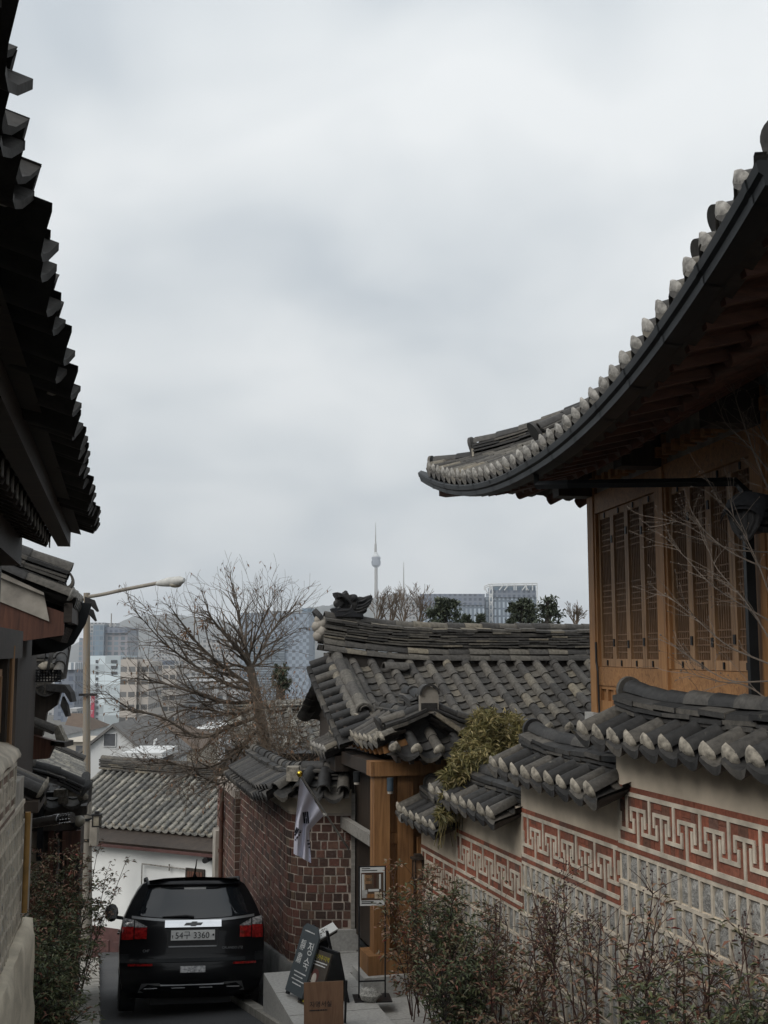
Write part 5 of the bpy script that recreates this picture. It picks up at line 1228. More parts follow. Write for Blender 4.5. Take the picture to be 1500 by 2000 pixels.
q = MB(); q.tube([rear(.245, .935, .034), rear(.245, .935, .040)], .013, 10); q.build('plate_bolt', 'ink', plt); q = MB(); q.beam(rear(-.265, .93, .035), rear(-.265, .90, .035), .008, .004); q.beam(rear(-.275, .93, .035), rear(-.255, .93, .035), .004, .008); q.build('plate_mark', 'ink', plt)
text('CHEVROLET', 'silver', body, rear(-.625, .745, .012), Xr, Zr, .042, squeeze=.95); text('ORLANDO LTZ', 'silver', body, rear(.36, .765, .012), Xr, Zr, .040, squeeze=.95)
rpatch('garnish', 'gutter', -.66, .66, .625, .665, .014)
rpatch('fog_light', 'clear_lens', -.155, .155, .50, .575, .016, z1f=None)
q = MB(); q.prism([rear(x, z, .02) for x, z in ((-.66, .27), (-.62, .38), (-.40, .38), (-.385, .35), (.385, .35), (.40, .38), (.62, .38), (.66, .27))], V((0, .05, 0)))
sk = q.build('skid_plate', 'silver', car)
q = MB()
for x in (-.51, -.17, .17, .51): q.box(None, x - .08, x + .08, rear(x, .32).y - .0235, rear(x, .32).y - .018, .318, .328)
q.build('slot', 'chrome', sk)
for s in (-1, 1):
    for y0, y1 in ((.50, 1.0), (1.12, 1.95), (2.02, 2.95)):
        q = MB(); q.grid([[side(s, y0 + (y1 - y0) * i / 5 + (.28 * (1 - (z - 1.12) / .38) * 0 if y0 > 1 else .22 * (z - 1.12) / .38 * (1 - i / 5)), z, .007) for i in range(6)] for z in (1.12, 1.22, 1.35, 1.48)]); q.build('side_window', 'car_glass', car, smooth=60)
    q = MB(); q.tube([V((s * .60, .6, 1.585)), V((s * .61, .75, 1.63)), V((s * .61, 2.4, 1.63)), V((s * .6, 2.6, 1.585))], .018, 8); q.build('roof_rail', 'gutter', car, smooth=50)
    q = MB(); q.grid([[side(s, y, z, .012) for y in (.35, 1.2, 2.2, 3.3)] for z in (.42, .47)]); q.build('side_trim', 'black_plastic', car)
    for y in (.85, 3.6):
        q = MB(); q.tube([V((s * .68, y, .335)), V((s * .70, y, .335)), V((s * .88, y, .335)), V((s * .90, y, .335))], [.30, .335, .335, .30], 28); wh = q.build('wheel', 'rubber', car, smooth=40)
        q = MB(); q.tube([V((s * .885, y, .335)), V((s * .905, y, .335))], .21, 20); q.build('rim', 'silver', wh, smooth=40)
    mi = MB(); mi.ball(V((s * 1.06, 3.0, 1.16)), .13, 12, sq=(.75, .55, 1.0)); mi.beam(V((s * .9, 3.05, 1.08)), V((s * 1.02, 3.02, 1.1)), .06, .05); mo = mi.build('wing_mirror', 'black_plastic', car, smooth=60)
    q = MB(); q.box(None, s * 1.06 - .075, s * 1.06 + .075, 2.918, 2.926, 1.08, 1.24); q.build('mirror_glass', 'car_glass', mo)
    for y in (1.2, 2.1): q = MB(); q.tube([side(s, y, .93, .02), side(s, y + .2, .93, .02)], .016, 6); q.build('door_handle', 'paint_black', car, smooth=60)
q = MB(); q.tube([V((.02, .75, 1.64)), V((.02, .72, 1.69)), V((.03, .52, 1.86))], [.03, .012, .006], 6); q.build('antenna', 'black_plastic', car)
q = MB(); q.box(None, -.5, .5, .25, 3.9, .12, .2); q.build('underbody', 'iron', car)
cy_, sy_ = math.cos(R(12.5)), math.sin(R(12.5)); fwd = V((-sy_, cy_, -SLOPE)).normalized(); rt = V((cy_, sy_, -0.03)); rt = (rt - fwd * rt.dot(fwd)).normalized(); upv = rt.cross(fwd)
mt = Matrix((rt, fwd, upv)).transposed().to_4x4(); cl = PT(373, 1991, 14.6); cl.z = road_z(cl.x, cl.y) + 0.005; mt.translation = cl; car.matrix_world = mt

# ------------------------------------------------------------------ signs on the steps
simple('slate_board', (0.052, 0.064, 0.072), 0.7, var=0.1, bmp=0.05); simple('chalk', (0.55, 0.56, 0.56), 0.8, bmp=0)
simple('brown_board', (0.055, 0.046, 0.038), 0.6, bmp=0.03); simple('yellow_ink', (0.42, 0.36, 0.03), 0.7, bmp=0); simple('paper', (0.56, 0.57, 0.56), 0.7, var=0.06, bmp=0.03)
wood('plyboard', [(0.3, (0.16, 0.085, 0.048)), (0.7, (0.24, 0.135, 0.078))]); simple('skin_print', (0.42, 0.38, 0.34), 0.8, bmp=0); simple('hair_print', (0.10, 0.035, 0.03), 0.8, bmp=0)
class Bd:
    "a leaning board: x along the foot, y up the face, n out of it"
    def __init__(s, o, x, lean): s.o = V(o); s.x = V(x).normalized(); h = V((-s.x.y, s.x.x, 0)); s.h = h; s.y = V((0, 0, 1)) * math.cos(lean) + h * math.sin(lean); s.n = s.x.cross(s.y)
    def p(s, a, b_, c=0): return s.o + s.x * a + s.y * b_ + s.n * c
    def quad(s, mb, a0, a1, b0, b1, c0, c1, mat=None): mb.hexa([s.p(a0, b0, c0), s.p(a1, b0, c0), s.p(a1, b0, c1), s.p(a0, b0, c1), s.p(a0, b1, c0), s.p(a1, b1, c0), s.p(a1, b1, c1), s.p(a0, b1, c1)], mat)
def lines(bd, par, mat, rows, c=0.002):
    q = MB()
    for a, b_, w_, h_ in rows:
        x = a
        while x < a + w_:
            l = min(rnd.uniform(.5, 1.3) * h_ * 1.6, a + w_ - x); bd.quad(q, x, x + l * .85, b_, b_ + h_ * rnd.uniform(.75, 1.05), 0, c); x += l
    q.build('small_print', mat, par)
# quiet-street board
bd = Bd(PT(555, 1938, 13.0), (.52, -.85, 0), R(19))
s1 = thing('notice_board', bd.o, 'dark slate A-board lettered 정숙 in white, leaning by the brick wall', 'sign')
q = MB(); W_, H_ = .40, .76
q.prism([bd.p(0, .03), bd.p(W_, .03), bd.p(W_, H_ - .1), bd.p(W_ - .1, H_), bd.p(.06, H_), bd.p(0, H_ - .05)], bd.n * -.02); pb_ = q.build('panel', 'slate_board', s1)
for ch_t, a, b_ in (('정', .22, .47), ('숙', .22, .31)): text(ch_t, 'chalk', pb_, bd.p(a, b_, .002), bd.x, bd.y, .15)
for ch_t, a, b_ in (('靜', .05, .49), ('肅', .05, .35)): text(ch_t, 'chalk', pb_, bd.p(a, b_, .002), bd.x, bd.y, .12)
lines(bd, pb_, 'chalk', [(.07, .68, .22, .012), (.08, .25, .27, .012), (.10, .21, .2, .012), (.07, .17, .28, .012), (.11, .13, .2, .012)])
q = MB(); bd.quad(q, .03, .08, 0, .03, -.03, 0); bd.quad(q, .32, .37, 0, .03, -.03, 0); b2 = Bd(bd.o + bd.h * .50, bd.x, R(-14)); b2.quad(q, .02, .06, 0, .70, -.02, 0); b2.quad(q, .33, .37, 0, .70, -.02, 0); q.build('leg', 'metal_black', s1)
# residents' notice with the printed figure
bd = Bd(PT(578, 1968, 12.75), (.62, -.78, 0), R(20))
s2 = thing('poster_board', bd.o, 'dark brown A-board poster with yellow heading, a raised hand and a face', 'sign')
q = MB(); bd.quad(q, 0, .36, .0, .63, -.02, 0); pb_ = q.build('panel', 'brown_board', s2)
text('주민거주지역', 'yellow_ink', pb_, bd.p(.03, .54, .002), bd.x, bd.y, .058); lines(bd, pb_, 'chalk', [(.03, .505, .30, .012), (.03, .475, .28, .012)])
lines(bd, pb_, 'yellow_ink', [(.24, .30, .10, .018), (.24, .26, .10, .018), (.2, .13, .14, .018), (.03, .12, .12, .025), (.03, .08, .12, .02)]); lines(bd, pb_, 'chalk', [(.03, .04, .26, .012)])
q = MB()
def blob(cx_, cy_, rx, ry, mat, c, n=14): q.prism([bd.p(cx_ + math.cos(2 * math.pi * i / n) * rx, cy_ + math.sin(2 * math.pi * i / n) * ry, .0005) for i in range(n)], bd.n * c, mat)
blob(.175, .37, .065, .07, 'hair_print', .002); blob(.17, .335, .042, .06, 'skin_print', .004); blob(.18, .235, .085, .05, 'plyboard', .002)
blob(.075, .315, .03, .035, 'skin_print', .003)
for k in range(4): bd.quad(q, .045 + k * .016, .057 + k * .016, .33, .38 + (.015 if k in (1, 2) else 0), .0, .0035, 'skin_print')
bd.quad(q, .102, .124, .30, .313, 0, .0035, 'skin_print')
q.build('print', 'skin_print', pb_)
q = MB(); b2 = Bd(bd.o + bd.h * .45, bd.x, R(-14)); b2.quad(q, .0, .36, 0, .61, -.02, 0); q.build('leg', 'metal_black', s2)
# small wooden studio sign
bd = Bd(PT(594, 2036, 11.8), (.985, .17, 0), R(7))
s3 = thing('wooden_sign', bd.o, 'plain brown wooden board lettered 자명서실, standing nearest on the steps', 'sign')
q = MB(); bd.quad(q, 0, .40, 0, .555, -.018, 0); pb_ = q.build('panel', 'plyboard', s3)
text('자명서실', 'ink', pb_, bd.p(.055, .325, .002), bd.x, bd.y, .062); lines(bd, pb_, 'ink', [(.055, .285, .18, .012)])
q = MB(); b2 = Bd(bd.o + V((0, .22, 0)), bd.x, R(-12)); b2.quad(q, -.012, .01, 0, .55, -.02, 0); b2.quad(q, .39, .412, 0, .55, -.02, 0); q.build('leg', 'metal_black', s3)
# leaflet stand
ls = thing('leaflet_stand', PT(635, 1935, 13.3), 'black stand with a tilted white map panel behind the A-boards', 'stand')
q = MB(); cs = [PT(608, 1824, 13.0), PT(617, 1839, 12.9), PT(660, 1814, 13.15), PT(650, 1801, 13.25)]; nn = (cs[1] - cs[0]).cross(cs[2] - cs[1]).normalized()
if nn.z < 0: nn = -nn
q.prism(cs, -nn * .02); tp = q.build('panel', 'paper', ls)
q = MB(); q.prism([c - nn * .022 for c in cs], -nn * .03); q.build('tray', 'metal_black', tp)
q = MB(); ex, ey = (cs[3] - cs[0]), (cs[1] - cs[0])
for k in range(16): a, b_ = rnd.uniform(.1, .9), rnd.uniform(.15, .85); c = cs[0] + ex * a + ey * b_ + nn * .001; w_ = rnd.uniform(.02, .10); q.prism([c, c + ex * w_, c + ex * w_ + ey * .08, c + ey * rnd.uniform(.05, .15)], nn * .001)
q.build('print', 'brown_board', tp)
q = MB(); a = PT(622, 1850, 13.1); q.beam(PT(636, 1935, 13.3), PT(636, 1828, 13.1), .06, .06, up=V((0, 1, 0))); q.prism([PT(x, y, 13.2) for x, y in ((610, 1842), (640, 1828), (642, 1870), (612, 1862))], V((0, .06, 0))); q.prism([PT(x, y, 13.35) for x, y in ((645, 1875), (663, 1930), (640, 1928))], V((0, .02, 0))); q.build('stand_frame', 'metal_black', ls)
# framed poster on a thin iron stand
ps = thing('poster_stand', PT(725, 1950, 12.9), 'thin black iron stand holding a framed picture poster before the gate posts', 'sign')
Yp = 12.9; fp = Fr(PT(701, 1950, Yp), (.985, .12, 0), True); fp.v = V((.12, -.985, 0))
hP = PT(701, 1692, Yp).z - fp.o.z; wP = .29
q = MB()
for u in (0, wP): q.box(fp, u - .008, u + .008, -.008, .008, 0, hP)
q.box(fp, -.008, wP + .008, -.007, .007, hP - .012, hP); q.box(fp, 0, wP, -.006, .006, .17, .185); q.box(fp, -.06, wP + .06, -.14, .16, -.008, .006); q.build('stand_frame', 'metal_black', ps)
q = MB(); z0 = PT(701, 1769, Yp).z - fp.o.z; q.box(fp, .009, wP - .009, .0, .012, z0, hP - .013); po = q.build('poster', 'paper', ps)
cols_ = ['brown_board', 'wood_red', 'plaster', 'wood_dark', 'wood_grey']
for nm in ('photo_print',): simple(nm, (0.07, 0.045, 0.03), 0.6, bmp=0)
q = MB(); hp = hP - z0
q.box(fp, .02, wP - .02, .012, .014, z0 + hp * .14, z0 + hp * .84)
for a0, a1, b0, b1, mt_ in ((.06, .14, .55, .78, 'wood_grey'), (.03, .05, .4, .8, 'paper'), (.055, .065, .4, .8, 'plaster'), (.16, .19, .45, .8, 'wood_red'), (.22, .24, .42, .8, 'paper'), (.10, .22, .36, .42, 'paper'), (.08, .24, .2, .3, 'wood'), (.03, .09, .2, .4, 'granite'), (.17, .25, .18, .34, 'plaster'), (.07, .14, .63, .70, 'plaster'), (.03, .26, .80, .83, 'wood_red')):
    q.box(fp, a0, a1, .0142, .0155, z0 + hp * b0, z0 + hp * b1, mt_)
q.build('print', 'photo_print', po)
q = MB()
for a0, a1, b0 in ((.025, .12, .93), (.025, .20, .88), (.025, .16, .09), (.025, .19, .05)): q.box(fp, a0, a1, .0121, .0131, z0 + hp * b0, z0 + hp * (b0 + .022))
q.build('small_print', 'ink', po)
rk = thing('stone', PT(724, 1948, 12.75), 'rough grey stone weighing down the base of the poster stand', 'stone')
q = MB(); q.ball(PT(722, 1943, 12.78), .11, 9, sq=(1.1, .8, .75))
q.v = [p + V((rnd.uniform(-.015, .015), rnd.uniform(-.015, .015), rnd.uniform(-.015, .015))) for p in q.v]; q.build('stone_block', 'stone', rk)

# ------------------------------------------------------------------ flag
simple('cloth_white', (0.60, 0.60, 0.70), 0.9, var=0.04, scale=3, bmp=0.1); simple('flag_black', (0.008, 0.009, 0.02), 0.9, bmp=0); simple('gold', (0.62, 0.43, 0.06), 0.25, 1.0, bmp=0); simple('pole_white', (0.33, 0.32, 0.29), 0.5, bmp=0.05)
def cv(x, y, Y): return PT(550 + x / 9.09, 1500 + y / 9.09, Y)
fg = thing('flag', PT(690, 1646, 14.7), 'white national flag with black trigram bars drooping from a slanting pole', 'flag')
Yt, Yb = 13.55, 14.75
q = MB(); pa, pb2 = cv(320, 105, Yt), cv(1190, 1440, Yb); q.tube([pb2, pa], [.014, .011], 8); pole = q.build('pole', 'pole_white', fg, smooth=50)
q = MB(); q.ball(pa, .036, 14, sq=(1, 1, 1.05)); q.build('finial', 'gold', pole, smooth=80)
q = MB(); kk = cv(760, 830, 14.13); q.ball(kk, .025, 8); q.box(None, kk.x - .03, kk.x + .03, kk.y - .02, kk.y + .02, kk.z - .012, kk.z + .012); q.build('clip', 'pole_white', pole)
Lb = [(330, 170), (290, 520), (255, 850), (235, 1120), (218, 1330), (212, 1520)]; Rb = [(745, 845), (610, 980), (490, 1120), (497, 1300), (512, 1480), (525, 1690)]
def crv(tb, t):
    s = t * (len(tb) - 1); k = min(int(s), len(tb) - 2); f = s - k; return (tb[k][0] + (tb[k + 1][0] - tb[k][0]) * f, tb[k][1] + (tb[k + 1][1] - tb[k][1]) * f)
def Yc(x, y, s, t): return 13.6 + 0.5 * s * (1 - t) * .8 + .16 * t + (.035 + .02 * t) * math.sin(s * 13 + t * 2.5) + .03 * math.sin(s * 5 - t * 4)
def cloth(s, t):
    a, c = crv(Lb, t), crv(Rb, t); x = a[0] + (c[0] - a[0]) * s + 12 * math.sin(s * 9 + t * 5) * t * (1 - abs(2 * s - 1)); y = a[1] + (c[1] - a[1]) * s + 25 * math.sin(s * 8) * t * s * (1 - s); return cv(x, y, Yc(x, y, s, t))
q = MB(); rows = [[cloth(i / 22, j / 26) for i in range(23)] for j in range(27)]; q.grid(rows); q.grid([[p + V((0, .004, 0)) for p in r] for r in rows[::-1]]); ck = q.build('cloth', 'cloth_white', fg, smooth=70)
q = MB(); 
def bar(x0, y0, x1, y1, w_, Y):       # a trigram bar on the cloth
    n = 6; d = V((x1 - x0, y1 - y0, 0)).normalized(); nrm = V((-d.y, d.x, 0)) * (w_ / 2)
    def onc(x, y):     # nearest cloth point in view order
        best = None
        for i in range(23):
            for j in range(27):
                p = rows[j][i]; e = (p - cv(x, y, p.y)).length
                if best is None or e < best[0]: best = (e, p.y)
        return cv(x, y, best[1] - .012)
    rr = [[onc(x0 + (x1 - x0) * k / n + nrm.x * sg, y0 + (y1 - y0) * k / n + nrm.y * sg) for sg in (-1, 1)] for k in range(n + 1)]; q.grid(rr); q.grid([[p + V((0, .003, 0)) for p in r] for r in rr])
bar(390, 785, 410, 985, 34, 0); bar(424, 778, 432, 870, 20, 0); bar(436, 892, 446, 988, 20, 0); bar(458, 775, 478, 985, 28, 0)
q.build('trigram', 'flag_black', ck); q = MB()
bar(275, 1055, 236, 1150, 28, 0); bar(300, 1080, 236, 1200, 28, 0); bar(345, 1110, 305, 1200, 30, 0); bar(290, 1215, 240, 1285, 28, 0)
q.build('trigram', 'flag_black', ck); q = MB()
bar(450, 1290, 497, 1288, 26, 0); bar(460, 1348, 500, 1346, 30, 0); bar(478, 1410, 505, 1405, 24, 0)
q.build('trigram', 'flag_black', ck)
# ------------------------------------------------------------------ street lamp by the lane
simple('concrete', (0.22, 0.20, 0.17), 0.85, var=0.2, scale=4, bmp=0.3)
m, t, b = nodes('rusty_pole'); n_ = tnoise(t, 3, 5, 0.6, stretch=(6, 6, 0.6)); t.links.new(ramp(t, n_, [(0.35, (0.20, 0.19, 0.175)), (0.55, (0.225, 0.185, 0.135)), (0.75, (0.27, 0.175, 0.10))]), b.inputs['Base Color']); b.inputs['Roughness'].default_value = 0.7
lp = thing('street_lamp', PT(168, 1868, 28.0), 'tall street lamp with rusty streaked pole and one long arm beside the lane', 'street lamp')
YL = 28.0; B0, B1, B2 = PT(169, 1868, YL), PT(169, 1560, YL), PT(169.5, 1158, YL)
b = MB(); b.tube([B0, B1 + V((0, 0, -.0))], [.135, .125], 14); b.build('pole_foot', 'concrete', lp, smooth=60)
b = MB(); b.tube([B1, B2], [.098, .078], 14); b.build('pole', 'rusty_pole', lp, smooth=60)
b = MB(); b.tube(smooth_path([PT(169.5, 1166, YL), PT(200, 1161, YL - .2), PT(250, 1150, YL - .6), PT(318, 1137, YL - 1.1)], 10), .045, 8); b.build('arm', 'concrete', lp, smooth=60)
simple('lamp_grey', (0.42, 0.42, 0.40), 0.6, var=0.15, bmp=0.05)
b = MB(); q0_, q1_ = PT(306, 1140, YL - 1.0), PT(360, 1133, YL - 1.4); d = (q1_ - q0_)
b.tube([q0_, q0_ + d * .15, q0_ + d * .45, q0_ + d * .85, q1_], [.05, .08, .115, .11, .05], 12); hd_ = b.build('lamp_head', 'lamp_grey', lp, smooth=60)
b = MB(); c = q0_ + d * .68 + V((0, 0, -.085)); b.ball(c, .14, 12, sq=(1.1, .6, .5)); b.build('glass_bowl', 'glass_globe', hd_, smooth=80)
b = MB(); c = PT(172, 1357, YL - .12); b.box(None, c.x - .22, c.x + .22, c.y - .03, c.y + .02, c.z - .03, c.z + .03); b.build('step_bracket', 'iron', lp)
b = MB()
for y in (1535, 1600, 1640): c = PT(169, y, YL); b.tube([c - V((0, 0, .03)), c + V((0, 0, .03))], .142, 14)
b.build('steel_band', 'gutter', lp, smooth=50)
b = MB(); c = PT(184, 1626, YL - .1); b.box(None, c.x - .09, c.x + .09, c.y - .1, c.y + .1, c.z - .3, c.z + .3); b.build('meter_box', 'concrete', lp)
ln = thing('lantern', PT(189, 1602, YL - .5), 'square frosted lantern hanging beside the street lamp pole', 'lantern')
c = PT(189, 1602, YL - .5); b = MB(); b.box(None, c.x - .075, c.x + .075, c.y - .075, c.y + .075, c.z - .12, c.z + .11); b.build('pane', 'glass_globe', ln)
b = MB()
for sx in (-1, 1):
    for sy in (-1, 1): b.box(None, c.x + sx * .082 - .01, c.x + sx * .082 + .01, c.y + sy * .082 - .01, c.y + sy * .082 + .01, c.z - .13, c.z + .12)
b.box(None, c.x - .095, c.x + .095, c.y - .095, c.y + .095, c.z - .15, c.z - .13); b.prism([c + V((x, y, .12)) for x, y in ((-.11, -.11), (.11, -.11), (.11, .11), (-.11, .11))], V((0, 0, .03))); b.prism([c + V((x, y, .15)) for x, y in ((-.05, -.05), (.05, -.05), (.05, .05), (-.05, .05))], V((0, 0, .06))); b.tube([c + V((-.1, 0, .1)), c + V((-.35, .3, .1))], .012, 6)
b.build('frame', 'iron', ln)

# ------------------------------------------------------------------ white house across the end of the lane
WA, WB = PT(178, 1640, 30.0), PT(424, 1660, 28.2)
FWh = Fr(V((WA.x, WA.y, 0)), V((WB.x - WA.x, WB.y - WA.y, 0)), False)
if FWh.v.y > 0: FWh.v = -FWh.v                     # v towards us
LW = V((WB.x - WA.x, WB.y - WA.y, 0)).length; zW = WA.z; zg = PT(178, 1868, 30.0).z
hw = thing('white_house', FWh.p(2, -2, zg), 'low white-walled house with weathered tiled roof closing the end of the lane', 'house')
b = MB(); b.box(FWh, -1.6, LW + 1.6, -3.6, 0.0, zg - 1.5, zW + .10); b.build('wall', 'whitewash', hw)
simple('red_paint', (0.085, 0.04, 0.037), 0.85, var=0.3, scale=3, bmp=0.5)
b = MB(); b.box(FWh, -1.6, LW + 1.6, -.3, .02, zg + .52, zg + .78); b.box(FWh, -1.6, LW + 1.6, -.3, .03, zg - 1.5, zg + .519); b.build('painted_band', 'red_paint', hw)
b = MB(); u = -1.6
while u < LW + 1.6:
    for w0, h_ in ((zg - .25, .36), (zg + .12, .38)):
        l = rnd.uniform(.35, .6); b.prism([FWh.p(u + .02, .06, w0 + .02), FWh.p(u + l - .02, .06, w0 + rnd.uniform(.0, .05)), FWh.p(u + l - .03, .06, w0 + h_), FWh.p(u + .03, .06, w0 + h_ - rnd.uniform(0, .05))], FWh.v * -.2, bev=.15)
    u += .48
b.build('stone_base', 'red_paint', hw)
b = MB(); b.box(FWh, -1.6, LW + 1.6, .02, .5, zg - .5, zg - .18); b.build('kerb', 'slab', hw)
b = MB(); b.prism([FWh.p(-1.7, .22, zW - .02), FWh.p(-1.7, .25, zW + .04), FWh.p(-1.7, -.25, zW + .40), FWh.p(-1.7, -.3, zW + .36)], FWh.u * (LW + 3.4)); b.build('eave_board', 'wood_dark_h', hw)
b = MB(); b.box(FWh, -1.7, LW + 1.7, .20, .28, zW - .09, zW - .022); b.build('gutter', 'red_paint', hw)
zE = PT(178, 1612, 29.9).z
def SWh(u, b_): return FWh.p(u, -.05 - b_ * .9, zE + b_ * .44)
T, P = MB(), MB(); tile_slope(T, SWh, [-1.6 + i * .225 for i in range(int((LW + 3.3) / .225))], lambda u: 2.55, L=.3, r=.058, pitch=.225, plug=P, setback=.04, sag=.045)
ro = T.build('tiled_roof', 'tile_old', hw, smooth=40); P.build('plaster_stopper', 'plug', ro, smooth=60)
T = MB(); ridge(T, [SWh(-1.7 + (LW + 3.4) * i / 14, 2.5) + V((0, 0, .02 + .04 * abs(i / 7 - 1) ** 2)) for i in range(15)], [(.09, .14), (.05, .15), (.045, .15), (.045, .155), (.06, .155)], rtop=.085, L=.4, ragged=1.6); T.build('ridge', 'tile', hw, smooth=40)
b = MB(); u0_, w0_ = FWh.inv(PT(364, 1697, 28.6))[0], PT(364, 1733, 28.6).z
b.box(FWh, u0_, u0_ + .56, -.04, .05, w0_ - .2, w0_ + .47); wi = b.build('window', 'wood_dark', hw)
b = MB()
for k in range(6): b.box(FWh, u0_ + .06 + k * .077, u0_ + .12 + k * .077, .051, .062, w0_ - .2, w0_ + .40)
b.build('slats', 'wood_red', wi)
b = MB(); g0 = FWh.inv(PT(281, 1685, 29.2)); g1 = FWh.inv(PT(368, 1688, 28.6)); zp = PT(281, 1686, 29.2).z
b.tube([FWh.p(g0[0], .08, zp - .75), FWh.p(g0[0], .08, zp), FWh.p(g1[0], .08, zp - .02)], .018, 8); b.tube([FWh.p(g0[0] + .85, .08, zp + .06), FWh.p(g0[0] + .85, .08, zp - .1)], .02, 6)
b.box(FWh, g0[0] - .04, g0[0] + .04, .03, .13, zp - .72, zp - .55); b.box(FWh, g0[0] + .1, g0[0] + .28, .03, .17, zp - .66, zp - .48); b.tube([FWh.p(g0[0], .08, zp - .68), FWh.p(g0[0] + .4, .1, zp - .70)], .02, 6); b.build('gas_pipe', 'plug_white', hw)
cm_ = thing('wall_camera', PT(402, 1680, 28.2), 'dark tube camera sticking out under the eave of the white house', 'camera')
b = MB(); a = PT(412, 1675, 28.35); e = PT(400, 1681, 27.9); b.tube([a, e], .07, 10); b.build('housing', 'iron', cm_, smooth=50); b = MB(); b.tube([a, a + V((.2, .1, .05))], .02, 6); b.build('bracket', 'iron', cm_)

# ------------------------------------------------------------------ brick house past the wall
hb_ = thing('brick_house', PT(450, 1740, 22), 'narrow red brick house corner with a rusty downpipe, between white house and brick wall', 'house')
cB = PT(458, 1650, 21.5); FB = Fr(V((cB.x, cB.y, 0)), DS, True); FB.v = -PS
zt_, zb_ = PT(458, 1545, 21.5).z, PT(458, 1745, 21.5).z - 1.0
B, Mo = MB(), MB(); ch2 = .075 * 1.9
for c in range(int((zt_ - zb_) / ch2)):
    z = zb_ + c * ch2; u = -rnd.uniform(0, .1)
    while u < 2.6:
        l = .22; a, e = max(u, .0), min(u + l, 2.6)
        if e - a > .03: B.box(FB, a + .007, e - .007, -.05, rnd.uniform(.004, .009), z + .008, z + ch2 - .008)
        u += l
    x = -rnd.uniform(0, .1)
    while x < .5:
        l = .22; a, e = max(x, .0), min(x + l, .5)
        if e - a > .03: B.hexa([FB.p(-k, -q, zz) for zz in (z + .008, z + ch2 - .008) for k, q in ((0, a + .007), (0, e - .007), (.006, e - .007), (.006, a + .007))])
        x += l
Mo.box(FB, 0, 2.6, -.6, 0, zb_ - 1, zt_); Mo.build('wall', 'mortar_grey', hb_); B.build('bricks', 'brick', hb_)
b = MB(); b.tube([FB.p(1.4, .07, zt_ - .1), FB.p(1.4, .07, zb_)], .045, 8)
for z in (zt_ - .7, zt_ - 1.3, zb_ + .8): b.tube([FB.p(1.4, .07, z - .03), FB.p(1.4, .07, z + .03)], .06, 8)
b.build('downpipe', 'wood_red', hb_, smooth=50)
b = MB(); b.box(FB, 1.9, 2.35, .0, .12, zb_, zt_ - 1.0); b.build('buttress', 'plaster_old', hb_)
# ------------------------------------------------------------------ old roof behind the tree
ho = thing('courtyard_roof', PT(480, 1480, 23), 'weathered brown-grey tiled roof half hidden behind the bare tree', 'house')
FO = Fr(PT(566, 1352, 25.0), -PS, False)
if FO.v.y > 0: FO.v = -FO.v
FO.v = -DS
def SO(u, b_): return FO.p(u, 2.0 - b_ * .9, -1.0 + b_ * .45 - u * .045)
T = MB(); tile_slope(T, SO, [-0.4 + i * .27 for i in range(7)], lambda u: 1.6, L=.32, r=.065, pitch=.27); ridge(T, [SO(-0.5 + 2.0 * i / 8, 1.55) for i in range(9)], [(.06, .13), (.05, .14)], L=.4); T.build('tiled_roof', 'tile_old', ho, smooth=40)
b = MB(); b.box(FO, -0.4, 1.2, -1.5, 1.4, -4.5, -1.2); b.build('wall', 'wood_dark', ho)

# ------------------------------------------------------------------ houses lower down the hill
def roofmat(n, c): simple(n, c, 0.85, var=0.2, scale=1.5, bmp=0.3)
roofmat('roof_brown', (0.10, 0.07, 0.05)); roofmat('roof_grey', (0.13, 0.125, 0.12)); simple('wall_cream', (0.42, 0.38, 0.32), 0.9, var=0.12, scale=0.8, bmp=0.1); simple('wall_white', (0.56, 0.57, 0.57), 0.9, var=0.08, scale=.6, bmp=0.05)
simple('window_grey', (0.09, 0.095, 0.105), 0.3, var=0.3, scale=2, bmp=0); simple('window_green', (0.10, 0.15, 0.15), 0.3, bmp=0)
def gable_house(nm, label, apex, half, Y, eave_y, depth, wallm, roofm, base_y, wins, over=.25):
    A = PT(apex[0], apex[1], Y); hwd = half * Y / FPX; ez = PT(apex[0], eave_y, Y).z; bz = PT(apex[0], base_y, Y).z
    t_ = thing(nm, V((A.x, Y, bz)), label, 'house')
    b = MB(); pr = [(-hwd, bz), (hwd, bz), (hwd, ez), (0, A.z), (-hwd, ez)]; b.prism([V((A.x + x, Y, z)) for x, z in pr], V((0, depth, 0))); b.build('wall', wallm, t_)
    sl = (A.z - ez) / hwd; b = MB()
    for s in (-1, 1):
        e = hwd + over; b.hexa([V((A.x + s * x, y, z + dz)) for dz in (0.02, .16) for x, z, y in ((0, A.z, Y - .2), (e, A.z - sl * e, Y - .2), (e, A.z - sl * e, Y + depth + .2), (0, A.z, Y + depth + .2))])
    b.build('roof', roofm, t_)
    for x0, y0, x1, y1 in wins:
        a, c = PT(x0, y1, Y), PT(x1, y0, Y); b = MB(); b.box(None, a.x, c.x, Y - .04, Y - .003, a.z, c.z); w_ = b.build('window', 'window_grey', t_)
        b = MB(); fr = .03 * Y / 60
        for (p, q_, r_, s_) in ((a.x - fr, a.x, a.z - fr, c.z + fr), (c.x, c.x + fr, a.z - fr, c.z + fr), (a.x, c.x, c.z, c.z + fr), (a.x, c.x, a.z - fr, a.z)): b.box(None, p, q_, Y - .06, Y - .003, r_, s_)
        b.build('frame', wallm, w_)
    return t_
gable_house('gabled_house', 'white gabled house with one square window just above the end roof', (222, 1420), 84, 52, 1490, 8, 'wall_white', 'roof_grey', 1600, [(203, 1433, 226, 1457)])
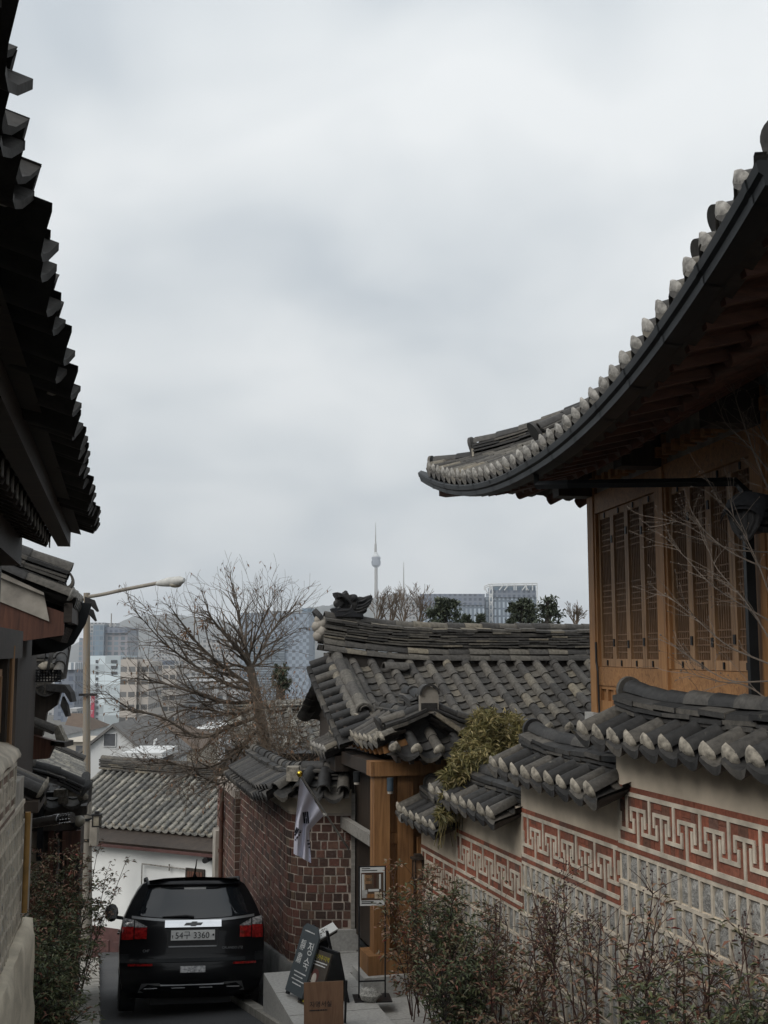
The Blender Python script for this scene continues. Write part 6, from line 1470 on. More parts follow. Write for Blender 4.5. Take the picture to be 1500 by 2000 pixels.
def hip_house(nm, label, x0, x1, ridge_x, y_r, y_e, Y, depth, wallm, roofm, base_y, wins=()):
    a, c, r0, r1 = PT(x0, y_e, Y), PT(x1, y_e, Y), PT(ridge_x[0], y_r, Y + depth / 2), PT(ridge_x[1], y_r, Y + depth / 2); bz = PT(x0, base_y, Y).z
    t_ = thing(nm, V(((a.x + c.x) / 2, Y + depth / 2, bz)), label, 'house')
    b = MB(); p = [a, c, V((c.x, Y + depth, c.z)), V((a.x, Y + depth, a.z)), r0, r1]; b.add(p, [(0, 1, 5, 4), (1, 2, 5), (2, 3, 4, 5), (3, 0, 4), (0, 3, 2, 1)]); b.build('roof', roofm, t_)
    b = MB(); i_ = .3; b.box(None, a.x + i_, c.x - i_, Y + i_, Y + depth - i_, bz, a.z - .01); b.build('wall', wallm, t_)
    for wx0, wy0, wx1, wy1 in wins:
        q0, q1 = PT(wx0, wy1, Y + i_), PT(wx1, wy0, Y + i_); b = MB(); b.box(None, q0.x, q1.x, Y + i_ - .05, Y + i_ - .003, q0.z, q1.z); b.build('window', 'window_grey', t_)
    return t_
hip_house('brown_house', 'house with a broad faded brown hipped roof behind the bare tree', 236, 392, (284, 300), 1397, 1462, 62, 9, 'wall_cream', 'roof_brown', 1560, [(330, 1472, 345, 1488)])
b = MB(); q0, q1 = PT(243, 1479, 47), PT(322, 1468, 47); aw = thing('awning_house', V((q0.x, 47, q0.z - 3)), 'flat-roofed house with a pale canopy edge behind the tiled end roof', 'house')
b.box(None, q0.x, q1.x, 46.5, 50, q0.z, q1.z); b.build('canopy', 'wall_white', aw); b = MB(); b.box(None, q0.x + .2, q1.x - .2, 47, 50, q0.z - 3, q0.z - .005); b.build('wall', 'wood_dark', aw)
b = MB(); c = PT(301, 1458, 48); b.tube([c, c + V((.02, 0, .25)), c + V((.12, 0, .3))], .05, 6); b.build('vent_pipe', 'wall_white', aw)
hip_house('grey_house', 'small house with a dull grey-brown roof and white wall left of the lamp pole', 122, 172, (136, 160), 1393, 1428, 120, 10, 'wall_white', 'roof_brown', 1500, [(140, 1433, 146, 1440), (156, 1433, 162, 1440)])
hip_house('cream_house', 'cream house with a flat terrace below the grey-brown roof', 118, 170, (130, 165), 1443, 1449, 95, 7, 'wall_cream', 'wall_cream', 1520, [(148, 1456, 162, 1470)])
hip_house('pale_house', 'pale house wedged between the gatehouse roofs and the cream house', 100, 128, (108, 122), 1415, 1436, 100, 8, 'wall_white', 'roof_grey', 1530, [(112, 1455, 124, 1475)])
hip_house('terrace_house', 'plain white house right of the broad brown roof', 378, 440, (390, 430), 1418, 1424, 80, 8, 'wall_white', 'wall_white', 1540, [(362, 1414, 374, 1424), (388, 1440, 398, 1450)])

# ------------------------------------------------------------------ city
def glassmat(name, wall, glass, sx, sz, fx=.6, fz=.6, chk=0.0, ramp_=None):
    "curtain wall: a regular grid of panes, in object space so that the grid keeps its real size"
    m, t, b = nodes(name); tc = t.nodes.new('ShaderNodeTexCoord'); s_ = t.nodes.new('ShaderNodeSeparateXYZ'); t.links.new(tc.outputs['Object'], s_.inputs[0])
    h = mth(t, 'ADD', s_.outputs['X'], mth(t, 'MULTIPLY', s_.outputs['Y'], .87))
    fxn = mth(t, 'FRACT', mth(t, 'DIVIDE', h, sx), 0); fzn = mth(t, 'FRACT', mth(t, 'DIVIDE', s_.outputs['Z'], sz), 0)
    g = mth(t, 'MULTIPLY', mth(t, 'LESS_THAN', fxn, fx), mth(t, 'LESS_THAN', fzn, fz))
    wn = t.nodes.new('ShaderNodeTexWhiteNoise'); wn.noise_dimensions = '2D'; cx_ = t.nodes.new('ShaderNodeCombineXYZ')
    t.links.new(mth(t, 'FLOOR', mth(t, 'DIVIDE', h, sx), 0), cx_.inputs[0]); t.links.new(mth(t, 'FLOOR', mth(t, 'DIVIDE', s_.outputs['Z'], sz), 0), cx_.inputs[1]); t.links.new(cx_.outputs[0], wn.inputs['Vector'])
    gl = mixc(t, wn.outputs['Value'], tuple(c * .7 for c in glass), tuple(min(1, c * 1.35) for c in glass))
    if chk:
        par = mth(t, 'MODULO', mth(t, 'ADD', mth(t, 'FLOOR', mth(t, 'DIVIDE', h, sx), 0), mth(t, 'FLOOR', mth(t, 'DIVIDE', s_.outputs['Z'], sz), 0)), 2.0)
        gl = mixc(t, mth(t, 'ABSOLUTE', par, 0), gl, tuple(min(1, c * chk) for c in glass))
    t.links.new(mixc(t, g, wall, gl), b.inputs['Base Color']); b.inputs['Roughness'].default_value = .5
glassmat('facade_tower', (0.25, 0.24, 0.26), (0.13, 0.17, 0.20), 5.2, 4.0, .62, .68)
glassmat('facade_glass', (0.18, 0.22, 0.26), (0.12, 0.17, 0.22), 3.2, 4.0, .8, .75)
glassmat('facade_dark', (0.16, 0.18, 0.22), (0.08, 0.10, 0.14), 4.0, 3.6, .55, .6)
glassmat('facade_grey', (0.36, 0.36, 0.36), (0.12, 0.13, 0.14), 3.0, 3.2, .6, .5)
glassmat('facade_beige', (0.44, 0.40, 0.36), (0.12, 0.12, 0.12), 2.2, 3.3, .8, .42)
glassmat('facade_check', (0.24, 0.27, 0.31), (0.15, 0.18, 0.22), 2.0, 2.0, .9, .9, chk=1.7)
glassmat('facade_lattice', (0.12, 0.15, 0.19), (0.34, 0.40, 0.46), 3.4, 6.2, .45, .78)
glassmat('facade_louvre', (0.09, 0.115, 0.14), (0.18, 0.21, 0.24), 30.0, 1.4, 1.0, .4)
glassmat('facade_white', (0.56, 0.62, 0.65), (0.50, 0.565, 0.60), 6.0, 2.9, .98, .93)
m, t, b = nodes('zigzag'); b.inputs['Base Color'].default_value = (.6, .62, .63, 1)
glassmat('zigzag', (0.6, 0.62, 0.63), (0.16, 0.19, 0.22), 2.6, 7.5, .5, .65)
def tower(nm, label, x0, x1, yt, Y, mat, dep=25, yaw=0.0, base=-38, extra=None, cat='building'):
    a, c = PT(x0, yt, Y), PT(x1, yt, Y); t_ = thing(nm, V(((a.x + c.x) / 2, Y, base)), label, cat)
    b = MB(); b.box(None, a.x, c.x, Y, Y + dep, base, a.z); b.build('wall', mat, t_); return t_
def addbox(t_, nm, x0, x1, y0, y1, Y, mat, dep=10, off=-.5):
    a, c = PT(x0, y1, Y), PT(x1, y0, Y); b = MB(); b.box(None, a.x, c.x, Y + off, Y + off + dep, a.z, c.z); return b.build(nm, mat, t_)
tw = tower('office_tower', 'tall grey glass office tower with a dark crown left of the bare tree', 172, 250, 1236, 900, 'facade_tower', 40)
addbox(tw, 'wing', 147, 172, 1246, 1500, 905, 'facade_tower', 30); addbox(tw, 'glass_bay', 182, 206, 1220, 1320, 899, 'facade_glass', 20, -4)
addbox(tw, 'crown', 205, 249, 1225, 1236.5, 899, 'facade_dark', 42, -1); addbox(tw, 'penthouse', 174, 204, 1216, 1236, 902, 'facade_grey', 20, 1); addbox(tw, 'penthouse', 212, 226, 1217, 1225, 905, 'facade_grey', 12, 1)
b = MB(); q = PT(217, 1222, 905); b.tube([q, V((q.x, q.y, PT(217, 1198, 905).z))], .5, 6); b.build('mast', 'concrete', tw)
wb = tower('white_block', 'white panelled block with a column of small dark windows behind the lamp pole', 176, 236, 1281, 330, 'facade_white', 22)
for i in range(13):
    y = 1289 + i * 11.3; addbox(wb, 'window', 187, 191.5, y, y + 5.5, 330, 'window_grey', .5, -.25)
    if i < 3: addbox(wb, 'window', 217, 229, y, y + 5.5, 330, 'window_grey', .5, -.25)
simple('banner_red', (0.42, 0.06, 0.10), 0.8, bmp=0)
bn = thing('banner', PT(179, 1400, 329), 'tall red vertical banner with pale letters on the white panelled block', 'banner')
a, c = PT(175.5, 1432, 329.2), PT(184.5, 1358, 329.2); b = MB(); b.box(None, a.x, c.x, 329.3, 329.6, a.z, c.z); bp = b.build('panel', 'banner_red', bn)
for ch_t, y in (('송', 1372), ('T', 1394), ('리', 1425)): p = PT(176.3, y, 329.2); text(ch_t, 'wall_white', bp, V((p.x, 329.28, p.z)), V((1, 0, 0)), V((0, 0, 1)), 1.35)
bb = tower('beige_block', 'cream office block with bands of windows right of the white panelled block', 236, 268, 1288, 300, 'facade_beige', 20)
addbox(bb, 'wing', 268, 292, 1292, 1450, 302, 'facade_beige', 18); addbox(bb, 'arched_top', 240, 264, 1284, 1288.5, 301, 'facade_beige', 10)
tower('slab_block', 'pale concrete block with long window rows behind the tree twigs', 292, 345, 1300, 360, 'facade_beige', 20)
tower('dark_block', 'dark glass block with green edge behind the upper twigs', 300, 322, 1290, 420, 'facade_dark', 20)
zb = tower('striped_block', 'low dark block topped with a white zigzag screen near the gatehouse roofs', 122, 147, 1308, 520, 'facade_dark', 20); addbox(zb, 'screen', 121.5, 147.5, 1294, 1308, 519, 'zigzag', 20)
tower('low_block', 'hazy low grey block beneath the distant hill at the left', 93, 123, 1304, 700, 'facade_grey', 20); tower('navy_block', 'narrow navy block beside the striped screen', 108, 124, 1306, 560, 'facade_dark', 20)
tower('annex_block', 'small green-glazed block in front of the striped-top block', 132, 150, 1384, 400, 'facade_grey', 10)
tower('wide_block', 'wide white-grey block with small windows low behind the tree', 345, 470, 1330, 380, 'facade_grey', 25); tower('stepped_block', 'stepped concrete block among the twigs, middle of the city rows', 330, 420, 1285, 620, 'facade_grey', 25)
tower('flat_block', 'flat pale block high behind the tree crown', 392, 455, 1250, 760, 'facade_grey', 25); tower('far_block', 'hazy block at the foot of the hill behind the tree crown', 300, 395, 1262, 1100, 'facade_grey', 25)
lt_ = tower('chequered_block', 'wide blue-grey office block with chequered glass, left of the dragon ridge', 470, 604, 1197, 640, 'facade_check', 40)
addbox(lt_, 'louvre_panel', 476, 556, 1246, 1420, 639, 'facade_louvre', 30); addbox(lt_, 'penthouse', 515, 560, 1193, 1197, 650, 'facade_grey', 20)
sl_ = tower('slim_block', 'slim hazy block with a red stripe at the edge of the chequered block', 590, 612, 1188, 720, 'facade_glass', 20)
addbox(sl_, 'stripe', 597, 600, 1210, 1250, 719, 'banner_red', 1)
kt = tower('lattice_block', 'long low glass office block with a dark louvred top, right of the broadcasting tower', 822, 946, 1182, 900, 'facade_lattice', 60)
addbox(kt, 'louvre_top', 821.5, 946.5, 1160, 1182, 899.5, 'facade_dark', 60)
k2 = tower('truss_block', 'taller glass office block crowned with white diagonal trusses', 948, 1048, 1166, 920, 'facade_lattice', 60)
addbox(k2, 'louvre_band', 960, 1047, 1153, 1166.5, 919, 'facade_dark', 50); addbox(k2, 'glass_top', 962, 1046, 1144, 1153.5, 921, 'facade_glass', 40)
b = MB(); tp_ = lambda x, y: PT(x, y, 917)
for x in (946, 956, 962, 1004, 1008, 1028, 1040, 1049): b.tube([tp_(x, 1140 if x > 950 else 1146), tp_(x, 1215 if x in (956, 962, 1049) else 1153)], .45, 5)
for y in (1140.5, 1144): b.tube([tp_(946, y + 4), tp_(956, y), tp_(1049, y - 1.5)], .5, 5)
for x in (975, 985, 1020, 1032): b.tube([tp_(x, 1153), tp_(x + (9 if x in (975, 1020) else -9) * (1 if x != 985 else -1), 1141)], .45, 5)
for k in range(5): y = 1141 + k * 15; b.tube([tp_(955, y), tp_(963, y + 15)], .45, 5); b.tube([tp_(963, y), tp_(955, y + 15)], .45, 5)
b.tube([tp_(946, 1146), tp_(953, 1160)], .5, 5); b.build('truss', 'wall_white', k2)
tower('pale_office', 'small pale office block left of the long glass block', 790, 822, 1168, 980, 'facade_grey', 30)

# ------------------------------------------------------------------ hills and the tower on top
m, t, b = nodes('hill_wood'); t.links.new(ramp(t, tnoise(t, .02, 8, .7), [(.35, (0.035, 0.04, 0.035)), (.65, (0.075, 0.07, 0.055))]), b.inputs['Base Color']); b.inputs['Roughness'].default_value = 1
def hill(prof, Y, seed, dep=700):
    b = MB(); rows = []
    xs = [prof[0][0] + (prof[-1][0] - prof[0][0]) * i / 120 for i in range(121)]
    for k, (fy, fz) in enumerate(((-.9, 0), (-.55, .35), (-.25, .72), (-.08, .93), (0, 1), (.12, .93), (.5, .5), (1, 0))):
        row = []
        for i, x in enumerate(xs):
            y = itp(prof, x); p = PT(x, y, Y); n_ = mnoise.noise(V((x * .25 + seed, k * 3.1, 0))) + .6 * mnoise.noise(V((x * .9 + seed, k * 3.1, 5)))
            row.append(V((p.x, Y + fy * dep, -40 + (p.z + 40) * fz + n_ * 4.5 * (.3 if fz == 0 else 1))))
        rows.append(row)
    b.grid(rows); return b.build('hill', 'hill_wood', smooth=80, kind='structure')
hill([(380, 1300), (440, 1240), (520, 1200), (560, 1196), (605, 1186), (650, 1181), (700, 1172), (735, 1167), (750, 1163), (770, 1158), (790, 1158), (805, 1165), (818, 1174), (840, 1185), (900, 1200), (1000, 1240), (1150, 1275)], 3500, 3)
hill([(-400, 1250), (-100, 1255), (60, 1290), (95, 1300), (120, 1282), (150, 1260), (200, 1228), (260, 1205), (330, 1200), (400, 1206), (450, 1215), (520, 1250), (600, 1290)], 4200, 9)
nt_ = thing('broadcast_tower', PT(734, 1168, 3500), 'slender broadcasting tower with a round lookout pod on the hazy hilltop', 'tower')
def lathe(prof, cx_, Y, mat, nm, par, n=14):
    b = MB(); rows = []
    for y, hw_ in prof:
        p = PT(cx_, y, Y); r_ = hw_ * Y / FPX; rows.append([p + V((math.cos(2 * math.pi * k / n) * r_, math.sin(2 * math.pi * k / n) * r_, 0)) for k in range(n)])
    b.grid(rows, None, True); return b.build(nm, mat, par, smooth=30)
lathe([(1175, 3.6), (1106, 3.0)], 734.5, 3500, 'concrete', 'shaft', nt_)
lathe([(1109, 2.5), (1106, 6.5), (1104, 8.5), (1099, 9.3), (1096, 9.3), (1095.5, 8.2), (1092, 8.2), (1091.5, 9.0), (1088, 8.6), (1087, 4)], 734.5, 3500, 'facade_dark', 'lookout_pod', nt_)
lathe([(1088, 6.5), (1085, 6.5), (1083, 4), (1081, 4.5), (1079, 2.4)], 734.5, 3500, 'wall_white', 'antenna_base', nt_)
lathe([(1079, 2.6), (1062, 2.2), (1061, 1.3), (1046, 1.1), (1045, .8), (1032, .7), (1020, .25)], 733.6, 3500, 'concrete', 'antenna', nt_)
ms = thing('lattice_mast', PT(788, 1158, 3450), 'thin lattice radio mast right of the broadcasting tower', 'mast')
lathe([(1160, 2.2), (1148, 1.5), (1130, 1.0), (1112, .8), (1097, .35)], 788.5, 3450, 'concrete', 'antenna', ms, 8)
for x, y, nm_ in ((565, 1183, 0), (600, 1178, 0)): pass

# ------------------------------------------------------------------ air between here and the hill
m = bpy.data.materials.new('haze_air'); m.use_nodes = True; t = m.node_tree; t.nodes.clear(); o_ = t.nodes.new('ShaderNodeOutputMaterial'); pv_ = t.nodes.new('ShaderNodeVolumePrincipled')
pv_.inputs['Color'].default_value = (0.88, 0.93, 1.0, 1); pv_.inputs['Density'].default_value = HAZE = 0.00014; t.links.new(pv_.outputs[0], o_.inputs['Volume']); M['haze_air'] = m
b = MB(); b.box(None, -4800, 4800, -300, 5600, -45, 480); b.build('haze', 'haze_air', kind='stuff')
# ------------------------------------------------------------------ plants
def leafmat(name, stops, rough=.6):
    m, t, b = nodes(name); t.links.new(ramp(t, island(t), stops), b.inputs['Base Color']); b.inputs['Roughness'].default_value = rough
    b.inputs['Subsurface Weight'].default_value = 0.0
simple('bark', (0.105, 0.084, 0.066), 0.95, var=0.4, scale=12, bmp=0.6); simple('bark_dark', (0.045, 0.038, 0.033), 0.95, var=0.4, scale=12, bmp=0.4); simple('twig_pale', (0.15, 0.122, 0.10), 0.85, var=0.3, scale=15, bmp=0.3); simple('twig_red', (0.07, 0.035, 0.028), 0.85, bmp=0.2); simple('twig_brown', (0.115, 0.085, 0.06), 0.95, bmp=0.1)
leafmat('leaf_mix', [(0, (0.085, 0.095, 0.05)), (.3, (0.14, 0.135, 0.07)), (.5, (0.20, 0.14, 0.085)), (.72, (0.21, 0.095, 0.06)), (.9, (0.31, 0.21, 0.14)), (1, (0.22, 0.035, 0.03))])
leafmat('leaf_green', [(0, (0.05, 0.068, 0.034)), (.45, (0.09, 0.11, 0.05)), (.75, (0.15, 0.165, 0.075)), (.9, (0.19, 0.12, 0.075)), (1, (0.23, 0.08, 0.05))])
leafmat('leaf_bamboo', [(0, (0.09, 0.088, 0.032)), (.4, (0.175, 0.16, 0.06)), (.75, (0.26, 0.22, 0.09)), (1, (0.38, 0.31, 0.16))])
leafmat('leaf_pine', [(0, (0.022, 0.032, 0.02)), (.6, (0.045, 0.058, 0.03)), (1, (0.075, 0.085, 0.05))]); leafmat('leaf_dead', [(0, (0.10, 0.055, 0.03)), (1, (0.19, 0.10, 0.05))])
leafmat('berry', [(0, (0.025, 0.012, 0.012)), (1, (0.06, 0.015, 0.015))])
def rv(): return V((rnd.uniform(-1, 1), rnd.uniform(-1, 1), rnd.uniform(-1, 1)))
def leaf(b, p, d, l, w, droop=.25):
    d = V(d).normalized(); s = d.cross(V((0, 0, 1)) + rv() * .5)
    s = s.normalized() * (w / 2) if s.length > 1e-4 else V((w / 2, 0, 0)); up = s.cross(d).normalized()
    m_ = p + d * l * .45 + up * l * .05; b.add([p, m_ + s, p + d * l + V((0, 0, -droop * l)), m_ - s], [(0, 1, 2), (0, 2, 3)])
def branch(bk, p, d, l, r, lev, tips, gravity=0.0, spread=.55, kids=(2, 4), wob=.16, seg=5, taper=.55, nside=5, minr=.004, mat=None, lenk=(.55, .8)):
    pts = [V(p)]; rad = [r]; d = V(d).normalized()
    for i in range(seg):
        d = (d + rv() * wob + V((0, 0, gravity))).normalized(); pts.append(pts[-1] + d * (l / seg)); rad.append(max(minr, r * (1 - (1 - taper) * (i + 1) / seg)))
    bk.tube(pts, rad, nside if r > .012 else (4 if r > .006 else 3), mat, cap=False)
    if lev <= 0: tips.append((pts[-1], d)); tips.append((pts[len(pts) // 2], d)); return
    n = rnd.randint(*kids)
    for k in range(n):
        f = rnd.uniform(.35, 1.0) if k else 1.0; i = min(int(f * seg), seg - 1); q = pts[i].lerp(pts[i + 1], f * seg - i) if f < 1 else pts[-1]
        nd = (d + rv() * spread + V((0, 0, .1))).normalized(); rr = max(minr, rad[min(i + 1, seg)] * rnd.uniform(.55, .8))
        branch(bk, q, nd, l * rnd.uniform(*lenk), rr, lev - 1, tips, gravity, spread, kids, wob, seg if lev > 1 else 3, taper, nside, minr, mat, lenk)

# bare street tree: limbs traced one by one, each with its own spray of twigs
YT = 22.0
tr_ = thing('bare_tree', PT(520, 1560, YT), 'large leafless tree with wide twiggy branches leaning over the lane', 'tree')
bk = MB(); tips = []
def P3(x, y, dy=0): return PT(x, y, YT + dy)
trunk = smooth_path([PT(528, 1640, 20.9), PT(522, 1500, 21.4), P3(508, 1400), P3(497, 1345), P3(488, 1300)], 14); bk.tube(trunk, [.14 - .06 * i / 14 for i in range(15)], 9)
limbs = [([(488, 1302), (470, 1275), (440, 1240), (412, 1205), (400, 1172)], .06, -0.8), ([(490, 1305), (480, 1265), (470, 1225), (466, 1190), (455, 1150)], .055, .2), ([(488, 1310), (510, 1270), (530, 1235), (552, 1205), (570, 1190)], .045, .4),
         ([(496, 1345), (450, 1312), (410, 1280), (372, 1240), (340, 1195)], .055, -1.2), ([(497, 1350), (440, 1335), (380, 1300), (320, 1255), (270, 1200)], .05, -1.6), ([(500, 1370), (440, 1372), (370, 1350), (300, 1330), (230, 1322)], .05, -1.4),
         ([(504, 1400), (450, 1420), (390, 1440), (320, 1402), (255, 1385), (205, 1350)], .05, -2.0), ([(508, 1420), (460, 1470), (400, 1500), (330, 1490), (270, 1495)], .05, -2.2), ([(512, 1440), (470, 1502), (430, 1530), (380, 1512), (330, 1530)], .045, -2.4), ([(500, 1380), (455, 1395), (400, 1385), (350, 1390), (285, 1440)], .04, -1.0),
         ([(488, 1305), (515, 1290), (545, 1250), (575, 1235)], .03, .8), ([(490, 1320), (470, 1300), (430, 1300), (380, 1270), (330, 1230), (262, 1165)], .04, -.6), ([(484, 1290), (500, 1240), (520, 1200), (540, 1165)], .03, -.4)]
for pts, r_, dy in limbs:
    n = len(pts); pp = smooth_path([P3(x, y, dy * i / (n - 1) + rnd.uniform(-.15, .15)) for i, (x, y) in enumerate(pts)], 4 * n)
    r_ *= .78; bk.tube(pp, [max(.007, r_ * (1 - .85 * i / (len(pp) - 1))) for i in range(len(pp))], 6)
    for i in range(2, len(pp)):
        d = (pp[i] - pp[i - 1]).normalized(); f = i / len(pp)
        for k in range(1 if rnd.random() < .8 else 2):
            nd = (d * .8 + V((rnd.uniform(-.9, .5), rnd.uniform(-.7, .7), rnd.uniform(-.45, .55)))).normalized()
            branch(bk, pp[i], nd, rnd.uniform(.35, .75) * (1.0 if f < .7 else .5), r_ * (1 - .8 * f) * .5 + .004, 2, tips, gravity=-.01, spread=.6, kids=(2, 3), wob=.18, seg=4, minr=.0026)
bk.build('trunk', 'bark', tr_, smooth=60)
lf = MB()
for p, d in tips:
    if rnd.random() < .09: leaf(lf, p, V((rnd.uniform(-1, 1), rnd.uniform(-1, 1), -1)), .07, .03)
for c in ((368, 1235), (400, 1215), (395, 1225), (362, 1240)):
    for k in range(25): leaf(lf, P3(c[0] + rnd.gauss(0, 6), c[1] + rnd.gauss(0, 4), rnd.uniform(-1, 0)), rv(), .09, .04)
lf.build('dead_leaves', 'leaf_dead', tr_)
# tangle of brown twigs in the tree's foot, over the wall
tg = thing('brown_thicket', PT(500, 1560, 20.5), 'dense brown twiggy thicket under the bare tree behind the wall coping', 'shrub')
bk = MB(); tips = []
for i in range(190):
    x, y = (rnd.uniform(360, 590), rnd.uniform(1395, 1600)) if i < 80 else (rnd.gauss(515, 38), rnd.gauss(1450, 45))
    if y > 1500 and x > 500 + (1600 - y): continue
    if x < 420 and y < 1460: continue
    branch(bk, PT(x, y, 21.2 + rnd.uniform(-.7, .9)), V((rnd.uniform(-1, .6), rnd.uniform(-.5, .5), rnd.uniform(-.2, 1))), rnd.uniform(.4, .8), .008, 2, tips, gravity=-.03, spread=.9, kids=(2, 4), wob=.3, seg=4, minr=.003)
bk.build('twigs', 'twig_brown', tg)
lf = MB()
for p, d in tips:
    if rnd.random() < .30: leaf(lf, p, V((rnd.uniform(-1, 1), rnd.uniform(-1, 1), -.6)), .07, .03)
lf.build('dead_leaves', 'leaf_dead', tg)

# bamboo over the low wall
def bamboo():
    t_ = thing('bamboo_clump', PT(955, 1480, 12.6), 'yellow-green bamboo clump spilling over the low tile cappings beside the gate', 'bamboo')
    lf, st = MB(), MB(); outline = [(865, 1590, 10), (885, 1560, 24), (885, 1520, 20), (905, 1500, 28), (940, 1450, 45), (990, 1430, 46), (1018, 1470, 38), (935, 1500, 40), (950, 1410, 30), (920, 1470, 30), (1020, 1440, 30), (960, 1480, 40), (900, 1540, 18)]
    for x, y, r_ in outline:
        for k in range(int(r_ * 4.6)):
            a, q = rnd.uniform(0, 6.28), math.sqrt(rnd.random()) * r_; p = PT(x + math.cos(a) * q, y + math.sin(a) * q * .8, (12.9 + rnd.uniform(-.45, .55) + (0.5 if x > 930 else 0)) if y < 1495 else 11.9 + rnd.uniform(-.15, .35))
            base = V((rnd.uniform(-.6, .6), rnd.uniform(-.8, .2), rnd.uniform(-.2, .5)))
            for j in range(rnd.randint(4, 7)): leaf(lf, p + rv() * .02, base + V((rnd.uniform(-.8, .8), rnd.uniform(-.6, .6), rnd.uniform(-.7, .6))), rnd.uniform(.07, .125), .0165, .2)
            if k % 5 == 0: st.tube([p, p + V((rnd.uniform(-.1, .1), .1, -.35))], .004, 4)
    st.build('stems', 'leaf_bamboo', t_); lf.build('foliage', 'leaf_bamboo', t_)
bamboo()

# heavenly bamboo shrubs: upright canes, airy sprays of small pointed leaves
def nandina(name, loc, h, canes, spreadw, leafm, label, group, dens=1.0, leafl=.055, up0=.35, berries=0, cat='shrub', lean=V((0, 0, 0))):
    t_ = thing(name, loc, label, cat, group); st, lf, be = MB(), MB(), MB(); tips = []
    for i in range(canes):
        p = V(loc) + V((rnd.uniform(-1, 1) * spreadw * .5, rnd.uniform(-1, 1) * spreadw * .5, 0)); d = V((rnd.uniform(-.28, .28), rnd.uniform(-.28, .28), 1)) + lean; hh = h * rnd.uniform(.6, 1.0)
        n = 9; pts = [p]; d = d.normalized()
        for k in range(n): d = (d + rv() * .10 + V((0, 0, .03))).normalized(); pts.append(pts[-1] + d * hh / n)
        st.tube(pts, [.009 - .005 * k / n for k in range(n + 1)], 4, cap=False)
        for k in range(2, n + 1):
            if k / n < up0: continue
            for j in range(rnd.randint(2, 4)):
                nd = (d * .5 + V((rnd.uniform(-1, 1), rnd.uniform(-1, 1), rnd.uniform(-.1, .9)))).normalized(); l = rnd.uniform(.10, .30); q = pts[k]; tip = q + nd * l + V((0, 0, -.02)); mid = q.lerp(tip, .5) + V((0, 0, .015))
                st.tube([q, mid, tip], [.0035, .0025, .0018], 3, cap=False)
                for s in range(int(rnd.randint(4, 8) * dens)):
                    f = rnd.uniform(.3, 1.05); r_ = q.lerp(tip, f); e = r_ + V((rnd.uniform(-1, 1), rnd.uniform(-1, 1), rnd.uniform(-.4, .5))) * .05
                    for m_ in range(rnd.randint(1, 3)): leaf(lf, e + rv() * .015, nd * .6 + V((rnd.uniform(-1, 1), rnd.uniform(-1, 1), rnd.uniform(-.7, .3))), leafl * rnd.uniform(.7, 1.3), leafl * .34, .25)
        if rnd.random() < berries:
            q = pts[-1]
            for s in range(rnd.randint(25, 45)):
                f = rnd.random(); e = q + V((rnd.gauss(0, .05), rnd.gauss(0, .05), .16 - .30 * f)); be.ball(e, .0075, 5)
            st.tube([q, q + V((0, 0, .15))], .003, 3)
    st.build('canes', 'twig_red' if leafm == 'leaf_mix' else 'bark_dark', t_); lf.build('foliage', leafm, t_)
    if be.v: be.build('berries', 'berry', t_, smooth=60, kind='stuff')
    return t_
GR = 'shrubs in front of the fret wall'
def gpt(px, Y, topy):        # foot on the bed, height from the pixel its top reaches
    p = PT(px, 1800, Y); gz_ = road_z(p.x, p.y) + .12; return V((p.x, p.y, gz_)), PT(px, topy, Y).z - gz_
for px, Y, ty, canes, lm, dens, lab, bs, u0_ in (
    (838, 12.2, 1690, 12, 'leaf_mix', .85, 'reddish brown shrub in front of the gate posts, farthest of the row', .1, .08),
    (880, 10.8, 1750, 12, 'leaf_green', .9, 'dense dark green shrub below the second bay of the fret wall', .0, .1),
    (930, 9.7, 1760, 10, 'leaf_mix', .6, 'brown and green shrub below the third bay of the fret wall', .1, .35),
    (1010, 8.9, 1700, 6, 'leaf_mix', .28, 'thin shrub with red leaf tips under the step of the fret wall', .5, .45),
    (1100, 8.3, 1730, 7, 'leaf_mix', .28, 'sparse shrub with black seed heads at the foot of the third bay', .6, .45),
    (1180, 7.7, 1700, 6, 'leaf_mix', .22, 'bare-caned shrub with dark drooping seed clusters before the nearest bay', .9, .5),
    (1290, 7.2, 1780, 7, 'leaf_mix', .36, 'olive and brown shrub spreading before the granite blocks', .3, .4),
    (1390, 6.7, 1840, 6, 'leaf_mix', .4, 'low brown shrub before the granite blocks near the right edge', .15, .4),
    (1460, 6.3, 1930, 7, 'leaf_green', .6, 'low green shrub at the bottom right corner', 0, .3),
    (1290, 6.2, 1960, 8, 'leaf_green', .6, 'fresh green low shrub nearest us among the fret wall planting', 0, .3),
    (880, 9.0, 1860, 10, 'leaf_green', .7, 'low bushy green shrub at the front of the planting bed', 0, .3),
    (1060, 7.6, 1900, 8, 'leaf_mix', .5, 'low tangled brown shrub in the middle of the planting bed', 0, .3)):
    p, h = gpt(px, Y, ty)
    nandina('nandina_shrub', p, h, canes, .42, lm, lab, GR, dens, .06, u0_, bs)
GL = 'shrubs along the left house fronts'
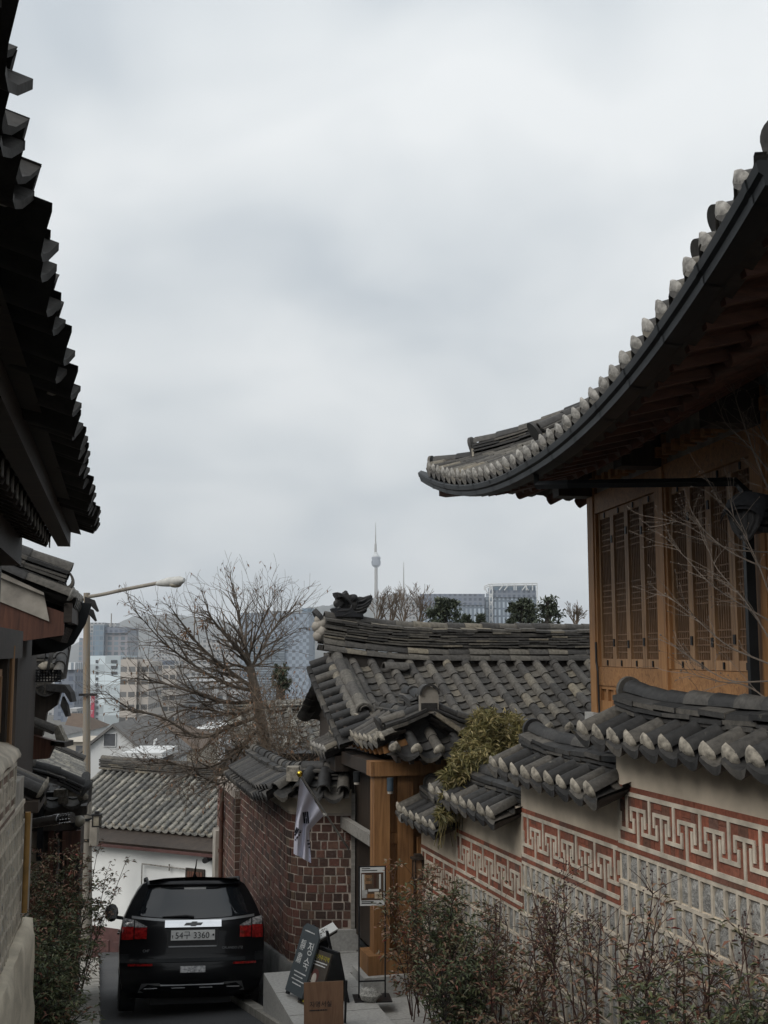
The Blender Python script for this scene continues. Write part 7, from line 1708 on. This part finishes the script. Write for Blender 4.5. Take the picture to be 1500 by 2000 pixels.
for px, Y, ty, canes, lm, dens, lab in (
    (60, 9.8, 1840, 16, 'leaf_green', 1.2, 'smallest green shrub tucked against the pale stone kerb'), (76, 10.4, 1790, 24, 'leaf_green', 1.5, 'thick dark green shrub at the foot of the left houses, nearest us'), (98, 12.2, 1700, 24, 'leaf_green', 1.5, 'tall green shrub with rusty tips under the steel flue'),
    (70, 9.4, 1880, 20, 'leaf_green', 1.4, 'low green shrub spilling beside the pale stone kerb'), (128, 14.6, 1650, 12, 'leaf_mix', 1.1, 'reddish shrub reaching towards the street lamp pole'), (74, 11.6, 1670, 14, 'leaf_mix', 1.0, 'brownish shrub against the pale gatehouse wall')):
    p, h = gpt(px, Y, ty); nandina('nandina_shrub', p, h, canes, .32, lm, lab, GL, dens, .055, .15, 0)
# bare shrub with budded twigs at the right edge
bs_ = thing('budded_shrub', PT(1490, 1480, 7.9), 'leafless shrub with pale budded twigs before the lattice doors at the right', 'shrub')
bk = MB(); tips = []
for pts, r_, Y in (([(1520, 1000), (1478, 900), (1440, 790), (1433, 752)], .011, 7.3), ([(1530, 960), (1470, 880), (1420, 830), (1402, 785)], .011, 7.4), ([(1530, 1080), (1420, 1070), (1340, 1025), (1310, 1018)], .010, 7.6), ([(1520, 1120), (1430, 1080), (1380, 1040), (1362, 1015)], .011, 7.4), ([(1515, 1220), (1400, 1150), (1340, 1090), (1302, 1050)], .010, 7.6), ([(1510, 1300), (1420, 1260), (1350, 1200), (1300, 1160)], .011, 7.5), ([(1510, 1330), (1430, 1330), (1370, 1300), (1290, 1240)], .010, 7.6),
                   ([(1520, 800), (1495, 720), (1486, 665)], .009, 7.2), ([(1510, 1260), (1460, 1180), (1400, 1110), (1380, 1060)], .010, 7.4), ([(1515, 1380), (1460, 1340), (1400, 1330), (1330, 1310)], .010, 7.6), ([(1525, 900), (1490, 850), (1475, 810), (1470, 780)], .009, 7.3), ([(1510, 1180), (1480, 1100), (1440, 1020), (1390, 960)], .009, 7.3)):
    pp = smooth_path([PT(x, y, Y + .08 * i) for i, (x, y) in enumerate(pts)], 14); r_ *= .62; bk.tube(pp, [r_ * (1 - .72 * i / 14) for i in range(15)], 5)
    bk.ball(pp[-1], .008, 6); 
    for i in range(2, 14):
        d = (pp[i + 1] - pp[i]).normalized()
        for k in range(2):
            if rnd.random() < .42: branch(bk, pp[i], (d + rv() * .75 + V((-.2, 0, .15))).normalized(), rnd.uniform(.08, .28), .0028, 1, tips, spread=.7, kids=(1, 2), wob=.14, seg=4, minr=.0013)
for p, d in tips[::2]: bk.ball(p, .0055, 5, sq=(1, 1, 1.3))
bk.tube(smooth_path([PT(1540, 1500, 7.4), PT(1530, 1300, 7.4), PT(1525, 1000, 7.3)], 8), .02, 6)
bk.build('twigs', 'twig_pale', bs_, smooth=60)
# trees beyond the ridge
GT = 'trees beyond the tiled ridge'
def pine(px, ty, by, hw_, Y, label, m_='leaf_pine', n=900, ls=.35, open_=0.0):
    p0, p1 = PT(px, by, Y), PT(px, ty, Y); hgt = p1.z - p0.z; wd = hw_ * Y / FPX
    t_ = thing('evergreen_tree', p0 - V((0, 0, 6)), label, 'tree', GT)
    b = MB(); b.tube([p0 - V((0, 0, 6)), p0, p1 - V((0, 0, hgt * .1))], [.25, .16, .04], 7)
    lf = MB(); cl = [(V((rnd.uniform(-1, 1) * wd * .8, rnd.uniform(-.6, .6) * wd, rnd.uniform(.08, .98) * hgt)), rnd.uniform(.14, .30) * wd) for _ in range(34)]
    for c, r_ in cl:
        k = 1 - .75 * max(0, c.z / hgt - .35); c = V((c.x * k, c.y * k, c.z)); b.tube([p0 + V((0, 0, c.z * .8)), p0 + c], [.05, .02], 4)
        for _ in range(int(n / 34)): leaf(lf, p0 + c + V((rnd.gauss(0, r_ * .55), rnd.gauss(0, r_ * .55), rnd.gauss(0, r_ * .42))), rv() + V((0, 0, .4)), ls * rnd.uniform(.5, 1.1), ls * .35, .1)
    b.build('trunk', 'bark_dark', t_); lf.build('crown', m_, t_)
pine(868, 1174, 1222, 40, 55, 'dark round evergreen above the middle of the tiled ridge', n=1500, ls=.32); pine(1020, 1176, 1222, 34, 52, 'dark evergreen before the truss-topped block', n=1400, ls=.30); pine(1070, 1166, 1222, 28, 46, 'airy pine right of the truss-topped block', n=560, ls=.26)
pine(912, 1204, 1222, 14, 60, 'small dark bush top just over the tiled ridge', n=500, ls=.25); pine(940, 1202, 1222, 12, 60, 'small evergreen tip left of the truss-topped block', n=350, ls=.25)
pine(548, 1300, 1350, 20, 40, 'grey-green bush beside the verge of the tiled house', n=700, ls=.22)
def baretop(px, ty, Y, label, w_=.5):
    p = PT(px, 1225, Y); h = PT(px, ty, Y).z - p.z; t_ = thing('bare_tree', p - V((0, 0, 5)), label, 'tree', GT); b = MB(); tp = []
    b.tube([p - V((0, 0, 5)), p], [.15, .1], 6)
    for i in range(7): branch(b, p, V((rnd.uniform(-w_, w_), rnd.uniform(-.4, .4), 1)), h * rnd.uniform(.5, .75), .05, 3, tp, spread=.45, kids=(2, 4), seg=4, minr=.012)
    b.build('trunk', 'twig_brown', t_)
for px, ty, Y, lab in ((735, 1172, 70, 'bare tree just right of the dragon finial'), (762, 1170, 72, 'second bare tree right of the dragon finial'), (788, 1168, 70, 'tallest bare tree below the thin radio mast'), (818, 1174, 66, 'bare tree left of the round evergreen'), (1125, 1196, 60, 'wispy bare treetop beside the timber corner column')): baretop(px, ty, Y, lab)
